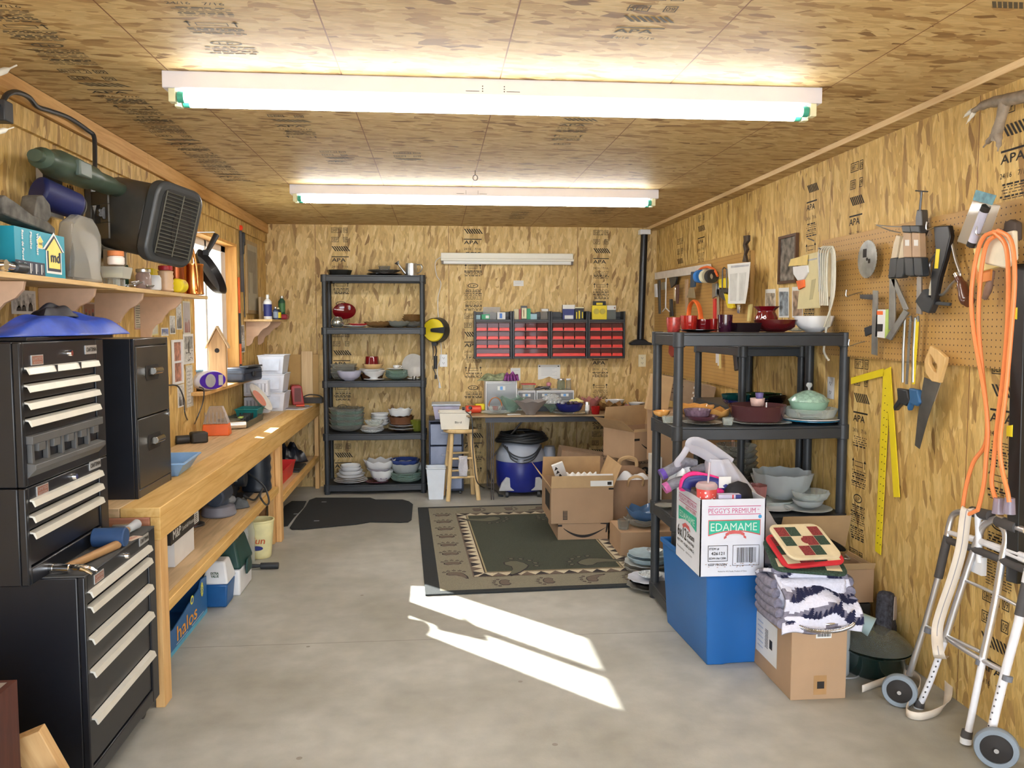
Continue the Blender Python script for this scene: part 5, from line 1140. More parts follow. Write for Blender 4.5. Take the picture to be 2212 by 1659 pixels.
for k in range(3):d_('bowl',891,40-k*3,9,on1(3)+.045+k*.016,7.68,amber,('lowest','middle','top')[k]+' amber bowl of the small stack at the right post, second shelf',sc=10,amp=.06,group='amber bowls on the second shelf')
# third shelf
for k in range(3):d_('deep',744,55,16,on1(2)+k*.034,7.68,smoke,'smoked square bowl, '+('lowest','middle','top')[k]+' of its stack on the third shelf',sq=.8,sc=4,amp=.0,group='smoked square bowls')
d_('bowl',755,52,20,on1(2),7.51,lilac,'pale lilac glass bowl at the front left of the third shelf',name='bowl')
for k in range(3):d_('plate',803,58-3*k,5,on1(2)+.052+k*.010,7.66,porc,'white plate, '+('lowest','middle','top')[k]+' of three under the tan bowl, third shelf',sc=12,amp=.02,group='white plates under the tan bowl')
d_('bowl',806,44,12,on1(2)+.087,7.66,tanb,'tan wooden bowl on the white plates, third shelf')
d_('pie',803,50,11,on1(2),7.66,brn,'brown wavy dish under the white plates on the third shelf',sc=8,amp=.06,zamp=.05)
o,r,h=d_('pie',804,32,17,on1(2)+.14,7.66,redg,'dark red moulded bowl turned upside down on the tan bowl',sc=10,amp=.04);o.rotation_euler=(PI,0,0);o.location.z=on1(2)+.135+h
d_('plate',808,44,3,on1(2),7.50,porc,'white saucer under the white footed bowl, third shelf')
d_('ped',808,50,17,on1(2)+.014,7.50,porc,'white footed bowl at the front centre of the third shelf',name='bowl')
for k in range(3):d_('bowl',857,50-k,11,on1(2)+k*.018,7.62,grng,'grey-green glass bowl, '+('lowest','middle','top')[k]+' under the teacup, third shelf',group='grey-green bowls on the third shelf')
d_('plate',856,42,3,on1(2)+.085,7.62,porc,'white saucer on the grey-green bowls, third shelf')
t=thing('teacup','white teacup on its saucer on the third shelf','cup',(at(856,798,7.62).x,7.62,on1(2)+.10))
dish_mesh('bowl',.032,.026).build('cup_body',porc,t)
MB().tube([(.03,0,.022),(.046,0,.02),(.044,0,.008),(.028,0,.008)],.003,8,smooth=4).build('handle',porc,t)
o,r,h=d_('plate',893,52,4,on1(2)+.1,7.74,mat('grey_china',(.50,.49,.46),.3),'large grey plate standing on edge at the right of the third shelf',rot=(math.radians(80),0,.3));o.location.z=on1(2)+r+.002
d_('cup',895,10,8,on1(2)+.0,7.52,steel,'tiny silver cup near the right post of the third shelf',name='small_cup',cat='cup')
d_('plate',893,28,2,on1(2),7.58,porc,'small white saucer behind the tiny silver cup, third shelf')
# fourth shelf
for k in range(7):d_('bowl',748,74-(k%2)*3,15,on1(1)+k*.0245,7.65,grng if k%2 else smoke,'large clear scalloped bowl, number %s from the bottom of the tall left stack'%('one','two','three','four','five','six','seven')[k],sc=12,amp=.04,zamp=.02,group='clear bowls stacked on the fourth shelf')
for k in range(4):d_('bowl',820,40,9,on1(1)+.035+k*.026,7.72,porc,'white bowl, '+('lowest','second','third','top')[k]+' of the stack at the rear centre of the fourth shelf',group='white bowls on the fourth shelf')
for k in range(3):d_('plate',803,50-k*2,4,on1(1)+.016+k*.012,7.52,porc,'small white plate, '+('lowest','middle','top')[k]+' of three at the front centre, fourth shelf',group='small white plates on the fourth shelf')
d_('bowl',803,50,8,on1(1),7.52,mat('blue_woven',(.62,.66,.72),.3,var=.5,scale=90),'white bowl with blue pierced pattern at the front of the fourth shelf',sc=16,amp=.03)
d_('bowl',808,40,12,on1(1)+.06,7.53,clear,'clear cut-glass bowl on the small white plates, fourth shelf',sc=10,amp=.07)
d_('pie',865,56,16,on1(1)+.062,7.65,brn,'brown wavy baking dish at the right of the fourth shelf',sc=10,amp=.05,zamp=.05)
d_('pie',864,50,13,on1(1)+.138,7.65,porc,'white ruffled dish on top of the brown dish, fourth shelf',sc=8,amp=.06,zamp=.06)
d_('deep',901,30,24,on1(1)+.0,7.58,olive,'olive green glass bowl by the right post of the fourth shelf',sc=8,amp=.06)
for k in range(4):d_('plate',868,62-k*2,4,on1(1)+k*.014,7.60,porc if k in(1,3)else blackg,('black plate at the bottom','white plate low','black plate high','white plate at the top')[k]+' in the right stack of the fourth shelf',group='plates on the fourth shelf')
# bottom shelf
st=[('plate',72,5,0),('plate',66,5,.013),('plate',60,5,.027),('bowl',62,9,.042),('bowl',52,12,.062),('bowl',46,11,.095),('bowl',42,10,.118)]
for k,(kd,w_,h_,dz)in enumerate(st):d_(kd,755,w_,h_,on1(0)+dz,7.58,porc,'white %s, %s in the left stack on the bottom shelf'%(kd,('lowest','second','third','fourth','fifth','sixth','topmost')[k]),group='white china at the left of the bottom shelf')
d_('plate',812,50,3,on1(0),7.55,mat('plum_glass',(.14,.05,.08),.2),'dark plum plate under the flowered bowl on the bottom shelf')
o,r,h=d_('bowl',822,50,24,on1(0)+.012,7.56,porc,'white bowl with purple painted flowers on the bottom shelf',sc=8,amp=.04,zamp=.04)
flo=mat('purple_flower',(.16,.08,.20),.4)
b=MB();r_=random.Random(5)
for k in range(7):
 a=-PI/2+(k-3)*.20;zz=h*(.35+.08*(k%3));rr=r*.78
 c=Vector((math.cos(a)*rr,math.sin(a)*rr*1.0-.004,zz));u=Vector((-math.sin(a),math.cos(a),0))
 b.face([(.009*(1 if q%2 else .5)*math.cos(q*PI/5),.009*(1 if q%2 else .5)*math.sin(q*PI/5))for q in range(10)],c,u,Z_)
b.build('flower_print',flo,o,smooth=False)
d_('bowl',818,66,22,on1(0)+.10,7.60,porc,'ruffled white bowl with grey edge above the flowered bowl',sc=8,amp=.07,zamp=.08)
d_('bowl',816,50,8,on1(0)+.088,7.60,mat('lilac_rim',(.55,.50,.55),.3),'lilac rimmed bowl between the two white ruffled bowls',sc=8,amp=.05)
for k in range(3):d_('bowl',876,72-k,12,on1(0)+k*.020,7.58,grng,'grey-green glass bowl, '+('lowest','middle','top')[k]+' under the clear bowl, bottom shelf',sc=12,amp=.04,group='grey-green bowls on the bottom shelf')
d_('bowl',874,62,26,on1(0)+.055,7.60,frost,'pale cut-glass bowl below the blue bowl on the bottom shelf',sc=10,amp=.05,zamp=.03)
d_('bowl',873,64,17,on1(0)+.125,7.62,mat('blue_glass',(.04,.07,.25),.15,coat=.4),'deep blue glass bowl topping the right stack of the bottom shelf',sc=10,amp=.04)
d_('bowl',903,34,30,on1(0),7.76,porc,'white bowl behind the blue one by the right post, bottom shelf')
# FLOOR COVERINGS
def floor_poly(px,z=.0):return[onz(x,y,0)for x,y in px]
t=thing('area_rug','green and tan area rug with bear paw border lying on the floor','rug',(-.070,4.606,0),math.atan2(.09,2.24))
RW,RL,RT=1.60,2.235,.010
def rugmat(n,c):return mat(n,c,.95,var=.22,scale=220,bump=.6)
rb=rugmat('rug_black',(.022,.026,.028));rtan=rugmat('rug_tan',(.235,.215,.155));rgrn=rugmat('rug_green',(.050,.058,.040));rcr=rugmat('rug_cream',(.60,.53,.38));rbr=rugmat('rug_brown',(.15,.11,.085));rdk=rugmat('rug_dark',(.030,.024,.026));rgld=rugmat('rug_gold',(.38,.31,.18))
MB().box(0,0,0,RW,RL,RT).build('rug_binding',rb,t,bevel=.003)
def rz_(k):return(0,0,RT+.0006*k)
MB().rect(rz_(1),X_,Y_,.085,.05,RW-.085,RL-.05).build('border_field',rtan,t,smooth=False)
i0,i1,j0,j1=.30,RW-.30,.285,RL-.285
MB().rect(rz_(2),X_,Y_,i0,j0,i1,j1).build('triangle_band',rcr,t,smooth=False)
b=MB();k=0
def tri_row(n,p0,d,nrm):
 for q in range(n):
  a=p0+d*(q/n);c=p0+d*((q+1)/n);m_=(a+c)/2
  b.add([a+Z_*(RT+.0018),c+Z_*(RT+.0018),m_+nrm+Z_*(RT+.0018)],[(0,1,2)],q%2)
bw_=.062
tri_row(17,V3(i0+.0,j0+.02,0),V3(0,j1-j0-.04,0),V3(0,0,0)+V3(bw_,0,0));tri_row(17,V3(i1,j1-.02,0),V3(0,-(j1-j0-.04),0),V3(-bw_,0,0))
tri_row(11,V3(i1-.02,j0,0),V3(-(i1-i0-.04),0,0),V3(0,bw_,0));tri_row(11,V3(i0+.02,j1,0),V3(i1-i0-.04,0,0),V3(0,-bw_,0))
b.build('triangles',[rdk,rbr],t,smooth=False)
MB().frame(rz_(4),X_,Y_,i0-.008,j0-.008,i1+.008,j1+.008,.008).frame(rz_(4),X_,Y_,i0+.066,j0+.066,i1-.066,j1-.066,.008).build('thin_border',[rbr],t,smooth=False)
MB().frame(rz_(4),X_,Y_,i0+.070,j0+.070,i1-.070,j1-.070,.014).build('gold_border',rgld,t,smooth=False)
MB().rect(rz_(3),X_,Y_,i0+.080,j0+.080,i1-.080,j1-.080).build('green_field',rgrn,t,smooth=False)
def paw(b,cx,cy,s,ang,mo,mf,k=5,long=False):
 c,s_=math.cos(ang),math.sin(ang);U=V3(c,s_,0);W=V3(-s_,c,0)
 def pol(P,z,mi):b.add([V3(cx,cy,RT+z)+U*(x*s)+W*(y*s)for x,y in P],[tuple(range(len(P)))],mi)
 pad=[(-.9,-.25),(-.5,-.55),(.1,-.35),(.6,-.5),(1,-.1),(.85,.35),(.3,.6),(-.4,.6),(-.9,.3)]
 if long:pad=[(-.8,.3),(-.85,-.2),(-.5,-.5),(.1,-.5),(.6,-.9),(1.1,-1.7),(1.35,-1.75),(1.3,-1.0),(1.0,-.1),(.7,.4),(.1,.62),(-.5,.6)]
 pol([(x*1.14,y*1.16)for x,y in pad],.0006*k,mo);pol(pad,.0006*(k+1),mf)
 for q in range(5):
  a=math.radians(150-q*30);tx,ty=1.35*math.cos(a),.15+1.15*math.sin(a)
  pol([(tx+.26*math.cos(r_*PI/4),ty+.20*math.sin(r_*PI/4))for r_ in range(8)],.0006*k,mo);pol([(tx+.17*math.cos(r_*PI/4),ty+.12*math.sin(r_*PI/4))for r_ in range(8)],.0006*(k+1),mf)
  pol([(tx-.05,ty+.2),(tx+.05,ty+.2),(tx+.04*math.cos(a)*3,ty+.5)],.0006*k,mo)
b=MB()
for q in range(8):paw(b,.185,.36+q*.222,.052,0,0,1,2,q==0);paw(b,RW-.185,.36+q*.222,.052,PI,0,1,2)
for q in range(4):paw(b,.47+q*.26,.155,.052,PI/2 if q!=2 else PI/2+.1,0,1,2,q==2);paw(b,.47+q*.26,RL-.155,.052,-PI/2,0,1,2,q==2)
for(x,y,a)in((.58,.50,-.9),(RW-.55,.50,.9),(.55,RL-.50,-2.3),(RW-.55,RL-.5,2.2)):paw(b,x,y,.095,a,0,2,5,True)
b.build('paw_prints',[rdk,rbr,rugmat('rug_olive',(.13,.125,.085))],t,smooth=False)
mt=mat('carpet_black',(.022,.024,.025),.95,var=.3,scale=200,bump=.6)
P=[onz(x,y)for x,y in((626,1141),(640,1120),(660,1096),(668,1082),(682,1077),(800,1077),(812,1081),(870,1081),(884,1085),(892,1091),(889,1124),(882,1129),(865,1130),(800,1129),(770,1134),(655,1145),(630,1145))]
o_=P[0].copy();b=MB().prism([(p.x-o_.x,p.y-o_.y)for p in P][::-1],(0,0,0),X_,Y_,(0,0,.010))
t=thing('floor_mat','black carpeted car floor mat lying between bench and rug','mat',o_);b.build('mat_body',mt,t,bevel=.004)
b=MB()
for x,y in((700,1087),(684,1128),(640,1113)):p=onz(x,y)-o_;b.box(p.x-.02,p.y-.008,.0102,p.x+.02,p.y+.008,.0112)
b.build('reflective_marks',mat('mark_grey',(.35,.36,.38),.5),t)
P=[onz(x,y)for x,y in((600,1140),(614,1095),(630,1084),(662,1084),(655,1098),(636,1118),(622,1137))]
solo(MB().prism([(p.x,p.y)for p in P][::-1],(0,0,0),X_,Y_,(0,0,.008)),'floor_mat',mt,'smaller black mat partly under the workbench behind the car mat','mat',bevel=.003)
# FOLDING TABLE
TY,TZ=7.06,.737
tx0,tx1=at(1008,880,TY).x,1.98
t=thing('folding_table','long brown-topped folding table along the back wall','table',(0,TY,0))
MB().prism([(tx0,.05),(tx0+.02,.015),(tx0+.06,0),(tx1,0),(tx1,.74),(tx0+.04,.74),(tx0,.70)],(0,0,TZ-.014),X_,Y_,(0,0,.014)).build('tabletop',wood('table_brown',(.42,.30,.17),(.33,.22,.11),'x',5,.4),t,bevel=.002)
MB().box(tx0+.012,.008,TZ-.020,tx1,.732,TZ-.0145).build('table_edge',mat('edge_brown',(.10,.08,.06),.5),t,bevel=.002)
MB().box(tx0+.16,.03,TZ-.062,tx1-.05,.045,TZ-.0205).box(tx0+.16,.68,TZ-.062,tx1-.05,.695,TZ-.0205).build('apron',mat('apron_metal',(.05,.05,.055),.4,.5),t)
lm=mat('leg_brown',(.055,.04,.035),.4,.4)
for x in(at(1064,1000,TY+.05).x,1.82):
 for y in(.06,.66):b=MB().box(x-.014,y,0,x-.004,y+.012,TZ-.064).box(x+.004,y,0,x+.014,y+.012,TZ-.064);b.build('leg',lm,t)
 MB().box(x-.01,.073,.14,x+.01,.659,.155).build('leg_brace',lm,t)
x=at(1064,1000,TY+.05).x
MB().tube([(x,.36,.30),(x+.34,.36,TZ-.03)],.009,8).build('folding_brace',mat('brace_grey',(.16,.15,.15),.4,.6),t)
T0=TZ+.0006
def tabY(py):return onz(1200,py,TZ).y
# white drawer units
wd=glass('drawer_clear',(.80,.82,.84),.5,(.50,.52,.55));lblb=mat('label_mid_blue',(.15,.35,.70),.5)
def drawer_unit(px0,px1,py0,Y,nd,label,dep=.26,labels=1):
 a,c=at(px0,py0,Y),at(px1,py0,Y);w_,h_=c.x-a.x,a.z-T0
 t=thing('drawer_unit',label,'drawer unit',(a.x,Y,T0));th=.008
 MB().box(0,0,0,th,dep,h_).box(w_-th,0,0,w_,dep,h_).box(th,0,0,w_-th,dep,th).box(th,0,h_-th,w_-th,dep,h_).box(th,dep-.004,th,w_-th,dep,h_-th).build('case',white,t,bevel=.002)
 for r in range(nd):
  z0=th+.001+r*(h_-2*th)/nd;z1_=th-.002+(r+1)*(h_-2*th)/nd
  d=MB().box(th+.001,.004,z0,w_-th-.001,dep-.01,z1_).build('drawer',wd,t)
  MB().box(th+.001,.001,z1_-.007,w_-th-.001,.006,z1_-.001).build('drawer_rim',white,d)
 n=labels
 for q in range(n):
  lx=w_*(q+.5)/n;MB().box(lx-.035,-.003,h_*.70,lx+.035,0,h_*.84).rect((0,-.0036,0),X_,Z_,lx-.012,h_*.71,lx+.012,h_*.83,1).build('label',[paper,lblb],t,smooth=False)
 return t
t=drawer_unit(1049,1117,824,7.42,1,'large white drawer box with clear front on the folding table')
h1=at(1049,824,7.42).z
drawer_unit(1118,1157,844,7.46,2,'small white two-drawer unit in the middle of the table')
drawer_unit(1159,1240,844,7.46,2,'wide white two-drawer unit at the right on the table',labels=2)
h2=at(1118,844,7.46).z
p=at(1067,815,7.5)
solo(lump(.30,.18,.07,61),'camouflage_cloth',mat('camo_green',(.24,.27,.15),.8,var=.6,scale=30),'crumpled camouflage cloth on the large white drawer box','cloth',(p.x+.02,7.54,h1+.002),solid=.003)
# purple glove
gm=mat('purple_glove',(.20,.04,.20),.7,var=.25,scale=40)
t=thing('purple_glove','purple work glove draped over the large white drawer box','glove',(at(1104,815,7.40).x,7.43,h1+.004),0)
b=lump(.13,.10,.08,63,nu=24,nv=12);b.xf(Matrix.Translation((.0,.04,.0)));b.build('glove_palm',gm,t,solid=.002)
b=MB()
for k in range(5):a=-.75+.3*k;b.tube([(-.04+.024*k,.0,.05),(-.05+.026*k,-.035,.035),(-.055+.03*k,-.045,.0-.004*(k%2)+.004)],[.012,.012,.009],10,smooth=4)
b.build('glove_fingers',gm,t)
b=MB().tub((0,0,0),(.10,.08),(.12,.10),.05,.003);t=thing('food_box','clear box with red lid on the small white drawer unit','box',(at(1142,838,7.5).x,7.54,h2+.001));b.build('box_body',clear,t);MB().box(-.065,-.055,.0505,.065,.055,.058).build('lid',redp,t,bevel=.002)
b=MB();r_=random.Random(6)
for k in range(14):b.cyl((r_.uniform(-.08,.08),r_.uniform(-.03,.03),.002),(r_.uniform(-.08,.08),r_.uniform(-.03,.03),.02),.008,n=8)
solo(b,'loose_parts',darkst,'loose dark bits on top of the white drawer units','parts',(at(1174,838,7.5).x,7.52,h2+.008))['kind']='stuff'
t=thing('pink_knob','pink ball knob on a small clear base atop the drawer unit','ornament',(at(1186,838,7.5).x,7.52,h2+.001));MB().lathe([(.018,0),(.012,.02),(.012,.03)],14).build('base',clear,t);MB().lathe([(0,.031),(.018,.036),(.024,.05),(.02,.066),(0,.072)],18).build('ball',mat('pink_ball',(.55,.22,.26),.4),t)
for px,r,h,lb in((1212,.036,.085,'glass jar of greenish bits on the right white drawer unit'),(1228,.024,.085,'slim jar with white cap at the right end of the drawer unit')):
 jar('glass_jar',lb,0,r,h,glass('jar_green',(.62,.66,.56),.4,(.30,.34,.26))if r>.03 else smoke,alu if r>.03 else white,.014,xp=0,z=0);o=bpy.data.objects['glass_jar.%03d'%0]if False else[q for q in COL.objects if q.get('label')==lb][0];o.location=(at(px,838,7.56).x,7.56,h2+.001)
 # objects on the table
t=thing('red_bottle','red plastic bottle lying on the left end of the table','bottle',(at(1022,882,7.25).x,7.25,T0),0)
MB().cyl((-.065,0,.035),(.07,.02,.035),.035,.033,22).build('bottle_body',mat('bottle_red',(.70,.07,.03),.35),t,bevel=.008)
MB().cyl((-.075,-.01,.045),(-.095,-.012,.045),.014,n=12).cyl((-.02,-.03,.05),(-.03,-.045,.055),.014,n=12).build('black_cap',blk,t)
b=MB().box(-.04,-.03,0,.045,.03,.055);solo(b,'yellow_block',yellow,'small yellow box behind the red bottle on the table','box',(at(1036,872,7.5).x,7.55,T0),.1,bevel=.005)
dish('plate',1070,66,4,T0,7.22,clear,'clear glass plate under the handled basket on the table',sc=12,amp=.03)
t=thing('glass_basket','clear glass basket with an amber twisted handle on the table','basket',(at(1070,880,7.22).x,7.22,T0+.016))
dish_mesh('bowl',.062,.05,8,.05,.004).build('basket_body',clear,t)
MB().tube([(.058*math.cos(a*PI/12),0,.04+.085*math.sin(a*PI/12))for a in range(13)],.005,8).build('handle',mat('amber_handle',(.40,.14,.05),.25),t)
dish_mesh('cup',.025,.035).xf(Matrix.Translation((0,0,.012))).build('red_votive',redl,t)
dish('cone',1105,62,32,T0,7.32,grng,'sea-green ruffled glass bowl beside the handled basket',sc=6,amp=.08,zamp=.12)
dish('cone',1146,74,30,T0,7.13,glass('smoky_lilac',(.74,.70,.70),.45,(.40,.37,.36)),'large smoky glass bowl at the front of the table',sc=8,amp=.05,zamp=.05)
b=MB().box(-.06,-.02,0,.06,.03,.004);solo(b,'folded_paper',paper,'folded white paper lying beside the smoky bowl','paper',(at(1114,892,7.15).x-.02,7.13,T0),.1)
# bubble bowl on green cake plate
dish('plate',1192,52,6,T0+.05,7.28,grng,'green glass cake plate under the bubbly bowl on the table',sc=10,amp=.03)
dish('cone',1192,26,12,T0,7.28,grng,'small green glass base beneath the cake plate')
t=thing('bubble_bowl','clear bubbly cut-glass bowl turned over on the green plate','bowl',(at(1192,860,7.28).x,7.28,T0+.083));b=MB().lathe([(.085,0),(.08,.02),(.06,.05),(.03,.068),(0,.072)],24)
for ring,(rr,zz,n)in enumerate(((.082,.012,14),(.072,.036,12),(.052,.056,9),(.025,.07,5))):
 for k in range(n):a=2*PI*k/n+ring*.3;c=(rr*math.cos(a),rr*math.sin(a),zz);b.lathe([(0,-.014),(.010,-.009),(.014,0),(.010,.009),(0,.014)],8,c=c)
b.build('bowl_body',glass('crystal',(.92,.94,.95),.35,(.75,.77,.78)),t)
b=MB().box(-.12,0,0,.05,.06,.045);solo(b,'black_box',blk,'black box lying behind the smoky bowl on the table','box',(at(1190,884,7.2).x,7.36,T0),0)
dish('plate',1232,80,4,T0,7.14,smoke,'flat smoky glass plate under the navy blue dish')
t=thing('navy_planter','navy blue fluted dish holding dark odds and ends on the table','dish',(at(1230,885,7.16).x,7.16,T0+.017))
dish_mesh('deep',.125,.07,12,.02,0,ax=.62).build('dish_body',cob,t)
b=MB();r_=random.Random(2)
for k in range(12):b.lathe([(0,-.015),(.014,-.008),(.018,0),(.012,.01),(0,.016)],8,c=(r_.uniform(-.07,.07),r_.uniform(-.03,.03),.075),mi=k%3)
b.build('contents',[ink,mat('grey_bits',(.35,.35,.4),.5),mat('mauve_bits',(.12,.08,.12),.5)],t)
solo(lump(.13,.08,.03,71),'yellow_cloth',mat('pale_yellow_cloth',(.80,.74,.30),.8),'pale yellow cloth lying over the back of the navy dish','cloth',(at(1246,870,7.2).x,7.25,T0+.095),solid=.002)
b=MB().lathe([(.018,0),(.02,.004),(.02,.10),(.018,.105),(0,.105)],18).lathe([(.0204,.03),(.0205,.08)],18,mi=1);solo(b,'tall_can',[alu,paper],'tall slim silver can beside the navy dish','can',(at(1268,880,7.14).x,7.12,T0))
dish('cone',1277,46,26,T0,7.4,pinkg,'pink iridescent ruffled bowl behind the tall can',sc=8,amp=.08,zamp=.15)
dish('cup',1287,19,17,T0,7.10,redl,'small bright red votive glass at the front of the table',name='votive_glass',cat='glass',sc=6,amp=.05)
dish('cone',1322,58,20,T0,7.18,amber,'amber fluted glass bowl near the right of the table',sc=8,amp=.10,zamp=.16)
dish('bowl',1333,44,12,T0,7.5,grn2,'dark green bowl beneath the white one at the back of the table')
dish('bowl',1328,44,10,T0+.045,7.5,porc,'white oval bowl resting on the dark green bowl, table',ax=.6)
dish('bowl',1340,40,14,T0,7.32,pinkg,'pink glass bowl behind the amber fluted bowl',sc=8,amp=.06)
dish('bowl',1300,40,12,T0,7.42,mat('dark_amber',(.16,.06,.02),.15),'dark amber low bowl behind the red votive',sc=8,amp=.06)
dish('bowl',1376,34,8,T0+.03,7.45,porc,'white pointed dish near the right end of the table',sc=4,amp=.1)
dish('pie',1376,46,8,T0,7.45,brn,'brown dish under the white pointed dish')
dish('cup',1390,16,16,T0,7.25,blackg,'small black cup at the right end of the table',name='small_cup',cat='cup')
dish('plate',1372,26,3,T0,7.12,porc,'small white plate at the front right of the table')
b=MB().tube([(0,0,0),(.0,0,.01)],.002,6)
# black cord from the table down to the floor
P=[(at(1008,884,7.04).x,7.10,T0+.03),at(1018,900,7.03),at(1021,925,7.0),at(1021,960,6.98),at(1024,1000,6.98),at(1030,1040,6.98),onz(1045,1055)+Z_*.006,onz(1060,1057)+Z_*.006,onz(1072,1062)+Z_*.006,onz(1078,1072)+Z_*.006]
solo(MB().tube(P,.005,8,smooth=6).cyl(P[-1],P[-1]+V3(.03,-.03,0),.012,n=10),'extension_cord',blk,'black cord running from the table past the stool to the floor','cord')
# STOOL, TOWER, BINS
sc_=V3(.205,7.235,0);sw=wood('stool_wood',(.74,.54,.27),(.64,.44,.20),'z',5)
t=thing('wooden_stool','round pale wooden stool in front of the folding table','stool',sc_)
MB().lathe([(0,.578),(.13,.578),(.150,.588),(.152,.602),(.140,.612),(.0,.610)],36).build('seat',sw,t)
ft=[(-.113,-.14),(.151,-.108),(-.154,.12),(.113,.14)];tp=[(-.075,-.075),(.085,-.065),(-.085,.075),(.075,.08)]
for(fx,fy),(x,y)in zip(ft,tp):MB().cyl((fx,fy,0),(x,y,.578),.019,.017,16).build('leg',sw,t)
def lp(i,z):q=z/.578;return(ft[i][0]+(tp[i][0]-ft[i][0])*q,ft[i][1]+(tp[i][1]-ft[i][1])*q,z)
for i,j,z in((0,1,.20),(2,3,.22),(0,2,.26),(1,3,.26),(0,1,.36),(2,3,.38),(0,2,.40),(1,3,.40)):MB().cyl(lp(i,z),lp(j,z),.010,n=12).build('rung',sw,t)
fy=-.125
b=MB().sheet(lambda u,v:(-.02+.075*u+.004*math.sin(9*v+u*3),-.113-.016+(.0 if v<.5 else .0)-.006*math.sin(5*u+4*v)-.010*v*(1-v),.372-.16*v),10,14)
b.sheet(lambda u,v:(-.02+.075*u,-.113+.016+.004*math.sin(7*u),.372-.11*v),8,8).sheet(lambda u,v:(-.02+.075*u,-.113-.016*math.cos(PI*v),.372+.013*math.sin(PI*v)),6,8)
o=solo(b,'hand_towel',mat('towel_grey',(.55,.54,.58),.95,bump=.5,scale=120),'grey-white rag hanging over a rung of the stool','towel',sc_+V3(0,.0,0),solid=.003)
t=thing('cream_bin','cream plastic bin marked in pen standing on the stool','bin',sc_+V3(-.05,-.02,.6125),.0)
MB().tub((0,0,0),(.235,.16),(.27,.19),.145,.004,rim=.006).build('bin_body',mat('cream_plastic',(.78,.74,.64),.4,var=.03),t,bevel=.006)
MB().text('Bird',(.0,-.0925,.055),X_,Z_,.018,width=.055).build('pen_writing',ink,t,smooth=False)
a,c=at(926,912,7.38),at(1001,912,7.38)
t=thing('drawer_tower','tall blue-grey plastic drawer tower beside the rack','drawer unit',(a.x,7.38,0));w_=c.x-a.x;H=a.z
blt=mat('tower_drawer',(.22,.26,.38),.3,var=.25,scale=6)
MB().box(0,0,.03,.012,.38,H).box(w_-.012,0,.03,w_,.38,H).box(.012,.012,.03,w_-.012,.38,.045).box(0,0,H,w_,.38,H+.015).box(.012,.365,.045,w_-.012,.38,H).build('tower_frame',mat('tower_navy',(.015,.02,.05),.4),t,bevel=.003)
for k in range(3):
 z0=.048+k*(H-.055)/3
 d=MB().box(.0135,-.002,z0,w_-.0135,.36,z0+(H-.055)/3-.012).build('drawer',blt,t,bevel=.006)
 MB().box(w_*.35,-.008,z0+.10,w_*.65,-.0025,z0+.12).build('drawer_grip',mat('grip_blue',(.30,.34,.46),.3),d,bevel=.003)
for x in(.03,w_-.03):MB().cyl((x-.01,.03,.015),(x+.01,.03,.015),.015,n=12).build('caster',blk,t)
t=thing('lidded_tub','translucent lilac tub with lid on top of the drawer tower','tub',(at(964,890,7.5).x,7.55,H+.0162))
MB().tub((0,0,0),(.20,.20),(.24,.24),.12,.004).build('tub_body',mat('lilac_plastic',(.50,.48,.62),.4),t,bevel=.01);MB().box(-.13,-.13,.1205,.13,.13,.138).build('lid',mat('lid_blue',(.46,.52,.60),.4),t,bevel=.006)
t=thing('waste_bin','small white waste bin between the rack and the stool','bin',(at(942,1060,7.2).x,7.24,0))
MB().tub((0,0,0),(.125,.13),(.165,.17),.27,.004,rim=.004).build('bin_body',mat('bin_bluewhite',(.72,.78,.86),.35,var=.03),t,bevel=.006)
# WET VACUUM
vp=at(1124,1050,7.42)
t=thing('wet_dry_vacuum','grey and blue wet and dry vacuum cleaner under the folding table','vacuum',(vp.x,7.40,0),0)
vb=mat('vac_blue',(.012,.022,.22),.35);vg=mat('vac_grey',(.34,.38,.46),.4,var=.06)
MB().lathe([(.12,.035),(.19,.04),(.215,.09),(.222,.30),(.215,.31)],40).build('tank',vb,t)
MB().lathe([(.222,.308),(.224,.325),(.21,.38),(.165,.455),(.14,.47),(.13,.50),(.10,.52),(0,.525)],40).build('motor_head',vg,t)
MB().box(-.04,-.16,.50,.04,.10,.55).build('handle',blk,t,bevel=.012)
b=MB()
for k in range(4):
 R_=.19-.012*k;b.tube([(R_*math.cos(a*PI/12)*1.18+.01,R_*math.sin(a*PI/12)*.95,.485+.018*k-.05*math.cos(a*PI/12)*0+.008*math.sin(a*.9+k))for a in range(25)],.017,10)
b.build('hose',mat('hose_black',(.015,.017,.02),.45),t)
b=MB()
for k in range(3):b.tube([(-.17+.02*k,-.12,.455-.01*k),(-.10,-.20,.385-.022*k),(0,-.225,.355-.024*k),(.10,-.205,.385-.022*k),(.17,-.12,.45-.01*k)],.006,8,smooth=5)
b.build('power_cord',blk,t)
for s in(-1,1):
 b=MB().prism([(-.085,0),(.085,0),(.07,.06),(.03,.115),(-.02,.12),(-.06,.07)],(s*.125,-.185,.055),X_*(1),Z_,(0,.03,0));b.build('fender',mat('fender_grey',(.48,.49,.50),.4),t,bevel=.006)
MB().cyl((.205,-.10,.065),(.235,-.10,.065),.065,n=24).build('rear_wheel',mat('wheel_grey',(.45,.45,.44),.5),t,bevel=.004)
MB().cyl((.236,-.10,.065),(.24,-.10,.065),.04,n=20).build('hub',mat('hub_grey',(.30,.30,.30),.5),t)
for s in(-1,1):MB().cyl((s*.14-.012,-.19,.025),(s*.14+.012,-.19,.025),.025,n=16).build('caster',blk,t)
MB().lathe([(.05,0),(.055,.02),(.055,.17),(.045,.2)],20,c=(.26,.0,.22)).build('accessory_holder',vg,t)
MB().lathe([(0,.31),(.035,.312),(.03,.34),(0,.345)],16,c=(-.02,-.213,0)).build('latch',mat('latch_grey',(.24,.27,.33),.4),t)
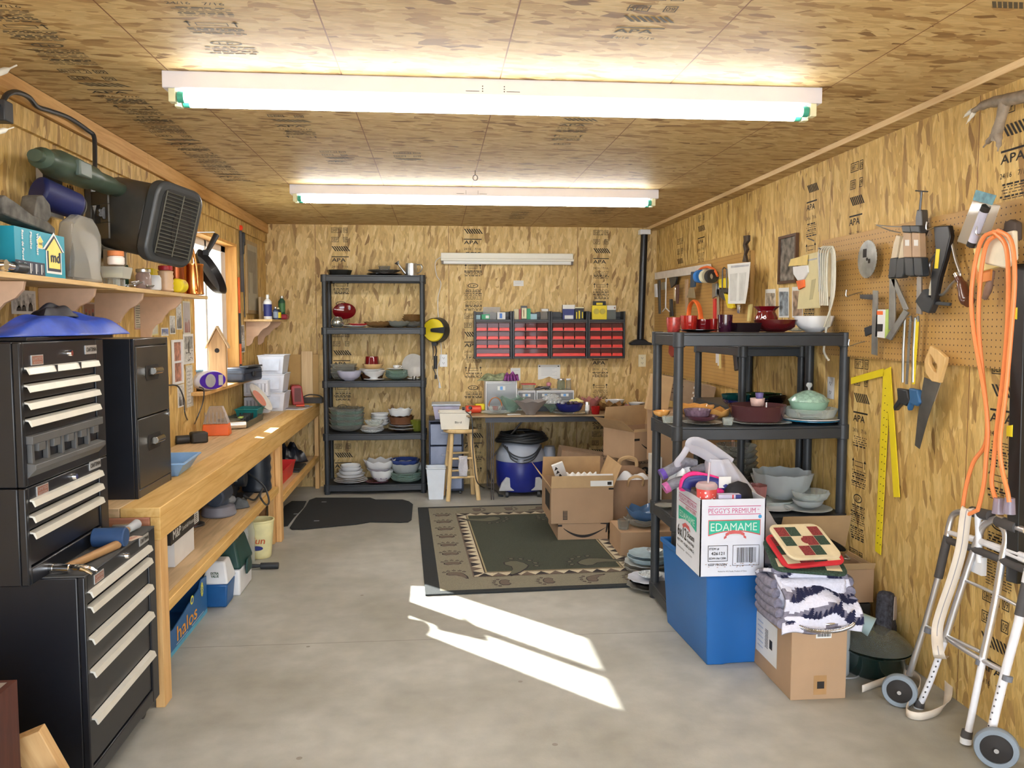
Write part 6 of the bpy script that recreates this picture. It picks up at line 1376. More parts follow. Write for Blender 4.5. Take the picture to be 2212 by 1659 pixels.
# CARTONS
tape=mat('tape_brown',(.40,.23,.10),.35)
def carton(name,label,w_,d_,h_,loc,rz=0,rot=None,open_=False,flaps=(),marks=None,mcol=None,cols=None,group=None,cut=None,cat='box',thing_=False):
 """corrugated box, origin at its front-left bottom corner; flaps: (side, length, angle from vertical outwards)"""
 m_=mcol or card;t=thing(name,label,cat,loc,rz,group,rot);th=.005
 b=MB()
 if open_:b.box(0,0,0,w_,th,h_).box(0,d_-th,0,w_,d_,h_).box(0,th,0,th,d_-th,h_).box(w_-th,th,0,w_,d_-th,h_).box(th,th,0,w_-th,d_-th,th)
 else:b.box(0,0,0,w_,d_,h_)
 b.build('carton',m_,t,smooth=False,bevel=.002)
 for sd,ln,an in flaps:
  b=MB();a=math.radians(an)
  if sd=='f':b.prism([(0,0),(w_,0),(w_-.004,ln),(.004,ln)],(0,0,h_+.001),X_,V3(0,-math.sin(a),math.cos(a)),(0,.004,0))
  if sd=='b':b.prism([(0,0),(w_,0),(w_-.004,ln),(.004,ln)],(0,d_-.004,h_+.001),X_,V3(0,math.sin(a),math.cos(a)),(0,.004,0))
  if sd=='l':b.prism([(0,0),(d_,0),(d_-.01,ln),(.01,ln)],(.0,0,h_+.001),Y_,V3(-math.sin(a),0,math.cos(a)),(.004,0,0))
  if sd=='r':b.prism([(0,0),(d_,0),(d_-.01,ln),(.01,ln)],(w_-.004,0,h_+.001),Y_,V3(math.sin(a),0,math.cos(a)),(.004,0,0))
  b.build('flap',card2,t,smooth=False)
 if marks:
  b=MB();marks(b);b.build('printing',cols or[ink],t,smooth=False)
 return t
def smile(b,x0,z0,w_,mi=0,face='f'):
 """curved arrow mark"""
 n=18;o=(0,-.0012,0);U=X_
 top=[(x0+w_*i/n,z0-w_*.17*math.sin(PI*(i/n)**.9))for i in range(n+1)]
 bot=[(x0+w_*i/n,z0-w_*.17*math.sin(PI*(i/n)**.9)-w_*.065*math.sin(PI*min(1,i/n*.9+.08)))for i in range(n+1)]
 for i in range(n):b.face([bot[i],bot[i+1],top[i+1],top[i]],o,U,Z_,mi)
 e=top[-1];b.face([(e[0]-w_*.13,e[1]+w_*.11),(e[0]+w_*.07,e[1]+w_*.12),(e[0]+w_*.02,e[1]-w_*.12),(e[0]-w_*.01,e[1]-w_*.12),(e[0]+w_*.01,e[1]+w_*.07),(e[0]-w_*.13,e[1]+w_*.085)],o,U,Z_,mi)
def mk(b):
 smile(b,.04,.095,.30);b.rect((0,-.0012,0),X_,Z_,.0,.105,.03,.119);b.text('FRAGILE',(.03,.06,.1286),X_,Y_,.012,width=.07)
L1=V3(.837,5.70,0)
carton('shipping_box','closed shipping box with black smile arrow lying on the rug',.355,.50,.127,L1,0,marks=mk)
def mk(b):
 for k in range(6):b.rect((0,-.0012,0),X_,Z_,.085,.03+k*.010,.113,.036+k*.010)
 b.frame((0,-.0013,0),X_,Z_,.083,.027,.115,.093,.002);b.rect((0,-.0012,0),X_,Z_,.405,.235,.44,.248)
 b.rect((-.0012,0,0),-Y_,Z_,-.30,.08,-.06,.20)  # no print: black rectangle painted for the dark opening in the left side
t=carton('shipping_box','large open shipping box stacked on the smile arrow box',.44,.50,.25,L1+V3(-.05,-.01,.128),0,open_=True,flaps=(('f',.085,4),('b',.15,-12),('l',.13,38),('r',.16,22)),marks=mk)
o_=L1+V3(-.05,-.01,.128)
b=MB().sheet(lambda u,v:(.02+.24*u,.02+.015*math.sin(20*u)+.06*v,.22+.02*math.sin(31*u+3*v)+.012*math.sin(53*u)),40,6);solo(b,'wooden_tiles',mat('dark_tiles',(.05,.04,.03),.6,var=.8),'row of dark rough pieces along the front of the open box','tiles',o_+V3(.0,.0,.02),solid=.004)
b=MB().box(0,0,0,.16,.002,.085).rect((0,-.0006,0),X_,Z_,.12,.008,.15,.03,1);solo(b,'paper_sheet',[paper,ink],'white printed paper tucked on the front edge of the open box','paper',o_+V3(.275,-.008,.262),0,rot=(-.12,0,0),smooth=False)
b=MB().box(0,0,0,.085,.03,.17,0);r_=random.Random(4)
for k in range(5):
 x,z=r_.uniform(.005,.04),.01+.03*k;b.face([(x,z),(x+.03,z+.004),(x+.018,z+.026)],(0,-.0008,0),X_,Z_,1)
solo(b,'patterned_pouch',[paper,ink],'white pouch with black tree pattern poking from the open box','pouch',o_+V3(.10,.30,.20),0,rot=(.15,-.35,0),smooth=False)
b=MB().sheet(lambda u,v:(.28*u,.02*v,.03*v+.008*math.sin(40*u)*v),40,4);solo(b,'lace_edge',paper,'white zigzag lace edge inside the open box','lace',o_+V3(.12,.40,.25),solid=.002)
# paper grocery bag
pb=at(1366,1085,6.0)
t=thing('paper_bag','brown paper grocery bag with a handle beside the open box','bag',(1.25,5.83,0),.06)
MB().tub((.165,.10,0),(.31,.19),(.33,.21),.40,.003).build('bag_body',mat('kraft_bag',(.36,.22,.13),.8,var=.15,scale=8),t,bevel=.008)
MB().prism([(.01,0),(.32,0),(.30,.045),(.22,.085),(.11,.085),(.03,.045)],(0,.205,.385),X_,Z_,(0,-.003,0)).build('bag_back',MATS['kraft_bag'],t,smooth=False)
MB().tube([(.11,-.004,.36),(.115,-.03,.41),(.165,-.035,.43),(.215,-.03,.41),(.22,-.004,.36)],.007,8,smooth=5,flat=2).tube([(.10,.20,.46),(.11,.20,.51),(.17,.20,.53),(.23,.20,.51),(.24,.20,.46)],.007,8,smooth=5,flat=2).build('handle',card2,t)
lump(.29,.17,.09,81).xf(Matrix.Translation((.165,.10,.355))).build('white_contents',white,t,solid=.003)
# carton with glass bowls
def mk(b):b.face([(.20,.055),(.255,.055),(.255,.105),(.20,.105)],(0,-.0012,0),X_,Z_)
t=carton('cardboard_box','brown box with a square hand hole under the blue wavy bowl',.42,.34,.165,(1.185,5.27,0),.0,marks=mk)
p=at(1382,1140,5.4);z_=.1665
def fdish(kind,x,y,z,r,h,m,label,name='bowl',cat='bowl',**k):
 rot=k.pop('rot',None);group=k.pop('group',None)
 return solo(dish_mesh(kind,r,h,**k),name,m,label,cat,(x,y,z),0,group,rot,ang=50)
fdish('bowl',1.375,5.44,z_,.125,.055,smoke,'clear ruffled glass bowl under the blue wavy bowl on the box',sc=6,amp=.08,zamp=.008)
fdish('bowl',1.385,5.44,z_+.04,.118,.075,bluec,'blue wavy glass bowl on top of the box with a hand hole',sc=6,amp=.08,zamp=.014)
fdish('cup',1.225,5.36,z_,.04,.06,smoke,'small smoky glass cup at the left corner of the same box',name='glass_tumbler',cat='glass')
# plates on the floor by the rug
xb=at(1395,1190,4.95).x
for k,(kd,r,h,dz,m_,lb)in enumerate((('bowl',.15,.05,.012,smoke,'clear scalloped glass bowl lowest in the floor pile by the rug'),('plate',.145,.02,.065,frost,'frosted scalloped plate in the middle of the floor pile'),('pie',.13,.03,.09,mat('pale_blue_china',(.42,.54,.60),.25),'pale blue pie dish in the floor pile under the box'),('plate',.122,.012,.125,MATS['pale_blue_china'],'pale blue plate topping the floor pile by the rug'))):
 fdish(kd,xb,4.88,dz,r,h,m_,lb,name='plate' if kd=='plate' else 'bowl',cat='plate' if kd=='plate' else 'bowl',sc=12,amp=.03)
fdish('bowl',xb+.03,4.86,.142,.05,.02,MATS['blue_woven'],'small blue and white dish on the pale blue plate, floor pile')
xb2=at(1405,1255,4.62).x
for k,(kd,r,h,dz,m_,lb)in enumerate((('plate',.135,.015,.012,smoke,'clear ruffled plate lowest in the front pile beside the rack foot'),('pie',.12,.02,.03,blackg,'black rimmed dish in the front pile beside the rack foot'),('plate',.13,.014,.053,mat('lilac_white',(.62,.64,.72),.25),'white plate in the front pile beside the rack foot'),('bowl',.07,.018,.072,MATS['blue_woven'],'small blue and white bowl topping the front pile by the rack'))):
 fdish(kd,xb2,4.62,dz,r,h,m_,lb,name='plate' if kd=='plate' else 'bowl',cat='plate' if kd=='plate' else 'bowl',sc=12,amp=.03)
 # stack behind the paper bag: red and white box, printed box, open smile box
def mk(b):
 b.rect((0,-.0012,0),X_,Z_,0,.20,.40,.27,0);b.text('HILLS',(.03,-.002,.235),X_,Z_,.025,mi=1,width=.11)
 for k in range(5):b.rect((0,-.0012,0),X_,Z_,.03,.04+k*.028,.12,.045+k*.028,2)
 b.rect((-.0012,0,0),-Y_,Z_,-.40,.19,0,.27,0)
carton('printed_box','white box with a red top band behind the paper bag',.42,.45,.27,(1.49,6.22,0),0,marks=mk,mcol=mat('box_white',(.68,.66,.70),.6),cols=[mat('band_red',(.50,.015,.03),.5),paper,mat('grey_lines',(.4,.4,.45),.7)])
def mk(b):
 r=random.Random(7)
 for k in range(46):x,z=r.uniform(.24,.36),r.uniform(.03,.19);b.face([(x,z),(x+.008,z+.003),(x+.012,z+.012),(x+.003,z+.010)],(-.0012,0,0),-Y_,Z_)if False else b.face([(-x,z),(-x+.010,z+.003),(-x+.012,z+.012),(-x+.003,z+.010)],(-.0012,.44,0),-Y_,Z_)
 b.text('1840',(.10,-.0015,.07),X_,Z_,.09,width=.24,bold=.006);b.text('FARMS',(.12,-.0015,.18),X_,Z_,.018,width=.12)
 for k in range(16):
  a=2*PI*k/16;b.face([(.40+.03*math.cos(a),.12+.03*math.sin(a)),(.40+.03*math.cos(a+.4),.12+.03*math.sin(a+.4)),(.40+.024*math.cos(a+.4),.12+.024*math.sin(a+.4)),(.40+.024*math.cos(a),.12+.024*math.sin(a))],(-.0012,0,0),-Y_*-1,Z_)if False else None
carton('produce_box','brown produce box with black spots and large numerals',.46,.46,.22,(1.40,6.20,.2715),0,marks=mk)
def mk(b):b.rect((0,-.0012,0),X_,Z_,.0,.155,.05,.172);smile(b,.07,.13,.34)
carton('shipping_box','open smile box on top of the stack at the table end',.42,.38,.22,(1.46,6.06,.4925),.45,open_=True,flaps=(('f',.02,0),('b',.16,-8),('l',.14,50),('r',.16,4)),marks=mk)
# cartons under the table
def mk(b):
 b.face([(.26,.06),(.32,.055),(.325,.11),(.265,.115)],(0,-.0012,0),X_,Z_)
 b.frame((0,-.0012,0),X_,Z_,.46,.03,.50,.12,.003)
 for k in range(4):b.rect((0,-.0013,0),X_,Z_,.465,.045+k*.02,.495,.05+k*.02)
 b.text('THIS SIDE UP',(.10,.12,.171),X_,Y_,.03,width=.2)
carton('cardboard_box','dusty long box tilted on other boxes under the table',.56,.34,.17,(1.02,6.92,.285),0,rot=(0,math.radians(9.5),math.radians(-4)),marks=mk,mcol=mat('cardboard_dusty',(.33,.22,.14),.85,var=.1))
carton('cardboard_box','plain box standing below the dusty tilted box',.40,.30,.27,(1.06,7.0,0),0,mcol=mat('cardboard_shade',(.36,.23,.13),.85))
def mk(b):smile(b,.02,.15,.30)
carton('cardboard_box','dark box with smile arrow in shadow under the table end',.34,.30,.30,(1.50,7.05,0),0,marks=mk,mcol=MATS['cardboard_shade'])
b=MB().box(0,0,0,.05,.4,.55);solo(b,'black_case',blk,'black upright case behind the produce box under the table','case',(1.90,7.0,0))
b=MB().cyl((0,0,0),(.02,-.14,.02),.012,n=10);solo(b,'pipe_stub',steel,'short steel pipe stub sticking out below the dusty box','pipe',(1.30,6.90,.285))
# cartons beyond the rack, against the right wall
def mk(b):
 for k in range(5):b.rect((0,-.0012,0),X_,Z_,.05+.0*k,.17-.028*k,.22-.03*(k%2),.178-.028*k)
 for k in range(7):b.rect((0,-.0012,0),X_,Z_,.29+.012*(k%2),.04+k*.02,.30+.012*(k%2),.055+k*.02,1)
carton('cardboard_box','long printed box lying on the boxes beyond the glass rack',.45,.28,.16,(1.56,5.98,.985),0,rot=(0,math.radians(11),math.radians(-8)),marks=mk,mcol=mat('cardboard_grey',(.34,.25,.17),.85),cols=[mat('brown_ink',(.14,.09,.06),.8),paper])
carton('cardboard_box','upright yellow-brown box leaning beside the long printed box',.16,.06,.26,(1.50,5.88,.905),0,rot=(0,math.radians(10),0),mcol=card2)
carton('cardboard_box','tall brown box standing behind the glass rack on the floor',.50,.30,.52,(1.56,5.72,0),0)
def mk(b):b.rect((0,-.0012,0),X_,Z_,.28,.02,.36,.12,0)
carton('cardboard_box','open-topped wide box stacked behind the glass rack',.52,.34,.38,(1.54,5.66,.523),0,marks=mk,open_=False)
b=MB().box(0,0,0,.045,.20,.60,0);solo(b,'white_panel_box',mat('white_carton',(.66,.64,.60),.6),'narrow white carton standing on end behind the rack post','box',(1.50,5.60,.0),0,smooth=False)
# RIGHT RACKS
fa=[1.474,1.005,.545,.085]
RA0,RA1=4.06,4.50
axl,axr=at(1458,900,RA0).x,2.085
rack('shelving_unit','wide black shelving unit of glassware standing near the right wall',axl,axr,RA0,RA1,fa[::-1],th=.065,bow=.03,pr=.024)
RB0,RB1=4.56,5.40
rack('shelving_unit','lower black shelving unit set sideways behind the glassware rack',1.70,2.085,RB0,RB1,(.08,.52,1.032,1.392),th=.055,bow=0,pr=.022)
za=[z+.0035 for z in fa]
Yf=4.26
# top
dish('cup',1453,31,31,za[0],4.20,mat('red_ribbed',(.30,.035,.03),.25,coat=.4,var=.3,scale=60),'ribbed clear-red tumbler at the left corner of the rack top',sc=0)
dish('cup',1486,36,34,za[0],4.36,mat('red_fish_bowl',(.36,.018,.012),.2,coat=.5,var=.35,scale=40),'orange-red patterned round cup beside the tumbler, rack top',sc=20,amp=.03)
dish('cup',1517,32,26,za[0],4.38,redg,'dark red faceted cup at the rear of the rack top',sc=8,amp=.05)
dish('cup',1539,18,27,za[0],4.36,mat('red_cup',(.25,.01,.01),.2,coat=.5),'slim bright red cup right of the faceted cup')
dish('plate',1506,84,5,za[0],4.17,blackg,'wide black-red plate at the front of the rack top',sc=24,amp=.01)
dish('cup',1564,31,36,za[0],4.20,mat('plum_black',(.035,.006,.02),.07,coat=.6),'dark plum tumbler in the middle of the rack top')
dish('pie',1606,62,19,za[0],4.18,blackg,'black rectangular glass dish with silver beads on the rack top',sq=.55,sc=4)
o,r,h=dish('vase',1652,52,52,za[0],4.34,redg,'large dark red vase with ruffled rim on the rack top',sc=10,amp=.06)
dish('bowl',1672,88,25,za[0],4.17,mat('oxblood_glass',(.085,.006,.008),.1,coat=.5),'wide oxblood red bowl in front of the vase, rack top')
dish('bowl',1755,80,32,za[0],4.20,porc,'white lobed bowl at the right of the rack top',sc=6,amp=.08)
dish('bowl',1718,40,8,za[0],4.36,clear,'low clear glass dish between the red and white bowls, rack top',sc=10,amp=.05)
# second
dish('cup',1445,26,14,za[1],4.22,clear,'clear cut-glass dish at the left edge of the second glass shelf',sc=10,amp=.08)
dish('plate',1518,84,4,za[1],4.16,clear,'clear plate under the amethyst saucers, second glass shelf')
dish('bowl',1516,72,12,za[1]+.014,4.16,mat('amethyst_dark',(.10,.03,.05),.15,coat=.4),'dark amethyst shallow bowl at the front left, second glass shelf')
dish('pie',1507,58,14,za[1]+.04,4.17,mat('amethyst_ribbed',(.20,.13,.18),.2,var=.3,scale=70),'lilac ribbed small bowl on the dark amethyst bowl',sc=16,amp=.03)
dish('bowl',1500,84,22,za[1]+.02,4.36,marig,'marigold carnival glass bowl at the rear left, second glass shelf',sc=10,amp=.06,zamp=.03)
dish('bowl',1550,60,18,za[1]+.01,4.34,marig,'ruffled marigold bowl right of the larger marigold one',sc=6,amp=.10,zamp=.12)
dish('bowl',1430,36,12,za[1]+.02,4.34,marig,'small marigold bowl at the far left, second glass shelf',sc=6,amp=.08)
dish('cup',1574,23,15,za[1],4.10,clear,'small clear faceted votive at the front of the second glass shelf',name='votive_glass',cat='glass',sc=6,amp=.08)
dish('plate',1640,120,4,za[1],4.18,clear,'square clear beaded plate under the big amethyst bowl',sq=.5)
dish('pie',1637,120,32,za[1]+.014,4.18,ameth,'big amethyst glass bowl at the centre of the second glass shelf')
dish('cup',1637,30,16,za[1]+.088,4.18,mat('blush_candle',(.72,.50,.44),.4,var=.2,scale=50),'pink speckled candle cup inside the big amethyst bowl',name='candle_holder',cat='candle')
dish('cup',1641,17,12,za[1]+.125,4.18,mat('lilac_wax',(.16,.13,.32),.3),'lilac candle standing in the pink cup',name='candle',cat='candle')
dish('plate',1752,118,6,za[1],4.18,mat('turquoise_plate',(.01,.22,.42),.25,coat=.4),'turquoise plate with white rim at the right, second glass shelf')
dish('plate',1752,120,2,za[1]+.013,4.18,porc,'thin white plate on the turquoise plate, second glass shelf')
dish('pie',1752,108,18,za[1]+.028,4.18,clear,'clear ribbed glass bowl under the green covered dish',sc=24,amp=.02)
t=thing('covered_dish','pale green glass covered dish with crystal knob at the rack right','dish',(at(1747,870,4.18).x,4.18,za[1]+.045))
dish_mesh('bowl',.100,.065,0).build('dish_body',jade,t)
MB().lathe([(.101,.066),(.10,.072),(.07,.10),(.03,.118),(.012,.122),(0,.124)],36,sc=12,amp=.03).build('lid',mat('jade_lid',(.34,.52,.41),.2,var=.3,scale=60,coat=.4),t)
MB().lathe([(.006,.122),(.006,.134),(.014,.142),(.016,.15),(.012,.16),(0,.163)],16).build('knob',glass('crystal',(.92,.94,.95),.35,(.75,.77,.78)),t)
# behind on the low rack
zb=1.0355
for px,w_,h_,Y,m_,lb,kd,kk in((1590,60,24,4.80,tealg,'teal scalloped glass bowl on the rear rack','bowl',dict(sc=10,amp=.06)),(1600,96,16,4.72,cob,'wide cobalt blue bowl on the rear rack','bowl',{}),(1663,90,22,4.85,mat('bottle_green',(.02,.05,.02),.12,coat=.5),'dark bottle-green bowl on the rear rack','bowl',dict(sc=8,amp=.05)),(1716,64,20,4.8,blackg,'black low bowl at the right of the rear rack','bowl',{})):
 X=max(at(px,830,Y).x,1.80);o,r,h=dish(kd,px,w_,h_,zb,Y,m_,lb,**kk);o.location.x=max(o.location.x,1.72+r*.55)if px<1650 else min(o.location.x,2.07-r)
 # third
za2=za[2]
dish('plate',1680,74,5,za2,4.18,porc,'white plate behind the carrier bag, third glass shelf')
dish('plate',1640,70,5,za2,4.30,clear,'clear plate left of the white plate, third glass shelf')
dish('pie',1668,110,10,za2+.0,4.36,clear,'clear tray beneath the frosted bowl, third glass shelf')
dish('bowl',1695,120,54,za2+.03,4.34,frost,'large frosted scalloped bowl on the third glass shelf',sc=10,amp=.05,zamp=.03)
dish('plate',1752,96,5,za2,4.16,frost,'frosted plate under the small glass bowls, third glass shelf')
dish('bowl',1752,62,16,za2+.015,4.16,frost,'lower frosted bowl at the right, third glass shelf')
dish('bowl',1757,76,22,za2+.045,4.16,clear,'clear cut bowl topping the right pile, third glass shelf',sc=8,amp=.06)
dish('deep',1520,86,30,za2,4.28,clear,'clear ruffled bowl above the box of gloves',sc=8,amp=.06,zamp=.05)
dish('bowl',1525,60,22,za2+.03,4.26,frost,'frosted bowl nested in the clear ruffled one')
dish('cup',1635,50,50,za2,4.22,pinkg,'pink-tinted bubbly glass vase behind the carrier bag',name='vase',cat='vase',sc=8,amp=.08)
dish('plate',1440,44,4,za2,4.30,smoke,'smoky glass plate at the left edge of the third glass shelf',sc=10,amp=.05)
for k in range(7):dish('deep',1590,96-k*2,16,.5235+k*.035,4.95,smoke,'clear bowl %s in the stack on the rear rack lower shelf'%('lowest','second','third','fourth','fifth','sixth','topmost')[k],sc=14,amp=.03,group='clear bowls stacked on the rear rack')[0].location.x=1.83
for k,(px,w_,h_,lb)in enumerate(((1655,54,40,'clear bubbly vase on the rear rack'),(1690,60,50,'clear footed bowl at the right of the rear rack'))):
 dish('ped',px,w_,h_,.5235,4.72,glass('crystal',(.92,.94,.95),.35,(.75,.77,.78)),lb,name='bowl',sc=10,amp=.08)
 # rods standing behind
for k,(px,lb)in enumerate(((1588,'left'),(1595,'middle'),(1602,'right'))):
 o=solo(MB().cyl((0,0,0),(.06+.02*k,.05,.80),.011,n=12),'copper_rod',mat('pinkish_wood',(.50,.24,.14),.5),'%s one of three reddish rods leaning behind the racks'%lb,'rod',(at(px,930,5.55).x-.06,5.52,.0),0,'reddish rods behind the racks')
 # TOTE WITH BOX OF KNITWEAR
t=thing('storage_tote','large blue plastic tote on the floor under the white box','tote',(1.355,3.82,0),math.radians(2))
tb=mat('tote_blue',(.012,.12,.38),.42,var=.06,scale=4)
b=MB()
P0=[(-.17,-.27),(-.10,-.275),(-.07,-.265),(.06,-.265),(.10,-.275),(.165,-.27),(.175,.27),(-.18,.27)]
def ring(s,z):return[(x*s,y*s,z)for x,y in P0]
R_=[ring(1,0),ring(1.02,.05),ring(1.12,.41),ring(1.17,.412),ring(1.17,.435),ring(1.09,.435),ring(.95,.02)]
V=[p for r in R_ for p in r];n=8;F=[tuple(range(n-1,-1,-1))]
for k in range(len(R_)-1):
 for i in range(n):j=(i+1)%n;F.append((k*n+i,k*n+j,(k+1)*n+j,(k+1)*n+i))
F.append(tuple(range((len(R_)-1)*n,len(R_)*n)));b.add(V,F);b.build('tote_body',tb,t,bevel=.012)
# printed white box (rotated a little, sits on the tote)
c0=at(1510,1306,3.44);E0=at(1650,1306,3.44);W_=E0.x-c0.x;Hh=.335;D_=.36;zb_=.4362
lw_=mat('box_bluewhite',(.66,.68,.76),.55,var=.03);mag=mat('magenta_print',(.50,.07,.20),.5);gr_=mat('banner_green',(.02,.42,.28),.5);rbn=mat('ribbon_red',(.55,.10,.10),.5);stn=mat('stain_brown',(.35,.24,.20),.7)
t=thing('edamame_box','white printed vegetable box full of knitwear on the blue tote','box',(c0.x,3.44,zb_),0)
skew=-.0
b=MB();th=.005
# plan: front edge along x, left side runs back and outwards to the left
def bp(a,d_):return V3(a+skew*d_/D_*1.0,d_,0)
def wall(p,q,n_,h0=0,h1=Hh):b.add([p,q,q+n_,p+n_]+[v+Z_*h1 for v in(p,q,q+n_,p+n_)],[(0,1,2,3),(4,5,6,7),(0,1,5,4),(1,2,6,5),(2,3,7,6),(3,0,4,7)],0)
wall(bp(0,0),bp(W_,0),V3(0,th,0));wall(bp(0,0),bp(0,D_),V3(th,0,0));wall(bp(W_-th,0),bp(W_-th,D_),V3(th,0,0));wall(bp(0,D_),bp(W_,D_),V3(0,-th,0))
b.add([bp(th,th)+Z_*.001,bp(W_-th,th)+Z_*.001,bp(W_-th,D_-th)+Z_*.001,bp(th,D_-th)+Z_*.001],[(0,1,2,3)],0)
b.build('carton',[lw_],t,smooth=False)
b=MB();o1=(0,-.001,0);o2=(0,-.0016,0);o3=(0,-.0022,0);o4=(0,-.0028,0)
b.rect(o1,X_,Z_,W_*.12,.303,W_*.92,.306,0).rect(o1,X_,Z_,W_*.12,.268,W_*.92,.271,0).text('PEGGY\'S PREMIUM',(W_*.12,-.0012,.275),X_,Z_,.022,mi=0,width=W_*.72).text('o',(W_*.87,-.0012,.286),X_,Z_,.010,mi=0)
arc=[(W_*.12,.172)]+[(W_*(.12+.80*k/12),.176+.020*math.sin(PI*k/12))for k in range(13)]+[(W_*.92,.172),(W_*.92,.246),(W_*.12,.246)]
b.face(arc,o1,X_,Z_,2);b.face([(W_*.13,.179)]+[(W_*(.13+.78*k/12),.182+.019*math.sin(PI*k/12))for k in range(13)]+[(W_*.91,.179),(W_*.91,.242),(W_*.13,.242)],o2,X_,Z_,1)
b.text('EDAMAME',(W_*.155,-.0024,.198),X_,Z_,.036,mi=3,width=W_*.71)
for k in range(10):
 a0,a1=PI*(.22+.056*k),PI*(.22+.056*(k+1));c=W_*.53;b.face([(c-W_*.19*math.cos(a0),.155+.035*math.sin(a0)-.005),(c-W_*.19*math.cos(a1),.155+.035*math.sin(a1)-.005),(c-W_*.19*math.cos(a1),.155+.035*math.sin(a1)+.009),(c-W_*.19*math.cos(a0),.155+.035*math.sin(a0)+.009)],o3,X_,Z_,2)
b.face([(W_*.36,.172),(W_*.40,.18),(W_*.40,.168),(W_*.36,.162)],o4,X_,Z_,2).face([(W_*.66,.18),(W_*.70,.172),(W_*.70,.162),(W_*.66,.168)],o4,X_,Z_,2)
b.text('IN THE POD',(W_*.44,-.003,.178),X_,Z_,.007,mi=3,width=W_*.18)
b.frame(o1,X_,Z_,W_*.12,.065,W_*.425,.135,.0025,4).text('ITEM #',(W_*.14,-.0012,.115),X_,Z_,.010,mi=4,width=W_*.15,bold=.0008).text('426121',(W_*.17,-.0012,.093),X_,Z_,.014,mi=4,width=W_*.20,bold=.001).text('EDM-0612BR',(W_*.14,-.0012,.074),X_,Z_,.009,mi=4,width=W_*.26,bold=.0008)
b.frame(o1,X_,Z_,W_*.50,.045,W_*.91,.135,.002,4);r_=random.Random(3);x=W_*.56
while x<W_*.86:w2=r_.choice((.0012,.002,.003));b.rect(o1,X_,Z_,x,.058,x+w2,.124,4);x+=w2+r_.choice((.0012,.002,.0028))
b.text('KEEP FROZEN',(W_*.13,-.0012,.046),X_,Z_,.010,mi=4,width=W_*.28,bold=.0008).text('Packed for IFG Foods, Product of China',(W_*.28,-.0012,.018),X_,Z_,.006,mi=4,width=W_*.44)
b.face([(W_*.91+.008*math.cos(q*PI/8),.258+.008*math.sin(q*PI/8))for q in range(16)],o1,X_,Z_,5)
for k in range(26):x,z=r_.uniform(0,W_*.9),.045+r_.uniform(-.008,.010);b.face([(x,z),(x+.008,z+.001),(x+.006,z+.003),(x+.001,z+.003)],o4,X_,Z_,6)
# left panel
U=V3(-skew,-D_,0).normalized();Ls=math.hypot(skew,D_);N_=V3(-D_,skew,0).normalized()
O=V3(skew,D_,0)+N_*.0012
b.rect(O,U,Z_,Ls*.12,.303,Ls*.86,.306,0).text('PEGGY\'S PREMIUM',O+U*Ls*.12+Z_*.278,U,Z_,.020,mi=0,width=Ls*.72).rect(O,U,Z_,Ls*.12,.268,Ls*.86,.271,0)
b.text('KEEP FROZEN',O+U*Ls*.42+Z_*.252,U,Z_,.011,mi=2,width=Ls*.40,bold=.001)
b.face([(Ls*.12,.175)]+[(Ls*(.12+.74*k/12),.180+.020*math.sin(PI*k/12))for k in range(13)]+[(Ls*.86,.175),(Ls*.86,.245),(Ls*.12,.245)],O+N_*.0005,U,Z_,1).text('EDAMAME',O+N_*.001+U*Ls*.18+Z_*.200,U,Z_,.030,mi=3,width=Ls*.62)
b.prism([(Ls*.30,.168),(Ls*.42,.185),(Ls*.56,.180),(Ls*.62,.160),(Ls*.55,.165),(Ls*.42,.168),(Ls*.33,.155)],O,U,Z_,N_*.0015,2)
b.text('6x12',O+U*Ls*.08+Z_*.105,U,Z_,.055,mi=4,width=Ls*.38,bold=.003).text('Steam',O+U*Ls*.50+Z_*.128,U,Z_,.028,mi=4,width=Ls*.27,bold=.002).text('Ready Bags',O+U*Ls*.50+Z_*.105,U,Z_,.014,mi=4,width=Ls*.27,bold=.001)
b.text('NET WT. 4.5LBS (2.04KG)',O+U*Ls*.08+Z_*.078,U,Z_,.013,mi=4,width=Ls*.70,bold=.001).text('Distributed by',O+U*Ls*.08+Z_*.05,U,Z_,.009,mi=4,width=Ls*.30).text('KEEP FROZEN',O+U*Ls*.45+Z_*.05,U,Z_,.008,mi=4,width=Ls*.25)
b.build('printing',[mag,gr_,rbn,mat('pale_print',(.55,.75,.68),.5),ink,mat('blue_dot',(.05,.3,.6),.5),stn],t,smooth=False)
bx0=V3(c0.x,3.44,zb_)
# things in the box
def knit(n,c):return mat(n,c,.9,var=.2,scale=60,bump=.6)
gk,pk,vk=knit('grey_knit',(.16,.16,.19)),knit('pink_knit',(.80,.03,.22)),knit('violet_knit',(.10,.05,.30))
def roll(pts,r,m_,label,name='rolled_socks',cat='socks',tip=None):
 t=thing(name,label,cat,bx0);MB().tube(pts,r,14,smooth=5,flat=.7).build('knit_body',m_,t)
 if tip:MB().tube([pts[0],(V3(*pts[0])*2+V3(*pts[1]))/3],[r[0]*1.08,r[0]*1.02]if isinstance(r,list)else r*1.06,14,smooth=3,flat=.7).build('knit_toe',tip,t)
roll([(-.11,.24,.40),(-.05,.24,.43),(.0,.27,.45),(.06,.27,.44)],.034,gk,'grey knitted sock with violet toe at the box left corner',tip=vk)
roll([(-.105,.20,.345),(-.04,.20,.375),(.03,.2,.38)],.032,gk,'grey knitted sock with pink toe below the violet-toed one',tip=knit('rose_knit',(.42,.10,.28)))
t=thing('white_cap','white cap brim behind the pink scarf in the box','cap',bx0+V3(.0,.26,.36));lump(.13,.11,.09,91).build('cap_crown',white,t,solid=.003)
t=thing('pink_scarf','bright pink and grey folded scarf on top of the white box','scarf',bx0+V3(.05,.18,.33))
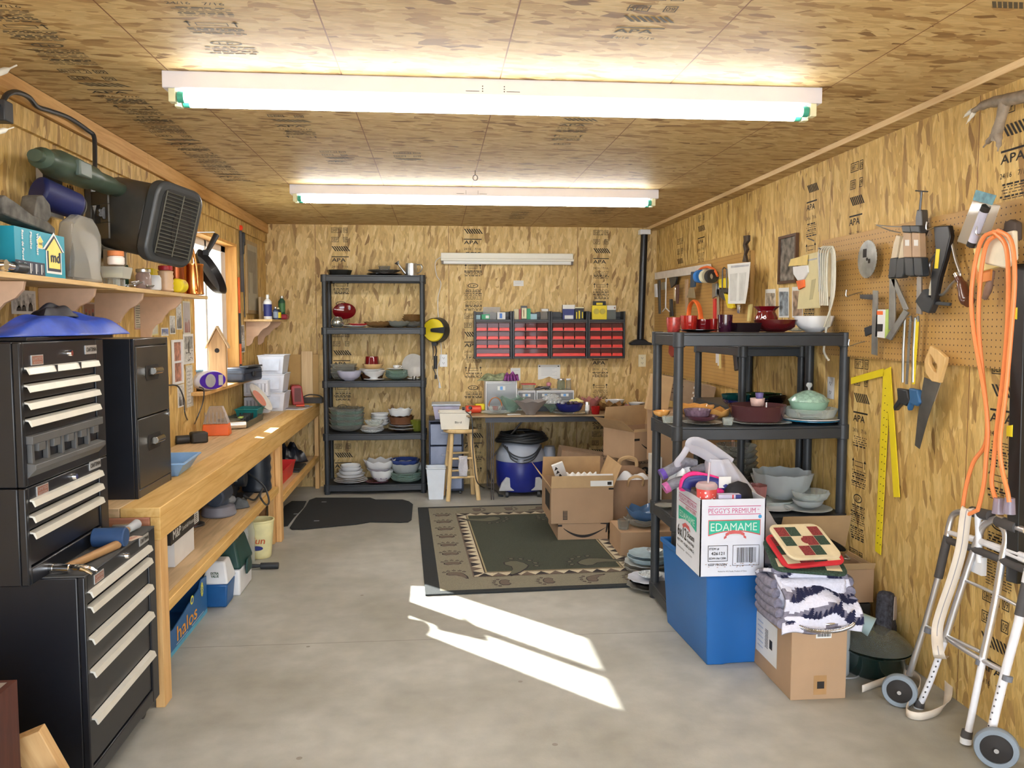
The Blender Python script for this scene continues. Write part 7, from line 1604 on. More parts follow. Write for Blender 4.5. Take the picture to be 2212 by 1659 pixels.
MB().tube([(-.08,-.02,.02),(-.07,0,.05),(-.03,.02,.07),(.02,0,.065),(.08,-.01,.05),(.12,-.02,.03)],.018,12,smooth=5,flat=1.5).build('pink_fold',pk,t)
MB().tube([(-.07,-.03,.02),(-.05,-.02,.05),(.02,-.03,.055),(.10,-.04,.03),(.12,-.05,.0)],.02,12,smooth=5,flat=1.4).build('navy_fold',navy,t)
MB().tube([(-.02,.05,.08),(.05,.05,.10),(.11,.04,.085),(.15,.03,.05)],.024,12,smooth=5).build('grey_fold',gk,t)
b=lump(.14,.10,.075,93);t=thing('pink_hat','bright pink hat with grey knitted brim in the white box','hat',bx0+V3(.10,.15,.29));b.xf(Matrix.Translation((0,0,.03))).build('hat_crown',pk,t,solid=.003);MB().tube([(-.05,-.055,.02),(0,-.065,.015),(.06,-.055,.03)],.02,10,smooth=4).build('hat_brim',gk,t)
t=thing('black_cap','black baseball cap standing on edge in the white box','cap',bx0+V3(.20,.10,.32),.3)
MB().lathe([(0,-.075),(.045,-.062),(.068,-.03),(.072,.0),(.064,.035),(.045,.06),(0,.075)],26,ax=.7).build('cap_crown',mat('cap_black',(.006,.006,.01),.75),t)
MB().box(-.065,-.03,-.06,-.045,.02,.03).build('cap_brim',MATS['cap_black'],t,bevel=.008)
t=thing('drink_cup','red polka-dot plastic cup with lid and straw in the box','cup',bx0+V3(.045,.06,.215))
rc=mat('cup_red',(.62,.07,.06),.4)
MB().lathe([(.032,0),(.034,.004),(.044,.155),(.043,.158)],28).build('cup_body',rc,t)
MB().lathe([(.046,.158),(.048,.165),(.045,.175),(.038,.182),(0,.182)],28).build('lid',glass('lid_pink',(.9,.8,.8),.5,(.7,.55,.55)),t)
MB().cyl((.005,0,.18),(.012,0,.27),.0045,n=10).build('straw',glass('straw_clear',(.9,.85,.88),.55,(.8,.7,.75)),t)
b=MB();r_=random.Random(5)
for k in range(34):
 a,z=r_.uniform(-2.6,-.5),r_.uniform(.02,.15);rr=.0335+.010*z/.155+.0006;c=V3(rr*math.cos(a),rr*math.sin(a),z);u=V3(-math.sin(a),math.cos(a),0);s=r_.choice((.002,.003,.005))
 b.face([(s*math.cos(q*PI/4),s*math.sin(q*PI/4))for q in range(8)],c,u,Z_)
b.build('dots',paper,t,smooth=False)
b=MB().box(-.045,-.02,0,.055,.02,.10,0).rect((0,-.0206,0),X_,Z_,.015,0,.022,.10,1).rect((0,-.0206,0),X_,Z_,.03,0,.055,.10,2);solo(b,'gift_box',[mat('pale_violet',(.55,.52,.68),.5),redp,navy],'pale striped package beside the polka-dot cup','package',bx0+V3(.13,.04,.25),0,smooth=False)
for k in range(3):solo(MB().box(0,0,0,.07,.07,.15).box(.005,.005,.1502,.065,.065,.1508,1),'paper_box',[mat('blush_box',(.60,.46,.38),.6),mat('gold_line',(.5,.35,.15),.4)],'%s of three upright blush boxes at the left inside the white box'%('left','middle','right')[k],'box',bx0+V3(.012+k*.006,.27-k*.075,.19),-.0,'blush boxes in the white box',smooth=False)
# carrier bag hanging at the back right of the box
t=thing('carrier_bag','white plastic carrier bag with tied handles leaning on the white box','bag',bx0)
bgm=glass('carrier_white',(.80,.80,.84),.62,(.62,.62,.70),.35)
def bagfn(u,v):
 a=2*PI*u;z=.50*(1-v)-.02;wd_=.05+.15*(v**.8);cx=.14+.23*v**1.1;dp=.04+.07*v
 if v>.92:wd_*=1-(v-.92)*6;dp*=1-(v-.92)*6
 return(cx+wd_*math.cos(a)*(1+.06*math.sin(5*a+9*v)),.20+dp*math.sin(a)*(1+.1*math.sin(7*a+5*v)),z)
MB().sheet(bagfn,40,26).build('bag_body',bgm,t,solid=.0015)
MB().tube([(.17,.20,.44),(.07,.19,.505),(.02,.18,.53),(.0,.17,.55),(.01,.17,.56),(.05,.18,.555),(.10,.19,.53),(.20,.20,.46)],.013,10,smooth=5,flat=1.8).tube([(.0,.17,.55),(-.03,.17,.50),(-.05,.18,.47),(-.045,.19,.45)],.010,8,smooth=4,flat=1.5).build('handles',bgm,t)
MB().box(.12,.12,.36,.175,.122,.41).build('bag_label',paper,t)
# OPEN CARTON WITH BLANKET
bxp=V3(1.418,3.17,0)
def mk(b):
 b.rect((0,-.0012,0),X_,Z_,.10,.255,.165,.276,1)
 for k in range(14):b.rect((0,-.0018,0),X_,Z_,.105+k*.004,.261,.107+k*.004+(.001 if k%3 else 0),.274,0)
 b.face([(.11,.045),(.14,.045),(.14,.075),(.11,.075)],(0,-.0012,0),X_,Z_,0)
 b.rect((0,-.0008,0),X_,Z_,.095,.02,.15,.10,3)
 O=(-.0012,.40,0)
 b.rect(O,-Y_,Z_,.03,.07,.26,.245,1)
 for k in range(12):b.rect((-.0018,.40,0),-Y_,Z_,.13+.003*(k%2),.12+k*.007,.165,.123+k*.007,0)
 b.rect((-.0018,.40,0),-Y_,Z_,.18,.13,.21,.17,0)
 for k in range(6):b.rect((-.0018,.40,0),-Y_,Z_,.05,.10+k*.022,.11,.106+k*.022,2)
 b.rect((-.0012,.40,0),-Y_,Z_,.0,.20,.025,.26,1)
carton('shipping_box','open brown box with shipping label and folded blanket on top',.232,.40,.285,bxp,0,open_=True,marks=mk,cols=[ink,paper,mat('label_print',(.45,.5,.6),.7),tape])
# steel hose
hb=V3(bxp.x,bxp.y,.29)
P=[(.05,.10,.03),(.02,.02,.02),(.06,-.03,.012),(.13,-.045,.010),(.20,-.035,.014),(.26,.0,.03),(.28,.08,.08),(.27,.14,.12)]
st_=mat('steel_hose',(.50,.50,.52),.25,1)
pts=smooth_path(P,22);b=MB().tube(pts,[.0095 if i%2 else .0075 for i in range(len(pts))],10)
b.tube([(.10,.02,.02),(.16,.0,.022),(.22,.02,.03),(.21,.08,.06),(.14,.10,.06)],.0085,10,smooth=6)
solo(b,'steel_hose',st_,'coiled flexible steel hose around the blanket edge on the open box','hose',hb)
# blanket: wavy folded slab with tree line print
bwh=mat('blanket_white',(.70,.70,.82),.95,var=.06,scale=90,bump=.5);bgy=mat('blanket_grey',(.20,.19,.25),.95,var=.25,scale=60,bump=.5);bnv=mat('blanket_navy',(.012,.014,.05),.95,bump=.4)
t=thing('folded_blanket','thick folded winter blanket with fir tree pattern on the open box','blanket',hb+V3(.115,.12,.0),0)
W2,D2,H2=.34,.30,.235
def bl(u,v):
 a=v;x=(u-.5)*W2*(1.0-.10*math.sin(PI*v));
 if a<.62:q=a/.62;y=-D2/2+.12*q+.016*math.sin(9*q+2*u);z=.0+H2*q*(.92+.08*math.sin(3*u+1))
 else:q=(a-.62)/.38;y=-D2/2+.12+.16*q;z=H2*(.97+.05*math.sin(PI*q))-.05*q
 return V3(x+.02*math.sin(6*a),y,z+.008*math.sin(11*u+5*a))
nu,nv=48,40
b=MB();pts=[bl(i/(nu-1),j/(nv-1))for j in range(nv)for i in range(nu)]
b.v=[tuple(p)for p in pts]
def band(u,v):
 ph=.085*math.sin(7*u+1)+.04*math.sin(17*u)
 s=((v+ph*.5)*4.5)%1.0
 return 0 if s<.52 else 1
for j in range(nv-1):
 for i in range(nu-1):b.f.append((j*nu+i,j*nu+i+1,(j+1)*nu+i+1,(j+1)*nu+i));b.m.append(band((i+.5)/nu,(j+.5)/nv))
b.build('blanket_face',[bwh,bgy],t,solid=.014,offset=-1)
b=MB();r_=random.Random(12)
def tree(u,v,s):
 c=bl(u,v);dv=(bl(u,min(1,v+.02))-bl(u,max(0,v-.02))).normalized();du=(bl(min(1,u+.02),v)-bl(max(0,u-.02),v)).normalized();nn=du.cross(dv).normalized()*.003
 P=[(0,1)]
 for k in range(5):P+=[(.14+.06*k,.82-.17*k),(.06+.03*k,.80-.16*k)]
 P+=[(.03,.05),(.03,0)];P=P+[(-x,y)for x,y in P[:0:-1]]
 b.face([(x*s,y*s)for x,y in P],c+nn,du,dv)
for row in range(5):
 for k in range(17):
  u=(k+.5)/17+r_.uniform(-.015,.015);ph=.085*math.sin(7*u+1)+.04*math.sin(17*u)
  v=(row+.50)/4.5-ph*.5-.0
  if .02<v<.90 and .03<u<.97:tree(u,v,r_.uniform(.034,.066))
b.build('tree_print',bnv,t,smooth=False)
b=MB()
for k in range(5):z=.01+k*.034;b.tube([(-W2*.47,-D2/2+.03+.02*k,z+.02),(-W2*.5,-.0,z+.02),(-W2*.46,.12,z+.02)],.021,10,smooth=4);b.tube([(W2*.46,-D2/2+.03+.02*k,z+.02),(W2*.50,0,z+.02),(W2*.46,.12,z+.02)],.021,10,smooth=4)
b.build('side_folds',bgy,t)
MB().box(-W2*.45,-D2/2+.03,.0,W2*.45,.13,.06).box(-W2*.43,-D2/2+.09,.06,W2*.43,.13,.19).build('inner_fold',bwh,t,bevel=.02)
# pot holders / quilted placemats
qt=V3(hb.x+.11,hb.y+.15,hb.z+.262)
cr_,mr_,gn_=mat('quilt_cream',(.66,.56,.36),.9,var=.1,bump=.4),mat('quilt_maroon',(.22,.03,.03),.9,var=.5,scale=160),mat('quilt_green',(.03,.06,.04),.9,var=.6,scale=160)
def quilt(label,dz,s,rot,edge):
 t=thing('quilted_placemat',label,'placemat',qt+V3(0,0,dz),0,'quilted placemats',rot)
 MB().prism(rsq(.27*s,.22*s,.04),(0,0,0),X_,Y_,(0,0,.012)).build('quilted_pad',edge,t,bevel=.004)
 b=MB()
 for i in range(4):
  for j in range(3):b.rect((0,0,.0128),X_,Y_,-.115*s+i*.058*s,-.09*s+j*.06*s,-.117*s+(i+1)*.058*s,-.092*s+(j+1)*.06*s,(i+j*2)%3)
 b.face([(.02*math.cos(q*PI/8)*s+.0,.02*math.sin(q*PI/8)*s)for q in range(16)],(0,0,.0136),X_,Y_,1)
 b.build('patchwork',[cr_,mr_,gn_],t,smooth=False)
quilt('patchwork placemat, the lowest of three on the tree blanket',-.012,1.12,(.28,.06,-.15),gn_)
quilt('patchwork placemat, the middle one with a red edge on the blanket',.022,1.0,(.40,-.04,.05),mat('edge_red',(.55,.02,.03),.8))
quilt('patchwork placemat with heart patch, topmost on the tree blanket',.055,.95,(.50,.05,.22),cr_)
# RIGHT CORNER: POT BOX, ROASTER, LAMP
solo(MB().box(0,0,0,.34,.30,.195),'dark_crate',mat('crate_dark',(.03,.03,.03),.6),'dark crate under the box of pots by the right wall','crate',(1.71,3.72,0),bevel=.006)
t=carton('cardboard_box','open brown box holding steel pots against the right wall',.36,.30,.16,(1.70,3.72,.20),0,open_=True,flaps=(('r',.02,0),('b',.22,-20),('f',.04,30)))
def pot(label,loc,r,h,rot,m_):
 t=thing('stock_pot',label,'pot',loc,0,None,rot)
 MB().lathe([(0,0),(r*.95,0),(r,.01),(r,h),(r*1.05,h),(r*1.05,h+.006),(r*.97,h+.006),(r*.97,.012),(0,.012)],36).build('pot_body',m_,t)
 b=MB()
 for s in(-1,1):b.tube([(s*r,-.03,h*.8),(s*(r+.03),-.03,h*.82),(s*(r+.03),.03,h*.82),(s*r,.03,h*.8)],.004,8,smooth=4)
 b.build('handles',steel,t);return t
pot('tall shiny stock pot tilted in the box by the right wall',(1.815,3.86,.27),.10,.20,(math.radians(8),math.radians(16),0),mat('polished_steel',(.62,.62,.62),.18,1,var=.1))
pot('dark wide pan below the tall stock pot in the box',(1.89,3.87,.21),.12,.10,(0,0,0),darkst)
# lid, bottle
t=thing('white_lid','small white enamel lid leaning beside the blanket','lid',(1.70,3.40,.33),0,None,(math.radians(55),.2,-.4));MB().lathe([(0,.012),(.03,.010),(.055,0),(.057,.003),(.03,.014),(0,.016)],24).build('lid_body',porc,t);MB().lathe([(.008,.016),(.012,.024),(0,.03)],12).build('knob',ink,t)
t=thing('plastic_jug','cloudy plastic jug squeezed between the boxes and blanket','jug',(1.72,3.42,.0));MB().lathe([(.055,0),(.062,.01),(.062,.24),(.03,.30),(.025,.33),(0,.33)],22,sq=.3).build('jug_body',frost,t)
# lamp-like head of a teal socket
t=thing('work_light','pale teal lamp socket on a stem pointing out beside the box','lamp',(1.72,3.30,.30),0,None,(math.radians(10),math.radians(112),math.radians(-25)))
MB().lathe([(.012,0),(.028,.02),(.036,.05),(.042,.10),(.030,.10),(.0,.09)],24).build('socket_shell',mat('pale_teal',(.30,.40,.40),.5),t);MB().cyl((0,0,-.09),(0,0,0),.009,n=10).build('stem',steel,t)
MB().tube([onz(1826,1468)+Z_*.006,onz(1855,1462)+Z_*.006,onz(1858,1446)+Z_*.006,onz(1835,1436)+Z_*.006,onz(1826,1430)+Z_*.03],.005,8,smooth=6)
solo(MB().tube([onz(1824,1468)+Z_*.006,onz(1850,1466)+Z_*.006,onz(1860,1452)+Z_*.006,onz(1842,1438)+Z_*.006,onz(1825,1432)+Z_*.006],.004,8,smooth=6),'grey_cord',mat('cord_grey',(.3,.3,.3),.5),'thin grey cord looped on the floor behind the open box','cord')
# roaster with glass lid
t=thing('roasting_pan','dark green oval roaster with glass lid by the right wall','pan',(1.905,3.46,0),0)
dgm=mat('roaster_green',(.006,.020,.018),.12,coat=.6)
MB().lathe([(.12,0),(.135,.015),(.15,.10),(.16,.115),(.165,.118),(.145,.12),(.13,.03),(0,.02)],44,ax=1.3).build('pan_body',dgm,t)
MB().lathe([(.161,.122),(.15,.135),(.115,.162),(.06,.185),(0,.19)],44,ax=1.3).build('glass_lid',glass('lid_glass',(.62,.66,.62),.25,(.2,.22,.2)),t)
MB().lathe([(.012,.19),(.01,.205),(.022,.212),(.02,.222),(0,.224)],18).build('knob',chrome,t)
# slipper boot / plaid slipper
t=thing('plaid_slipper','dark plaid slipper standing up by the wall above the roaster','slipper',(2.01,3.52,.10),0,None,(.0,.12,.9))
pl=mat('plaid',(.035,.035,.045),.9,var=.7,scale=70)
MB().prism([(-.10,0),(.06,-.01),(.12,.02),(.11,.05),(.05,.10),(.035,.17),(.0,.215),(-.05,.225),(-.075,.20),(-.085,.12)],(0,.035,0),X_,Z_,(0,-.07,0)).build('slipper_body',pl,t,bevel=.02)
MB().prism([(-.05,.10),(.03,.09),(.025,.15),(-.01,.20),(-.05,.205),(-.062,.16)],(0,-.036,0),X_,Z_,(0,-.004,0)).build('lining',mat('lining_beige',(.45,.38,.34),.95),t,bevel=.002)
# RIGHT WALL
def pegmat():
 m,nt,b=_nt('pegboard');N=nt.nodes;L=nt.links
 tc=N.new('ShaderNodeTexCoord');sp=N.new('ShaderNodeSeparateXYZ');L.new(tc.outputs['Object'],sp.inputs[0])
 cb=N.new('ShaderNodeCombineXYZ')
 for i,ax in enumerate((1,2)):
  a=N.new('ShaderNodeMath');a.operation='DIVIDE';a.inputs[1].default_value=.0254;L.new(sp.outputs[ax],a.inputs[0])
  f=N.new('ShaderNodeMath');f.operation='FRACT';L.new(a.outputs[0],f.inputs[0])
  s=N.new('ShaderNodeMath');s.operation='SUBTRACT';s.inputs[1].default_value=.5;L.new(f.outputs[0],s.inputs[0]);L.new(s.outputs[0],cb.inputs[i])
 ln=N.new('ShaderNodeVectorMath');ln.operation='LENGTH';L.new(cb.outputs[0],ln.inputs[0])
 lt=N.new('ShaderNodeMath');lt.operation='LESS_THAN';lt.inputs[1].default_value=.12;L.new(ln.outputs['Value'],lt.inputs[0])
 no=N.new('ShaderNodeTexNoise');no.inputs['Scale'].default_value=5;L.new(tc.outputs['Object'],no.inputs['Vector'])
 rp=N.new('ShaderNodeValToRGB');rp.color_ramp.elements[0].color=(.44,.25,.07,1);rp.color_ramp.elements[1].color=(.56,.34,.11,1);L.new(no.outputs['Fac'],rp.inputs[0])
 mx=N.new('ShaderNodeMix');mx.data_type='RGBA';L.new(lt.outputs[0],mx.inputs[0]);L.new(rp.outputs[0],mx.inputs[6]);mx.inputs[7].default_value=(.05,.025,.01,1)
 L.new(mx.outputs[2],b.inputs['Base Color']);b.inputs['Roughness'].default_value=.5;return m
pgm=pegmat()
PX=XR-.022;HX=PX-.045
b=MB().box(PX,2.60,1.355,PX+.006,4.375,1.965).box(PX+.006,2.7,1.9,XR-.001,4.3,1.95).box(PX+.006,2.7,1.38,XR-.001,4.3,1.42);solo(b,'pegboard',pgm,'large brown pegboard full of tools on the near part of the right wall','pegboard',smooth=False)
b=MB().box(PX,5.40,1.07,PX+.006,YB-.03,2.0).box(PX+.006,5.5,1.1,XR-.001,7.7,1.14).box(PX-.004,5.385,1.07,XR-.001,5.40,2.0);solo(b,'pegboard',pgm,'smaller pegboard in the back corner of the right wall','pegboard',smooth=False)
def hk(px,py,label,d=.08,X=PX):
 p=onx(px,py,X-d*.6);solo(MB().tube([(X,p.y,p.z+.01),(X-d*.5,p.y,p.z),(X-d,p.y,p.z-.012),(X-d,p.y,p.z+.02)],.003,6,smooth=4),'peg_hook',steel,label,'hook')
hk(1842,635,'bare steel peg hook left of the grey square');hk(1848,742,'lowest bare peg hook by the rack post');hk(1805,565,'bare peg hook under the hanging cords')
hk(2018,490,'peg hook above the pry bar');hk(2138,500,'long peg hook behind the orange cord',.12)
def wp(px,py,X=HX):return onx(px,py,X)
def flat(pts,X=HX,th=.01,mi=0,b=None):
 """outline seen in the photo, laid on a plane parallel to the right wall and given thickness"""
 P=[wp(x,y,X)for x,y in pts];b=b or MB()
 ar=sum((P[i].y*P[(i+1)%len(P)].z-P[(i+1)%len(P)].y*P[i].z)for i in range(len(P)))
 if ar<0:P=P[::-1]
 return b.prism([(p.y,p.z)for p in P],(X,0,0),Y_,Z_,(th,0,0),mi)
def hang(name,label,cat,parts):
 t=thing(name,label,cat)
 for nm,m_,mb,bv in parts:mb.build(nm,m_,t,bevel=bv)
 return t
gs=mat('dull_steel',(.33,.33,.31),.4,.8,var=.2)
c=wp(1873,560)
hang('saw_blade','round circular saw blade hanging on the pegboard','saw blade',[('blade',mat('blade_steel',(.42,.43,.42),.3,.9,var=.35,scale=12),MB().prism([((.090 if k%2 else .086)*math.cos(k*PI/36),(.090 if k%2 else .086)*math.sin(k*PI/36))for k in range(72)],(c.x,c.y,c.z),Y_,Z_,(.002,0,0)),0),('arbor_hole',ink,MB().cyl((c.x-.001,c.y,c.z),(c.x-.0015,c.y,c.z),.008,n=14),0),('print',ink,MB().rect((c.x-.0006,c.y,c.z),-Y_,Z_,-.04,.01,-.005,.05).rect((c.x-.0006,c.y,c.z),-Y_,Z_,.01,-.02,.03,.0),0)])
hang('try_square','grey steel square hanging left of the white box','square',[('blade',gs,flat([(1885,627),(1896,628),(1894,768),(1882,765)],th=.004),0),('stock',darkst,flat([(1857,636),(1886,636),(1886,648),(1857,645)],th=.018),.002)])
hang('stud_finder_pack','white and green package hanging on the pegboard','package',[('pack',white,flat([(1893,668),(1913,669),(1911,731),(1890,728)],th=.03),.002),('green_edge',mat('lime',(.45,.60,.15),.5),flat([(1913,669),(1919,668),(1917,731),(1911,731)],th=.028),0),('printing',ink,flat([(1894,700),(1907,700),(1906,716),(1893,716)],X=HX-.001,th=.0005),0),('logo',orangep,flat([(1894,672),(1907,672),(1907,680),(1894,680)],X=HX-.001,th=.0005),0)])
hang('aluminium_square','grey folded aluminium angle tool beside the white box','square',[('long_arm',gs,flat([(1924,602),(1934,602),(1962,668),(1952,672)],th=.006),.001),('upright_arm',gs,flat([(1921,602),(1933,602),(1932,712),(1919,712)],th=.008),.001),('lower_arm',gs,flat([(1952,668),(1962,675),(1924,735),(1912,730)],X=HX-.012,th=.008),.001)])
hang('plastic_clip','small black clip hanging below the grey square','clip',[('clip',blk,flat([(1866,708),(1883,702),(1884,720),(1868,727)]),.003)])
tanc=mat('clamp_tan',(.42,.28,.17),.45)
for k,(x0,lb)in enumerate(((1946,'left front'),(1965,'right front'))):
 hang('spring_clamp','black and tan spring clamp on the long rod, the %s one'%lb,'clamp',[('clamp_body',tanc,flat([(x0+4,502),(x0+20,503),(x0+22,556),(x0+5,556)],X=HX-.05,th=.03),.003),('jaw',blk,flat([(x0,487),(x0+20,487),(x0+21,503),(x0+3,502)],X=HX-.052,th=.034),.004),('handle',blk,flat([(x0+7,555),(x0+24,556),(x0+26,596),(x0+20,598),(x0+9,594)],X=HX-.052,th=.034),.004),('label',paper,flat([(x0+9,518),(x0+18,518),(x0+18,531),(x0+9,531)],X=HX-.051,th=.0006),0)])
for k,x0 in enumerate((1918,1934)):
 hang('spring_clamp','%s black spring clamp handle behind the tan clamps'%('leftmost' if k==0 else 'inner'),'clamp',[('clamp_body',mat('clamp_cream',(.68,.58,.42),.5),flat([(x0+18,508),(x0+26,510),(x0+18,560),(x0+6,560),(x0+12,525)],X=HX-.02,th=.02),.002),('handle',blk,flat([(x0+4,558),(x0+19,556),(x0+18,590),(x0+14,600),(x0,602),(x0+2,575)],X=HX-.025,th=.03),.004)])
hang('bar_clamp','steel bar clamp with T screw rising above the pegboard','clamp',[('bar',steel,flat([(1982,500),(1990,500),(1990,679),(1979,677)],th=.006),0),('head',darkst,flat([(1980,453),(1990,453),(1992,500),(1986,512),(1977,498),(1977,470)],th=.03),.004),('screw',darkst,MB().tube([wp(1987,456),wp(1991,412)],.005,8).tube([wp(1978,412),wp(2004,414)],.003,8),0)])
hang('wire_rod','long thin wire rod carrying the spring clamps','hook',[('rod',steel,MB().tube([wp(1893,486,HX-.10),wp(1925,489,HX-.06),(PX,wp(1985,492).y,wp(1985,492).z)],.0028,6,smooth=3).tube([wp(1893,486,HX-.10),wp(1920,497,HX-.06),wp(1945,503,HX-.03)],.0025,6,smooth=3),0)])
hang('trigger_clamp','large black trigger clamp with yellow label hanging on the pegboard','clamp',[('clamp_body',blkm,flat([(2016,489),(2048,487),(2052,510),(2040,560),(2028,600),(2018,652),(2010,650),(2010,600),(2020,540)],X=HX-.02,th=.022),.004),('yellow_label',yellow,flat([(2022,538),(2030,538),(2026,580),(2018,580)],X=HX-.0215,th=.001),0),('bar',mat('pale_bar',(.68,.66,.55),.4,.3),flat([(2015,585),(2024,585),(2013,638),(2003,638)],X=HX-.012,th=.008),0),('jaw',blk,flat([(1994,625),(2003,624),(2002,640),(2018,648),(2006,677),(1990,672),(1976,650)],X=HX-.02,th=.03),.004),('foot',blk,flat([(2012,650),(2052,654),(2050,661),(2015,658)],X=HX-.01,th=.01),.001)])
hang('hand_brace','bent steel hand brace with dark wooden grip','brace',[('rod',steel,MB().tube([wp(2052,505),wp(2064,560),wp(2074,594),wp(2058,612),wp(2040,634),wp(2030,637),wp(2022,628)],.006,8,smooth=4).tube([wp(2022,548),wp(2008,570),wp(2012,598)],.005,8,smooth=4),0),('grip',mat('dark_grip',(.10,.03,.015),.3,coat=.4),MB().tube([wp(2070,600),wp(2078,615),wp(2086,645),wp(2094,652)],[.014,.02,.024,.022],14,smooth=4),0),('ferrule',chrome,MB().tube([wp(2066,592),wp(2071,602)],.013,12),0)])
for k,(pts,lb,hm)in enumerate(((((1950,682),(1968,686)),'left hacksaw with grey frame and black pistol grip',gs),(((1972,684),(1983,690)),'right hacksaw with yellow blade and blue grip',yellow))):
 x0=pts[0][0];x1=pts[1][0]
 hang('hacksaw',lb,'saw',[('frame',gs,MB().tube([wp(x0,826),wp(x0+1,760),wp(x0+5,686),wp(x1,684),wp(x1+1,695)],.006,8),0),('blade',hm,flat([(x1-4,690),(x1+1,690),(x1-8,830),(x1-13,830)],th=.003),0),('grip',blk if k==0 else mat('grip_blue2',(.03,.12,.28),.45),flat([(x0-14+4*k,838),(x0+8,842),(x0+14,870),(x0+6,878),(x0-6,872),(x0-20+8*k,888),(x0-22+8*k,878),(x0-12+4*k,862)],X=HX-.01*k,th=.026),.006)])
hang('hand_saw','hand saw with pale wooden handle hanging on the right wall','saw',[('blade',mat('saw_grey',(.16,.155,.14),.4,.7,var=.2),flat([(1996,815),(2030,828),(2004,905),(1986,970),(1976,962),(1982,900)],th=.002),0)])
ph_,ph2=[(2009,747),(2022,754),(2042,772),(2040,785),(2028,827),(2012,824),(2000,808),(1996,782)],[(2006,766),(2012,775),(2024,792),(2022,808),(2014,800),(2004,782)]
t=[q for q in COL.objects if q.name=='hand_saw'][0]
b=MB();n=8;A_=[wp(*q,HX-.006)for q in ph_];i_=[(2008,764),(2011,768),(2022,786),(2024,794),(2022,806),(2015,802),(2006,786),(2005,774)];B_=[wp(*q,HX-.006)for q in i_]
V=A_+B_+[p+V3(.018,0,0)for p in A_+B_];F=[]
for k in range(n):j=(k+1)%n;F+=[(k,j,n+j,n+k),(2*n+k,3*n+k,3*n+j,2*n+j),(k,2*n+k,2*n+j,j),(n+k,n+j,3*n+j,3*n+k)]
b.add(V,F).build('handle',wood('saw_handle',(.74,.50,.22),(.66,.42,.16),'z'),t,bevel=.003)
MB().tube([wp(2038,798,HX+.01),wp(2030,830,HX+.01),wp(2018,866,HX+.01)],.004,8).build('tension_rod',steel,t)
yw=mat('rule_yellow',(.90,.72,.02),.4,var=.03)
def ruleticks(p0,p1,n,off=3):
 b=MB()
 for k in range(n):
  q=(k+.5)/n;x,y=p0[0]+(p1[0]-p0[0])*q,p0[1]+(p1[1]-p0[1])*q;flat([(x-off,y),(x-off+2,y),(x-off+2,y+1.6),(x-off,y+1.6)],X=XR-.0135,th=.0004,b=b);flat([(x+off,y+4),(x+off+2,y+4),(x+off+2,y+5.6),(x+off,y+5.6)],X=XR-.0135,th=.0004,b=b)
 return b
XW=XR-.013
hang('framing_square','yellow framing square with long leg hanging on the right wall','square',[('long_leg',yw,flat([(1908,800),(1924,792),(1902,1199),(1890,1190)],X=XW,th=.003),0),('short_leg',yw,flat([(1838,816),(1838,830),(1909,812),(1908,796)],X=XW,th=.003),0),('graduations',ink,ruleticks((1915,830),(1897,1180),22),0)])
hang('yellow_rule','straight yellow rule hanging over the framing square','rule',[('rule',yw,flat([(1913,800),(1923,793),(1943,1074),(1930,1074)],X=XW-.004,th=.003),0),('graduations',ink,ruleticks((1921,900),(1935,1060),12),0)])
hang('long_level','long black box level standing against the right wall','level',[('beam',mat('level_black',(.012,.012,.012),.4),flat([(2186,571),(2214,569),(2196,1262),(2172,1255)],X=HX+.0,th=.05),.003),('upper_vial',yellow,flat([(2184,666),(2197,664),(2196,690),(2183,688)],X=HX-.002,th=.004),.001),('lower_vial',yellow,flat([(2174,920),(2187,918),(2186,944),(2173,942)],X=HX-.002,th=.004),.001)])
# hanging packages at the near end
hang('caulk_pack','clear package with teal header and black and white tube','package',[('header_card',mat('teal_card',(.12,.28,.34),.5,var=.4,scale=30),flat([(2108,410),(2151,422),(2142,443),(2101,432)],X=HX-.06,th=.003),0),('clear_sleeve',clearbag,flat([(2100,432),(2140,443),(2106,536),(2066,522)],X=HX-.06,th=.04),.004),('tube',mat('tube_label',(.50,.50,.62),.4,var=.2),MB().tube([wp(2126,455,HX-.065),wp(2100,525,HX-.065)],.016,14),0),('tube_ends',ink,MB().tube([wp(2131,445,HX-.065),wp(2126,456,HX-.065)],.0165,14).tube([wp(2101,522,HX-.065),wp(2097,532,HX-.065)],.0165,14),0)])
hang('sandpaper_pack','yellow and orange package hanging behind the orange cord','package',[('yellow_card',mat('butter_card',(.78,.66,.28),.5),flat([(2102,538),(2150,520),(2158,575),(2112,588)],X=HX-.03,th=.02),.002),('orange_card',mat('orange_card',(.72,.25,.05),.5),flat([(2104,560),(2140,580),(2138,606),(2110,612)],X=HX-.02,th=.008),0),('white_bag',mat('cream_bag',(.76,.70,.55),.35),flat([(2130,512),(2188,497),(2190,560),(2170,580),(2126,570)],X=HX-.045,th=.02),.006)])
hang('wood_brush','worn wooden-handled brush hanging under the yellow package','brush',[('handle',mat('worn_wood',(.22,.13,.09),.6,var=.4),MB().tube([wp(2142,585),wp(2136,620),wp(2127,645)],[.012,.014,.011],12,smooth=3),0),('head',mat('dark_head',(.08,.06,.05),.7),flat([(2168,480),(2180,474),(2192,480),(2192,520),(2166,500)],th=.03),.006)])
cm=mat('cord_orange',(.90,.28,.09),.45,var=.04)
b=MB()
b.tube([wp(x,y,HX-.07)for x,y in((2155,500),(2125,512),(2108,560),(2098,640),(2104,720),(2118,800),(2128,860),(2134,930),(2130,990),(2126,1040),(2118,1080),(2112,1102))],.0075,8,smooth=5)
b.tube([wp(x,y,HX-.06)for x,y in((2112,1102),(2082,1110),(2085,1060),(2102,1000),(2128,960),(2132,900),(2122,800),(2114,700),(2118,600),(2130,530),(2150,510))],.0075,8,smooth=5)
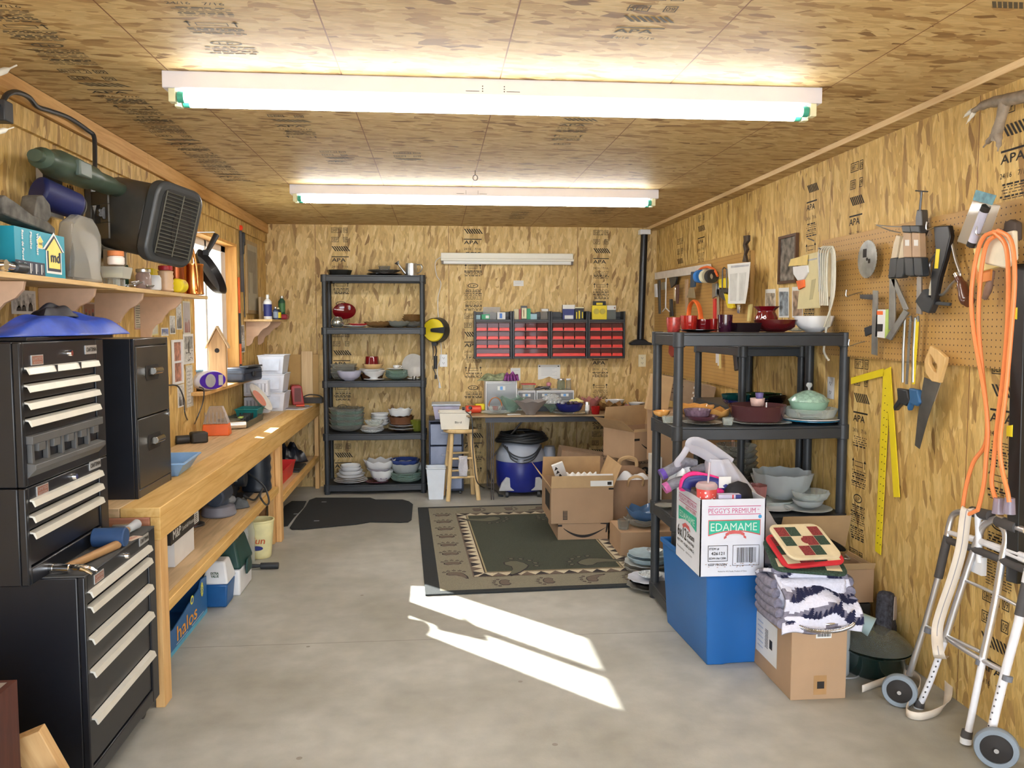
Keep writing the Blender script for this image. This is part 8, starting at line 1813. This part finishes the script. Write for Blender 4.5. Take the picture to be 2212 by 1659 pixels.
b.tube([wp(x,y,HX-.07)for x,y in((2145,500),(2172,530),(2178,600),(2176,700),(2168,800),(2156,900),(2146,1000),(2142,1040),(2148,1070),(2156,1085))],.0075,8,smooth=5)
b.tube([wp(x,y,HX-.08)for x,y in((2155,498),(2184,520),(2192,600),(2184,720),(2172,850),(2160,950),(2164,1010),(2176,1060),(2180,1085))],.0075,8,smooth=5)
t=thing('extension_cord','orange extension cord looped over a hook on the right wall','cord');b.build('cable',cm,t)
b=MB()
for x,y in((2157,1088),(2181,1088)):p=wp(x,y,HX-.07);b.cyl(p+V3(0,0,.02),p-V3(0,0,.035),.016,.02,12)
b.build('plug_ends',glass('clear_plug',(.75,.70,.78),.55,(.4,.35,.45)),t)
solo(MB().cyl(wp(2112,1108,HX-.0),wp(2116,1215,HX-.0),.012,n=10).box(XR-.07,wp(2112,1200).y-.03,wp(2112,1240).z,XR-.05,wp(2112,1200).y+.03,wp(2112,1200).z),'hanging_brush',white,'white bristled brush hanging behind the walker grips','brush')
# antler
an=MB().tube([wp(x,y,XR-.10)for x,y in((2225,205),(2190,213),(2165,217),(2130,225),(2102,240))],[.022,.022,.02,.016,.010],10,smooth=4)
an.tube([wp(x,y,XR-.10)for x,y in((2172,216),(2164,250),(2154,285),(2150,305))],[.02,.018,.02,.016],10,smooth=4).tube([wp(x,y,XR-.10)for x,y in((2152,290),(2138,302),(2124,318))],[.015,.01,.003],10,smooth=4).tube([wp(x,y,XR-.10)for x,y in((2155,290),(2158,310),(2155,327))],[.015,.01,.003],10,smooth=4)
t=thing('deer_antler','grey-brown deer antler mounted high on the right wall','antler');an.build('antler_beam',horn,t)
MB().tube([wp(x,y,XR-.10)for x,y in((2102,238),(2090,246),(2081,254))],[.009,.006,.001],8,smooth=3).tube([wp(x,y,XR-.10)for x,y in((2104,243),(2096,255),(2087,268))],[.008,.005,.001],8,smooth=3).build('white_tips',bone,t)
# small pegboard tools
HS=PX-.04
def fl(pts,X=HS,th=.012,mi=0):return flat(pts,X,th,mi)
hang('white_carton','long white carton lying on the hooks of the corner pegboard','box',[('carton',mat('carton_pinkwhite',(.74,.68,.62),.6),fl([(1414,589),(1528,570),(1530,588),(1414,604)],th=.03),.002)])
hang('towel_hook','white forked wire hanger at the left of the corner pegboard','hanger',[('wire',white,MB().tube([wp(1439,600,HS-.02),wp(1438,665,HS-.02),wp(1431,673,HS-.02)],.005,8).tube([wp(1438,665,HS-.02),wp(1446,673,HS-.02)],.005,8),0)])
hang('putty_knife','putty knife with dark blue handle on the corner pegboard','knife',[('handle',mat('knife_blue',(.02,.06,.12),.4),fl([(1492,587),(1501,587),(1499,620),(1490,621)],X=HS-.03,th=.018),.005),('blade',steel,fl([(1489,621),(1499,621),(1502,644),(1483,643)],X=HS-.02,th=.002),0)])
for x,m_,lb in((1512,mat('tape_blue',(.03,.20,.62),.45),'roll of blue tape'),(1525,mat('tape_cream',(.68,.66,.50),.5),'roll of cream tape'),(1537,blk,'roll of black tape')):
 p=wp(x,597,HS-.05);solo(MB().lathe([(.024,-.022),(.048,-.022),(.05,0),(.048,.022),(.024,.022),(.024,-.022)],24).xf(Matrix.Rotation(PI/2,4,'X')),'tape_roll',m_,lb+' threaded on a rod of the corner pegboard','tape',p,.2)
hang('orange_strap','orange hose arched over the tape rolls','hose',[('hose',orangep,MB().tube([wp(x,y,HS-.03)for x,y in((1505,590),(1515,580),(1530,577),(1543,583),(1550,596))],.009,8,smooth=5),0)])
hang('caulking_gun','yellow tool with grey parts beside the long paper sheet','tool',[('yellow_body',yellow,fl([(1549,603),(1566,600),(1568,622),(1553,622)],th=.03),.004),('lower_body',yellow,fl([(1563,634),(1574,636),(1583,664),(1580,667),(1571,665)],th=.025),.004),('trigger',darkst,fl([(1544,622),(1562,626),(1566,650),(1552,640)],th=.02),.003)])
hang('coping_saw','small dark frame saw left of the long paper sheet','saw',[('frame',darkst,MB().tube([wp(x,y,HS-.03)for x,y in((1560,624),(1561,582),(1564,578),(1570,582),(1570,624))],.005,8),0),('grip',blk,fl([(1556,624),(1573,624),(1573,632),(1557,632)],X=HS-.04,th=.02),.003)])
hang('steel_ruler','thin steel ruler hanging in the middle of the corner pegboard','ruler',[('ruler',alu,fl([(1549,612),(1553,612),(1553,720),(1548,720)],th=.004),0),('red_tube',redp,fl([(1540,645),(1545,645),(1545,700),(1540,700)],th=.01),0)])
hang('instruction_sheet','long white printed sheet hanging on the corner pegboard','paper',[('sheet',paper,fl([(1571,571),(1621,566),(1616,620),(1610,656),(1572,656),(1574,610)],X=HS-.05,th=.001),0),('printing',MATS['grey_print'],fl([(1579,574),(1618,571),(1617,575),(1579,579)],X=HS-.0512,th=.0004),0),('columns',mat('pale_text',(.62,.62,.60),.7),MB().add(fl([(1577,592),(1593,590),(1590,650),(1577,650)],X=HS-.0512,th=.0004).v,[(0,1,2,3)]).add(fl([(1597,590),(1612,588),(1606,648),(1596,650)],X=HS-.0512,th=.0004).v,[(0,1,2,3)]),0)])
hang('keyhole_saw','dark shaped saw handle sticking up above the long sheet','saw',[('handle',mat('oiled_wood',(.06,.04,.03),.5),fl([(1605,509),(1615,508),(1615,520),(1609,528),(1613,538),(1608,550),(1612,566),(1603,566),(1607,545),(1604,530),(1606,520)],th=.02),.003)])
for k,(pts,lb,m_)in enumerate(((((1413,614),(1417,613),(1418,642),(1414,642)),'white blade at the left edge of the corner pegboard',white),(((1420,605),(1424,605),(1425,678),(1422,678)),'long dark screwdriver at the left of the corner pegboard',darkst),(((1428,610),(1436,609),(1436,626),(1428,626)),'small grey clip tool on the corner pegboard',gs),(((1445,600),(1462,598),(1458,614),(1449,622)),'dark pliers jaws hanging beside the white hanger',blk),(((1455,620),(1459,620),(1458,650),(1455,650)),'small chrome wrench on the corner pegboard',chrome),(((1459,615),(1464,615),(1463,656),(1460,656)),'dark reddish chisel beside the chrome wrench',mat('chisel_dark',(.10,.04,.03),.5)),(((1446,646),(1450,646),(1452,683),(1446,684)),'black file standing above the ribbed tumbler',blk),(((1479,604),(1484,603),(1483,676),(1480,676)),'long brown-handled awl left of the putty knife',mat('awl_tan',(.45,.30,.18),.5)),(((1538,612),(1546,612),(1545,640),(1538,645)),'dark grey scraper between the tape and the ruler',gs),(((1592,658),(1598,658),(1597,678),(1592,676)),'chrome sockets hanging below the long sheet',chrome),(((1616,658),(1622,657),(1618,694),(1613,694)),'short cream stick at the right edge of the corner pegboard',MATS['butter_card'])),):
 hang('hand_tool',lb,'tool',[('tool_body',m_,fl(pts,X=HS-.008*(k%3),th=.014),.002)])
hang('orange_loop','orange plastic loop handle standing behind the rack top','handle',[('loop',orangep,MB().tube([wp(x,y,HS-.04)for x,y in((1487,690),(1490,662),(1500,650),(1510,662),(1515,690))],.010,8,smooth=5,flat=1.8),0)])
for k,(x,lb,m_)in enumerate(((1546,'left white dowel below the corner pegboard',white),(1550,'second white dowel below the corner pegboard',white),(1553,'pale file handle below the corner pegboard',MATS['butter_card']))):
 hang('thin_dowel',lb,'dowel',[('dowel',m_,fl([(x,760),(x+2.2,760),(x+2.2,784+6*k),(x,784+6*k)],X=HS,th=.01),0)])
hang('hammer_handle','black hammer handle hanging below the corner pegboard','hammer',[('handle',blk,fl([(1582,765),(1590,765),(1594,798),(1586,802)],X=HS-.02,th=.025),.005)])
hang('red_tin','small red object hanging by the left post under the rack top','tool',[('tin',mat('tin_red',(.35,.05,.04),.4),fl([(1445,745),(1458,745),(1460,765),(1450,772),(1443,762)],th=.03),.006)])
# picture, photos, hanging gloves and cords between the boards
a,c=onx(1681,512,XR-.02),onx(1717,604,XR-.02)
t=thing('picture_frame','dark framed portrait picture on the right wall','picture')
b=MB();Yn,Yf_,zt_,zb2=c.y,a.y,a.z,a.z-.285
b.box(XR-.02,Yn,zb2,XR-.001,Yf_,zb2+.016).box(XR-.02,Yn,zt_-.016,XR-.001,Yf_,zt_).box(XR-.02,Yn,zb2+.016,XR-.001,Yn+.016,zt_-.016).box(XR-.02,Yf_-.016,zb2+.016,XR-.001,Yf_,zt_-.016);b.build('frame',mat('frame_brown',(.10,.045,.02),.5),t)
MB().box(XR-.010,Yn+.01,zb2+.01,XR-.004,Yf_-.01,zt_-.01).build('picture',mat('portrait',(.16,.14,.12),.4,var=.9,scale=22),t)
def rphoto(x0,y0,x1,y1,label,m_,top=True):
 hang('pinned_photo',label,'photo',[('print',paper,flat([(x0,y0),(x1,y0-1),(x1,y1),(x0,y1)],X=XR-.002,th=.001),0),('picture',m_,flat([(x0+1.5,y0+(8 if top else 2)),(x1-1.5,y0+(8 if top else 2)),(x1-1.5,y1-4),(x0+1.5,y1-3)],X=XR-.0026,th=.0004),0)])
rphoto(1653,625,1675,672,'small family photo on the right wall behind the red vase',mat('photo_mix',(.40,.33,.25),.5,var=.7,scale=30));rphoto(1682,622,1704,686,'tall beach photo in the middle of the three on the right wall',mat('photo_blue',(.22,.26,.30),.5,var=.8,scale=25));rphoto(1711,620,1734,686,'dark photo at the right of the three on the right wall',mat('photo_tan',(.35,.24,.16),.5,var=.7,scale=25))
HG=XR-.12
hang('grout_brush','white and orange fan-shaped brush in a yellow topped pack','brush',[('header',mat('header_yellow',(.80,.60,.20),.5),flat([(1708,560),(1744,550),(1742,572),(1703,575)],X=HG,th=.004),0),('white_head',white,flat([(1712,576),(1743,573),(1744,588),(1735,604),(1722,606),(1713,592)],X=HG,th=.02),.004),('orange_grip',orangep,flat([(1719,607),(1735,604),(1736,620),(1724,626)],X=HG,th=.02),.003)])
hang('cream_pad','large cream card with printing hanging on the right wall','card',[('card',mat('cream_card',(.70,.62,.34),.6,var=.05),flat([(1734,552),(1770,543),(1768,665),(1722,668),(1728,600)],X=HG+.01,th=.01),.001),('cut_out',mat('cut_tan',(.48,.42,.22),.6),flat([(1753,605),(1762,602),(1755,646),(1748,648)],X=HG+.0085,th=.001),0),('printing',MATS['grey_print'],flat([(1740,562),(1764,557),(1764,560),(1740,565)],X=HG+.0085,th=.001),0)])
for k,(x,m_,lb)in enumerate(((1766,mat('card_multi',(.22,.26,.36),.5,var=.8,scale=30),'multicoloured blister card edge beside the cream card'),(1774,mat('card_teal2',(.10,.16,.16),.5,var=.6,scale=30),'dark teal blister card beside the multicoloured one'),(1781,mat('card_buff',(.58,.48,.30),.6),'buff paper pack hanging nearest the saw blade'))):
 hang('hanging_card',lb,'card',[('card',m_,flat([(x,548),(x+9,546),(x+10,640-20*(k<2)),(x+2,650-20*(k<2))],X=HG-.01*k,th=.012),.001)])
wc=mat('cord_white',(.62,.60,.50),.5)
b=MB()
for k in range(5):b.tube([wp(x,y,HG-.01*k)for x,y in((1772+4*k,660),(1770+4*k,600),(1768+5*k,548),(1776+5*k,534),(1788+3*k,536),(1796+2*k,560),(1793+2*k,640),(1792-3*k,706))],.0045,6,smooth=4)
b.tube([wp(1786,700,HG),wp(1782,735,HG),wp(1780,760,HG),wp(1790,778,HG)],.006,6,smooth=4)
solo(b,'white_cord',wc,'thick hank of off-white cord hanging left of the saw blade','cord')
b=MB().tube([wp(1768,536,HG-.03),(XR,wp(1768,536).y+.05,wp(1768,540).z)],.004,6).tube([wp(1758,520,XR-.05),(XR,wp(1745,515,XR).y,wp(1745,515,XR).z)],.003,6);solo(b,'steel_bracket',darkst,'dark steel bracket carrying the cord and cards','hook')
# FOLDED WALKER
def wk(px,py):
 q=max(0,min(1,(1500+(px-1940)*.69-py)/480));return onx(px,py,1.897+.135*q)
wa=mat('walker_alu',(.72,.72,.74),.3,.85,var=.04);wd2=mat('grip_grey',(.07,.065,.065),.7);wwh=mat('walker_white',(.76,.76,.80),.35)
t=thing('folding_walker','folded aluminium walker with two wheels leaning on the right wall','walker')
def tb(name,pts,r,m_,sm=4,flat=1):return MB().tube([wk(*p)for p in pts],r,12,smooth=sm,flat=flat).build(name,m_,t)
tb('frame_tube',[(2126,1118),(2085,1106),(2062,1110),(2052,1130),(2046,1160)],.0125,wa)
tb('upper_sleeve',[(2048,1158),(2040,1190),(2027,1248)],.0165,wd2,0)
tb('leg',[(2029,1240),(2000,1345),(1964,1458)],.0125,wa,0)
tb('frame_tube',[(2170,1125),(2150,1122),(2125,1135),(2112,1165),(2080,1260),(2040,1385)],.0135,wa)
tb('leg',[(2040,1385),(2010,1470),(1988,1520)],.0125,wwh,0)
tb('frame_tube',[(2150,1122),(2168,1140),(2174,1165),(2164,1215),(2150,1300),(2124,1420)],.0135,wa)
tb('leg',[(2124,1420),(2106,1510),(2092,1580)],.0125,wwh,0)
tb('leg',[(2222,1230),(2200,1345),(2172,1450),(2150,1540),(2132,1628)],.015,wwh,0)
tb('upper_sleeve',[(2218,1260),(2203,1330)],.0175,wd2,0)
for x,y in((1985,1526),(2087,1592)):p,q=wk(x+3,y-14),wk(x,y+1);MB().cyl(p,q,.0185,.0195,16).build('rubber_tip',wd2,t);q=wk(x-.5,y);MB().cyl(q,q-V3(0,0,.022),.0195,n=16).build('white_foot',white,t)
for a_,c_ in(((2100,1105),(2140,1114)),((2156,1126),(2198,1140))):tb('hand_grip',[a_,c_],.0205,wd2,0)
tb('grip_end',[(2198,1140),(2216,1146)],.012,wa,0)
for pts,r,m_ in(([(2050,1150),(2130,1176),(2225,1216)],.0095,wwh),([(2050,1168),(2120,1192),(2225,1236)],.014,wd2),([(2068,1246),(2140,1278),(2205,1312)],.006,wa),([(2040,1373),(2070,1395),(2120,1425),(2168,1450)],.010,wa),([(1994,1350),(2050,1376),(2118,1408)],.007,wa),([(2096,1160),(2160,1182),(2225,1204)],.0095,wwh)):tb('cross_bar',pts,r,m_,3)
for x,y in((2006,1362),(2034,1386),(2118,1432),(2176,1466)):p,q=wk(x+1.5,y-6),wk(x-1,y+5);MB().cyl(p,q,.0165,n=14).build('clamp_ring',mat('ring_grey',(.16,.17,.20),.5),t)
b=MB()
for k in range(9):p=wk(2163-3.8*k,1480+14*k);b.cyl(p+V3(-.012,-.008,0),p+V3(-.016,-.012,0),.003,n=8);p=wk(2032-4.5*k,1415+11*k);b.cyl(p+V3(-.008,-.010,0),p+V3(-.012,-.014,0),.003,n=8)
b.build('adjust_holes',darkst,t)
for x,y,R_,rr in((1942,1490,.066,.0),(2150,1622,.070,0)):
 c=onz(x,y+36,0);c=V3(c.x+.0,c.y+.0,R_);ax_=V3(-.55,-.83,0).normalized()
 w_=thing
 MB().lathe([(R_*.72,-.014),(R_*.95,-.014),(R_,-.008),(R_,.008),(R_*.95,.014),(R_*.72,.014),(R_*.72,-.014)],36).xf(Matrix.Translation(c)@ax_.to_track_quat('Z','Y').to_matrix().to_4x4()).build('wheel_tyre',mat('tyre_grey',(.22,.26,.30),.6),t)
 MB().lathe([(0,-.013),(R_*.2,-.012),(R_*.71,-.009),(R_*.71,.009),(R_*.2,.014),(0,.016)],30).xf(Matrix.Translation(c)@ax_.to_track_quat('Z','Y').to_matrix().to_4x4()).build('wheel_hub',ink,t)
 MB().cyl(c+ax_*.012,c+ax_*.028,.008,n=12).build('axle_bolt',chrome,t)
 # strap hanging from the grip
def st(px,py,X):return onx(px,py,X)
S=[(2098,1108,1.98),(2089,1100,1.955),(2084,1125,1.95),(2076,1185,1.94),(2058,1250,1.925),(2034,1320,1.91),(2024,1365,1.90),(2030,1420,1.885)]
P=[st(*q)for q in S]+[onz(2044,1470)+Z_*.10,onz(2048,1515)+Z_*.03,onz(2032,1542)+Z_*.018,onz(1990,1557)+Z_*.018,onz(1958,1548)+Z_*.018,onz(1968,1522)+Z_*.018,onz(1985,1500)+Z_*.02,onz(1986,1478)+Z_*.02,onz(1965,1464)+Z_*.02,onz(1925,1475)+Z_*.02,onz(1862,1497)+Z_*.018]
P=smooth_path(P,6);b=MB();V=[];F=[]
for i,p in enumerate(P):
 d=(P[min(i+1,len(P)-1)]-P[max(i-1,0)]).normalized();q=i/len(P)
 side=V3(1,-.35,0).normalized()if q<.5 else Z_
 if .47<q<.57:k_=(q-.47)/.10;side=(V3(1,-.35,0).normalized()*(1-k_)+Z_*k_).normalized()
 side=(side-d*side.dot(d)).normalized();hw_=.020 if q<.40 else .015
 V+=[p-side*hw_,p,p+side*hw_]
for i in range(len(P)-1):F+=[(i*3,i*3+1,i*3+4,i*3+3),(i*3+1,i*3+2,i*3+5,i*3+4)]
t=thing('webbing_strap','long beige webbing strap hung over the walker and trailing on the floor','strap')
MB().add(V,F).build('strap',mat('strap_beige',(.70,.62,.52),.8,var=.05),t,solid=.003)
V2=[]
for i in range(0,len(P)*3//7):a_,b_,c_=Vector(V[i*3]),Vector(V[i*3+1]),Vector(V[i*3+2]);n_=V3(-.4,-.9,.1)*.0024;V2+=[b_+(c_-b_)*.06+n_,b_-(b_-a_)*.06+n_]
MB().add(V2,[(i*2,i*2+1,i*2+3,i*2+2)for i in range(len(V2)//2-1)]).build('centre_stripe',mat('stripe_grey',(.22,.22,.26),.8),t)
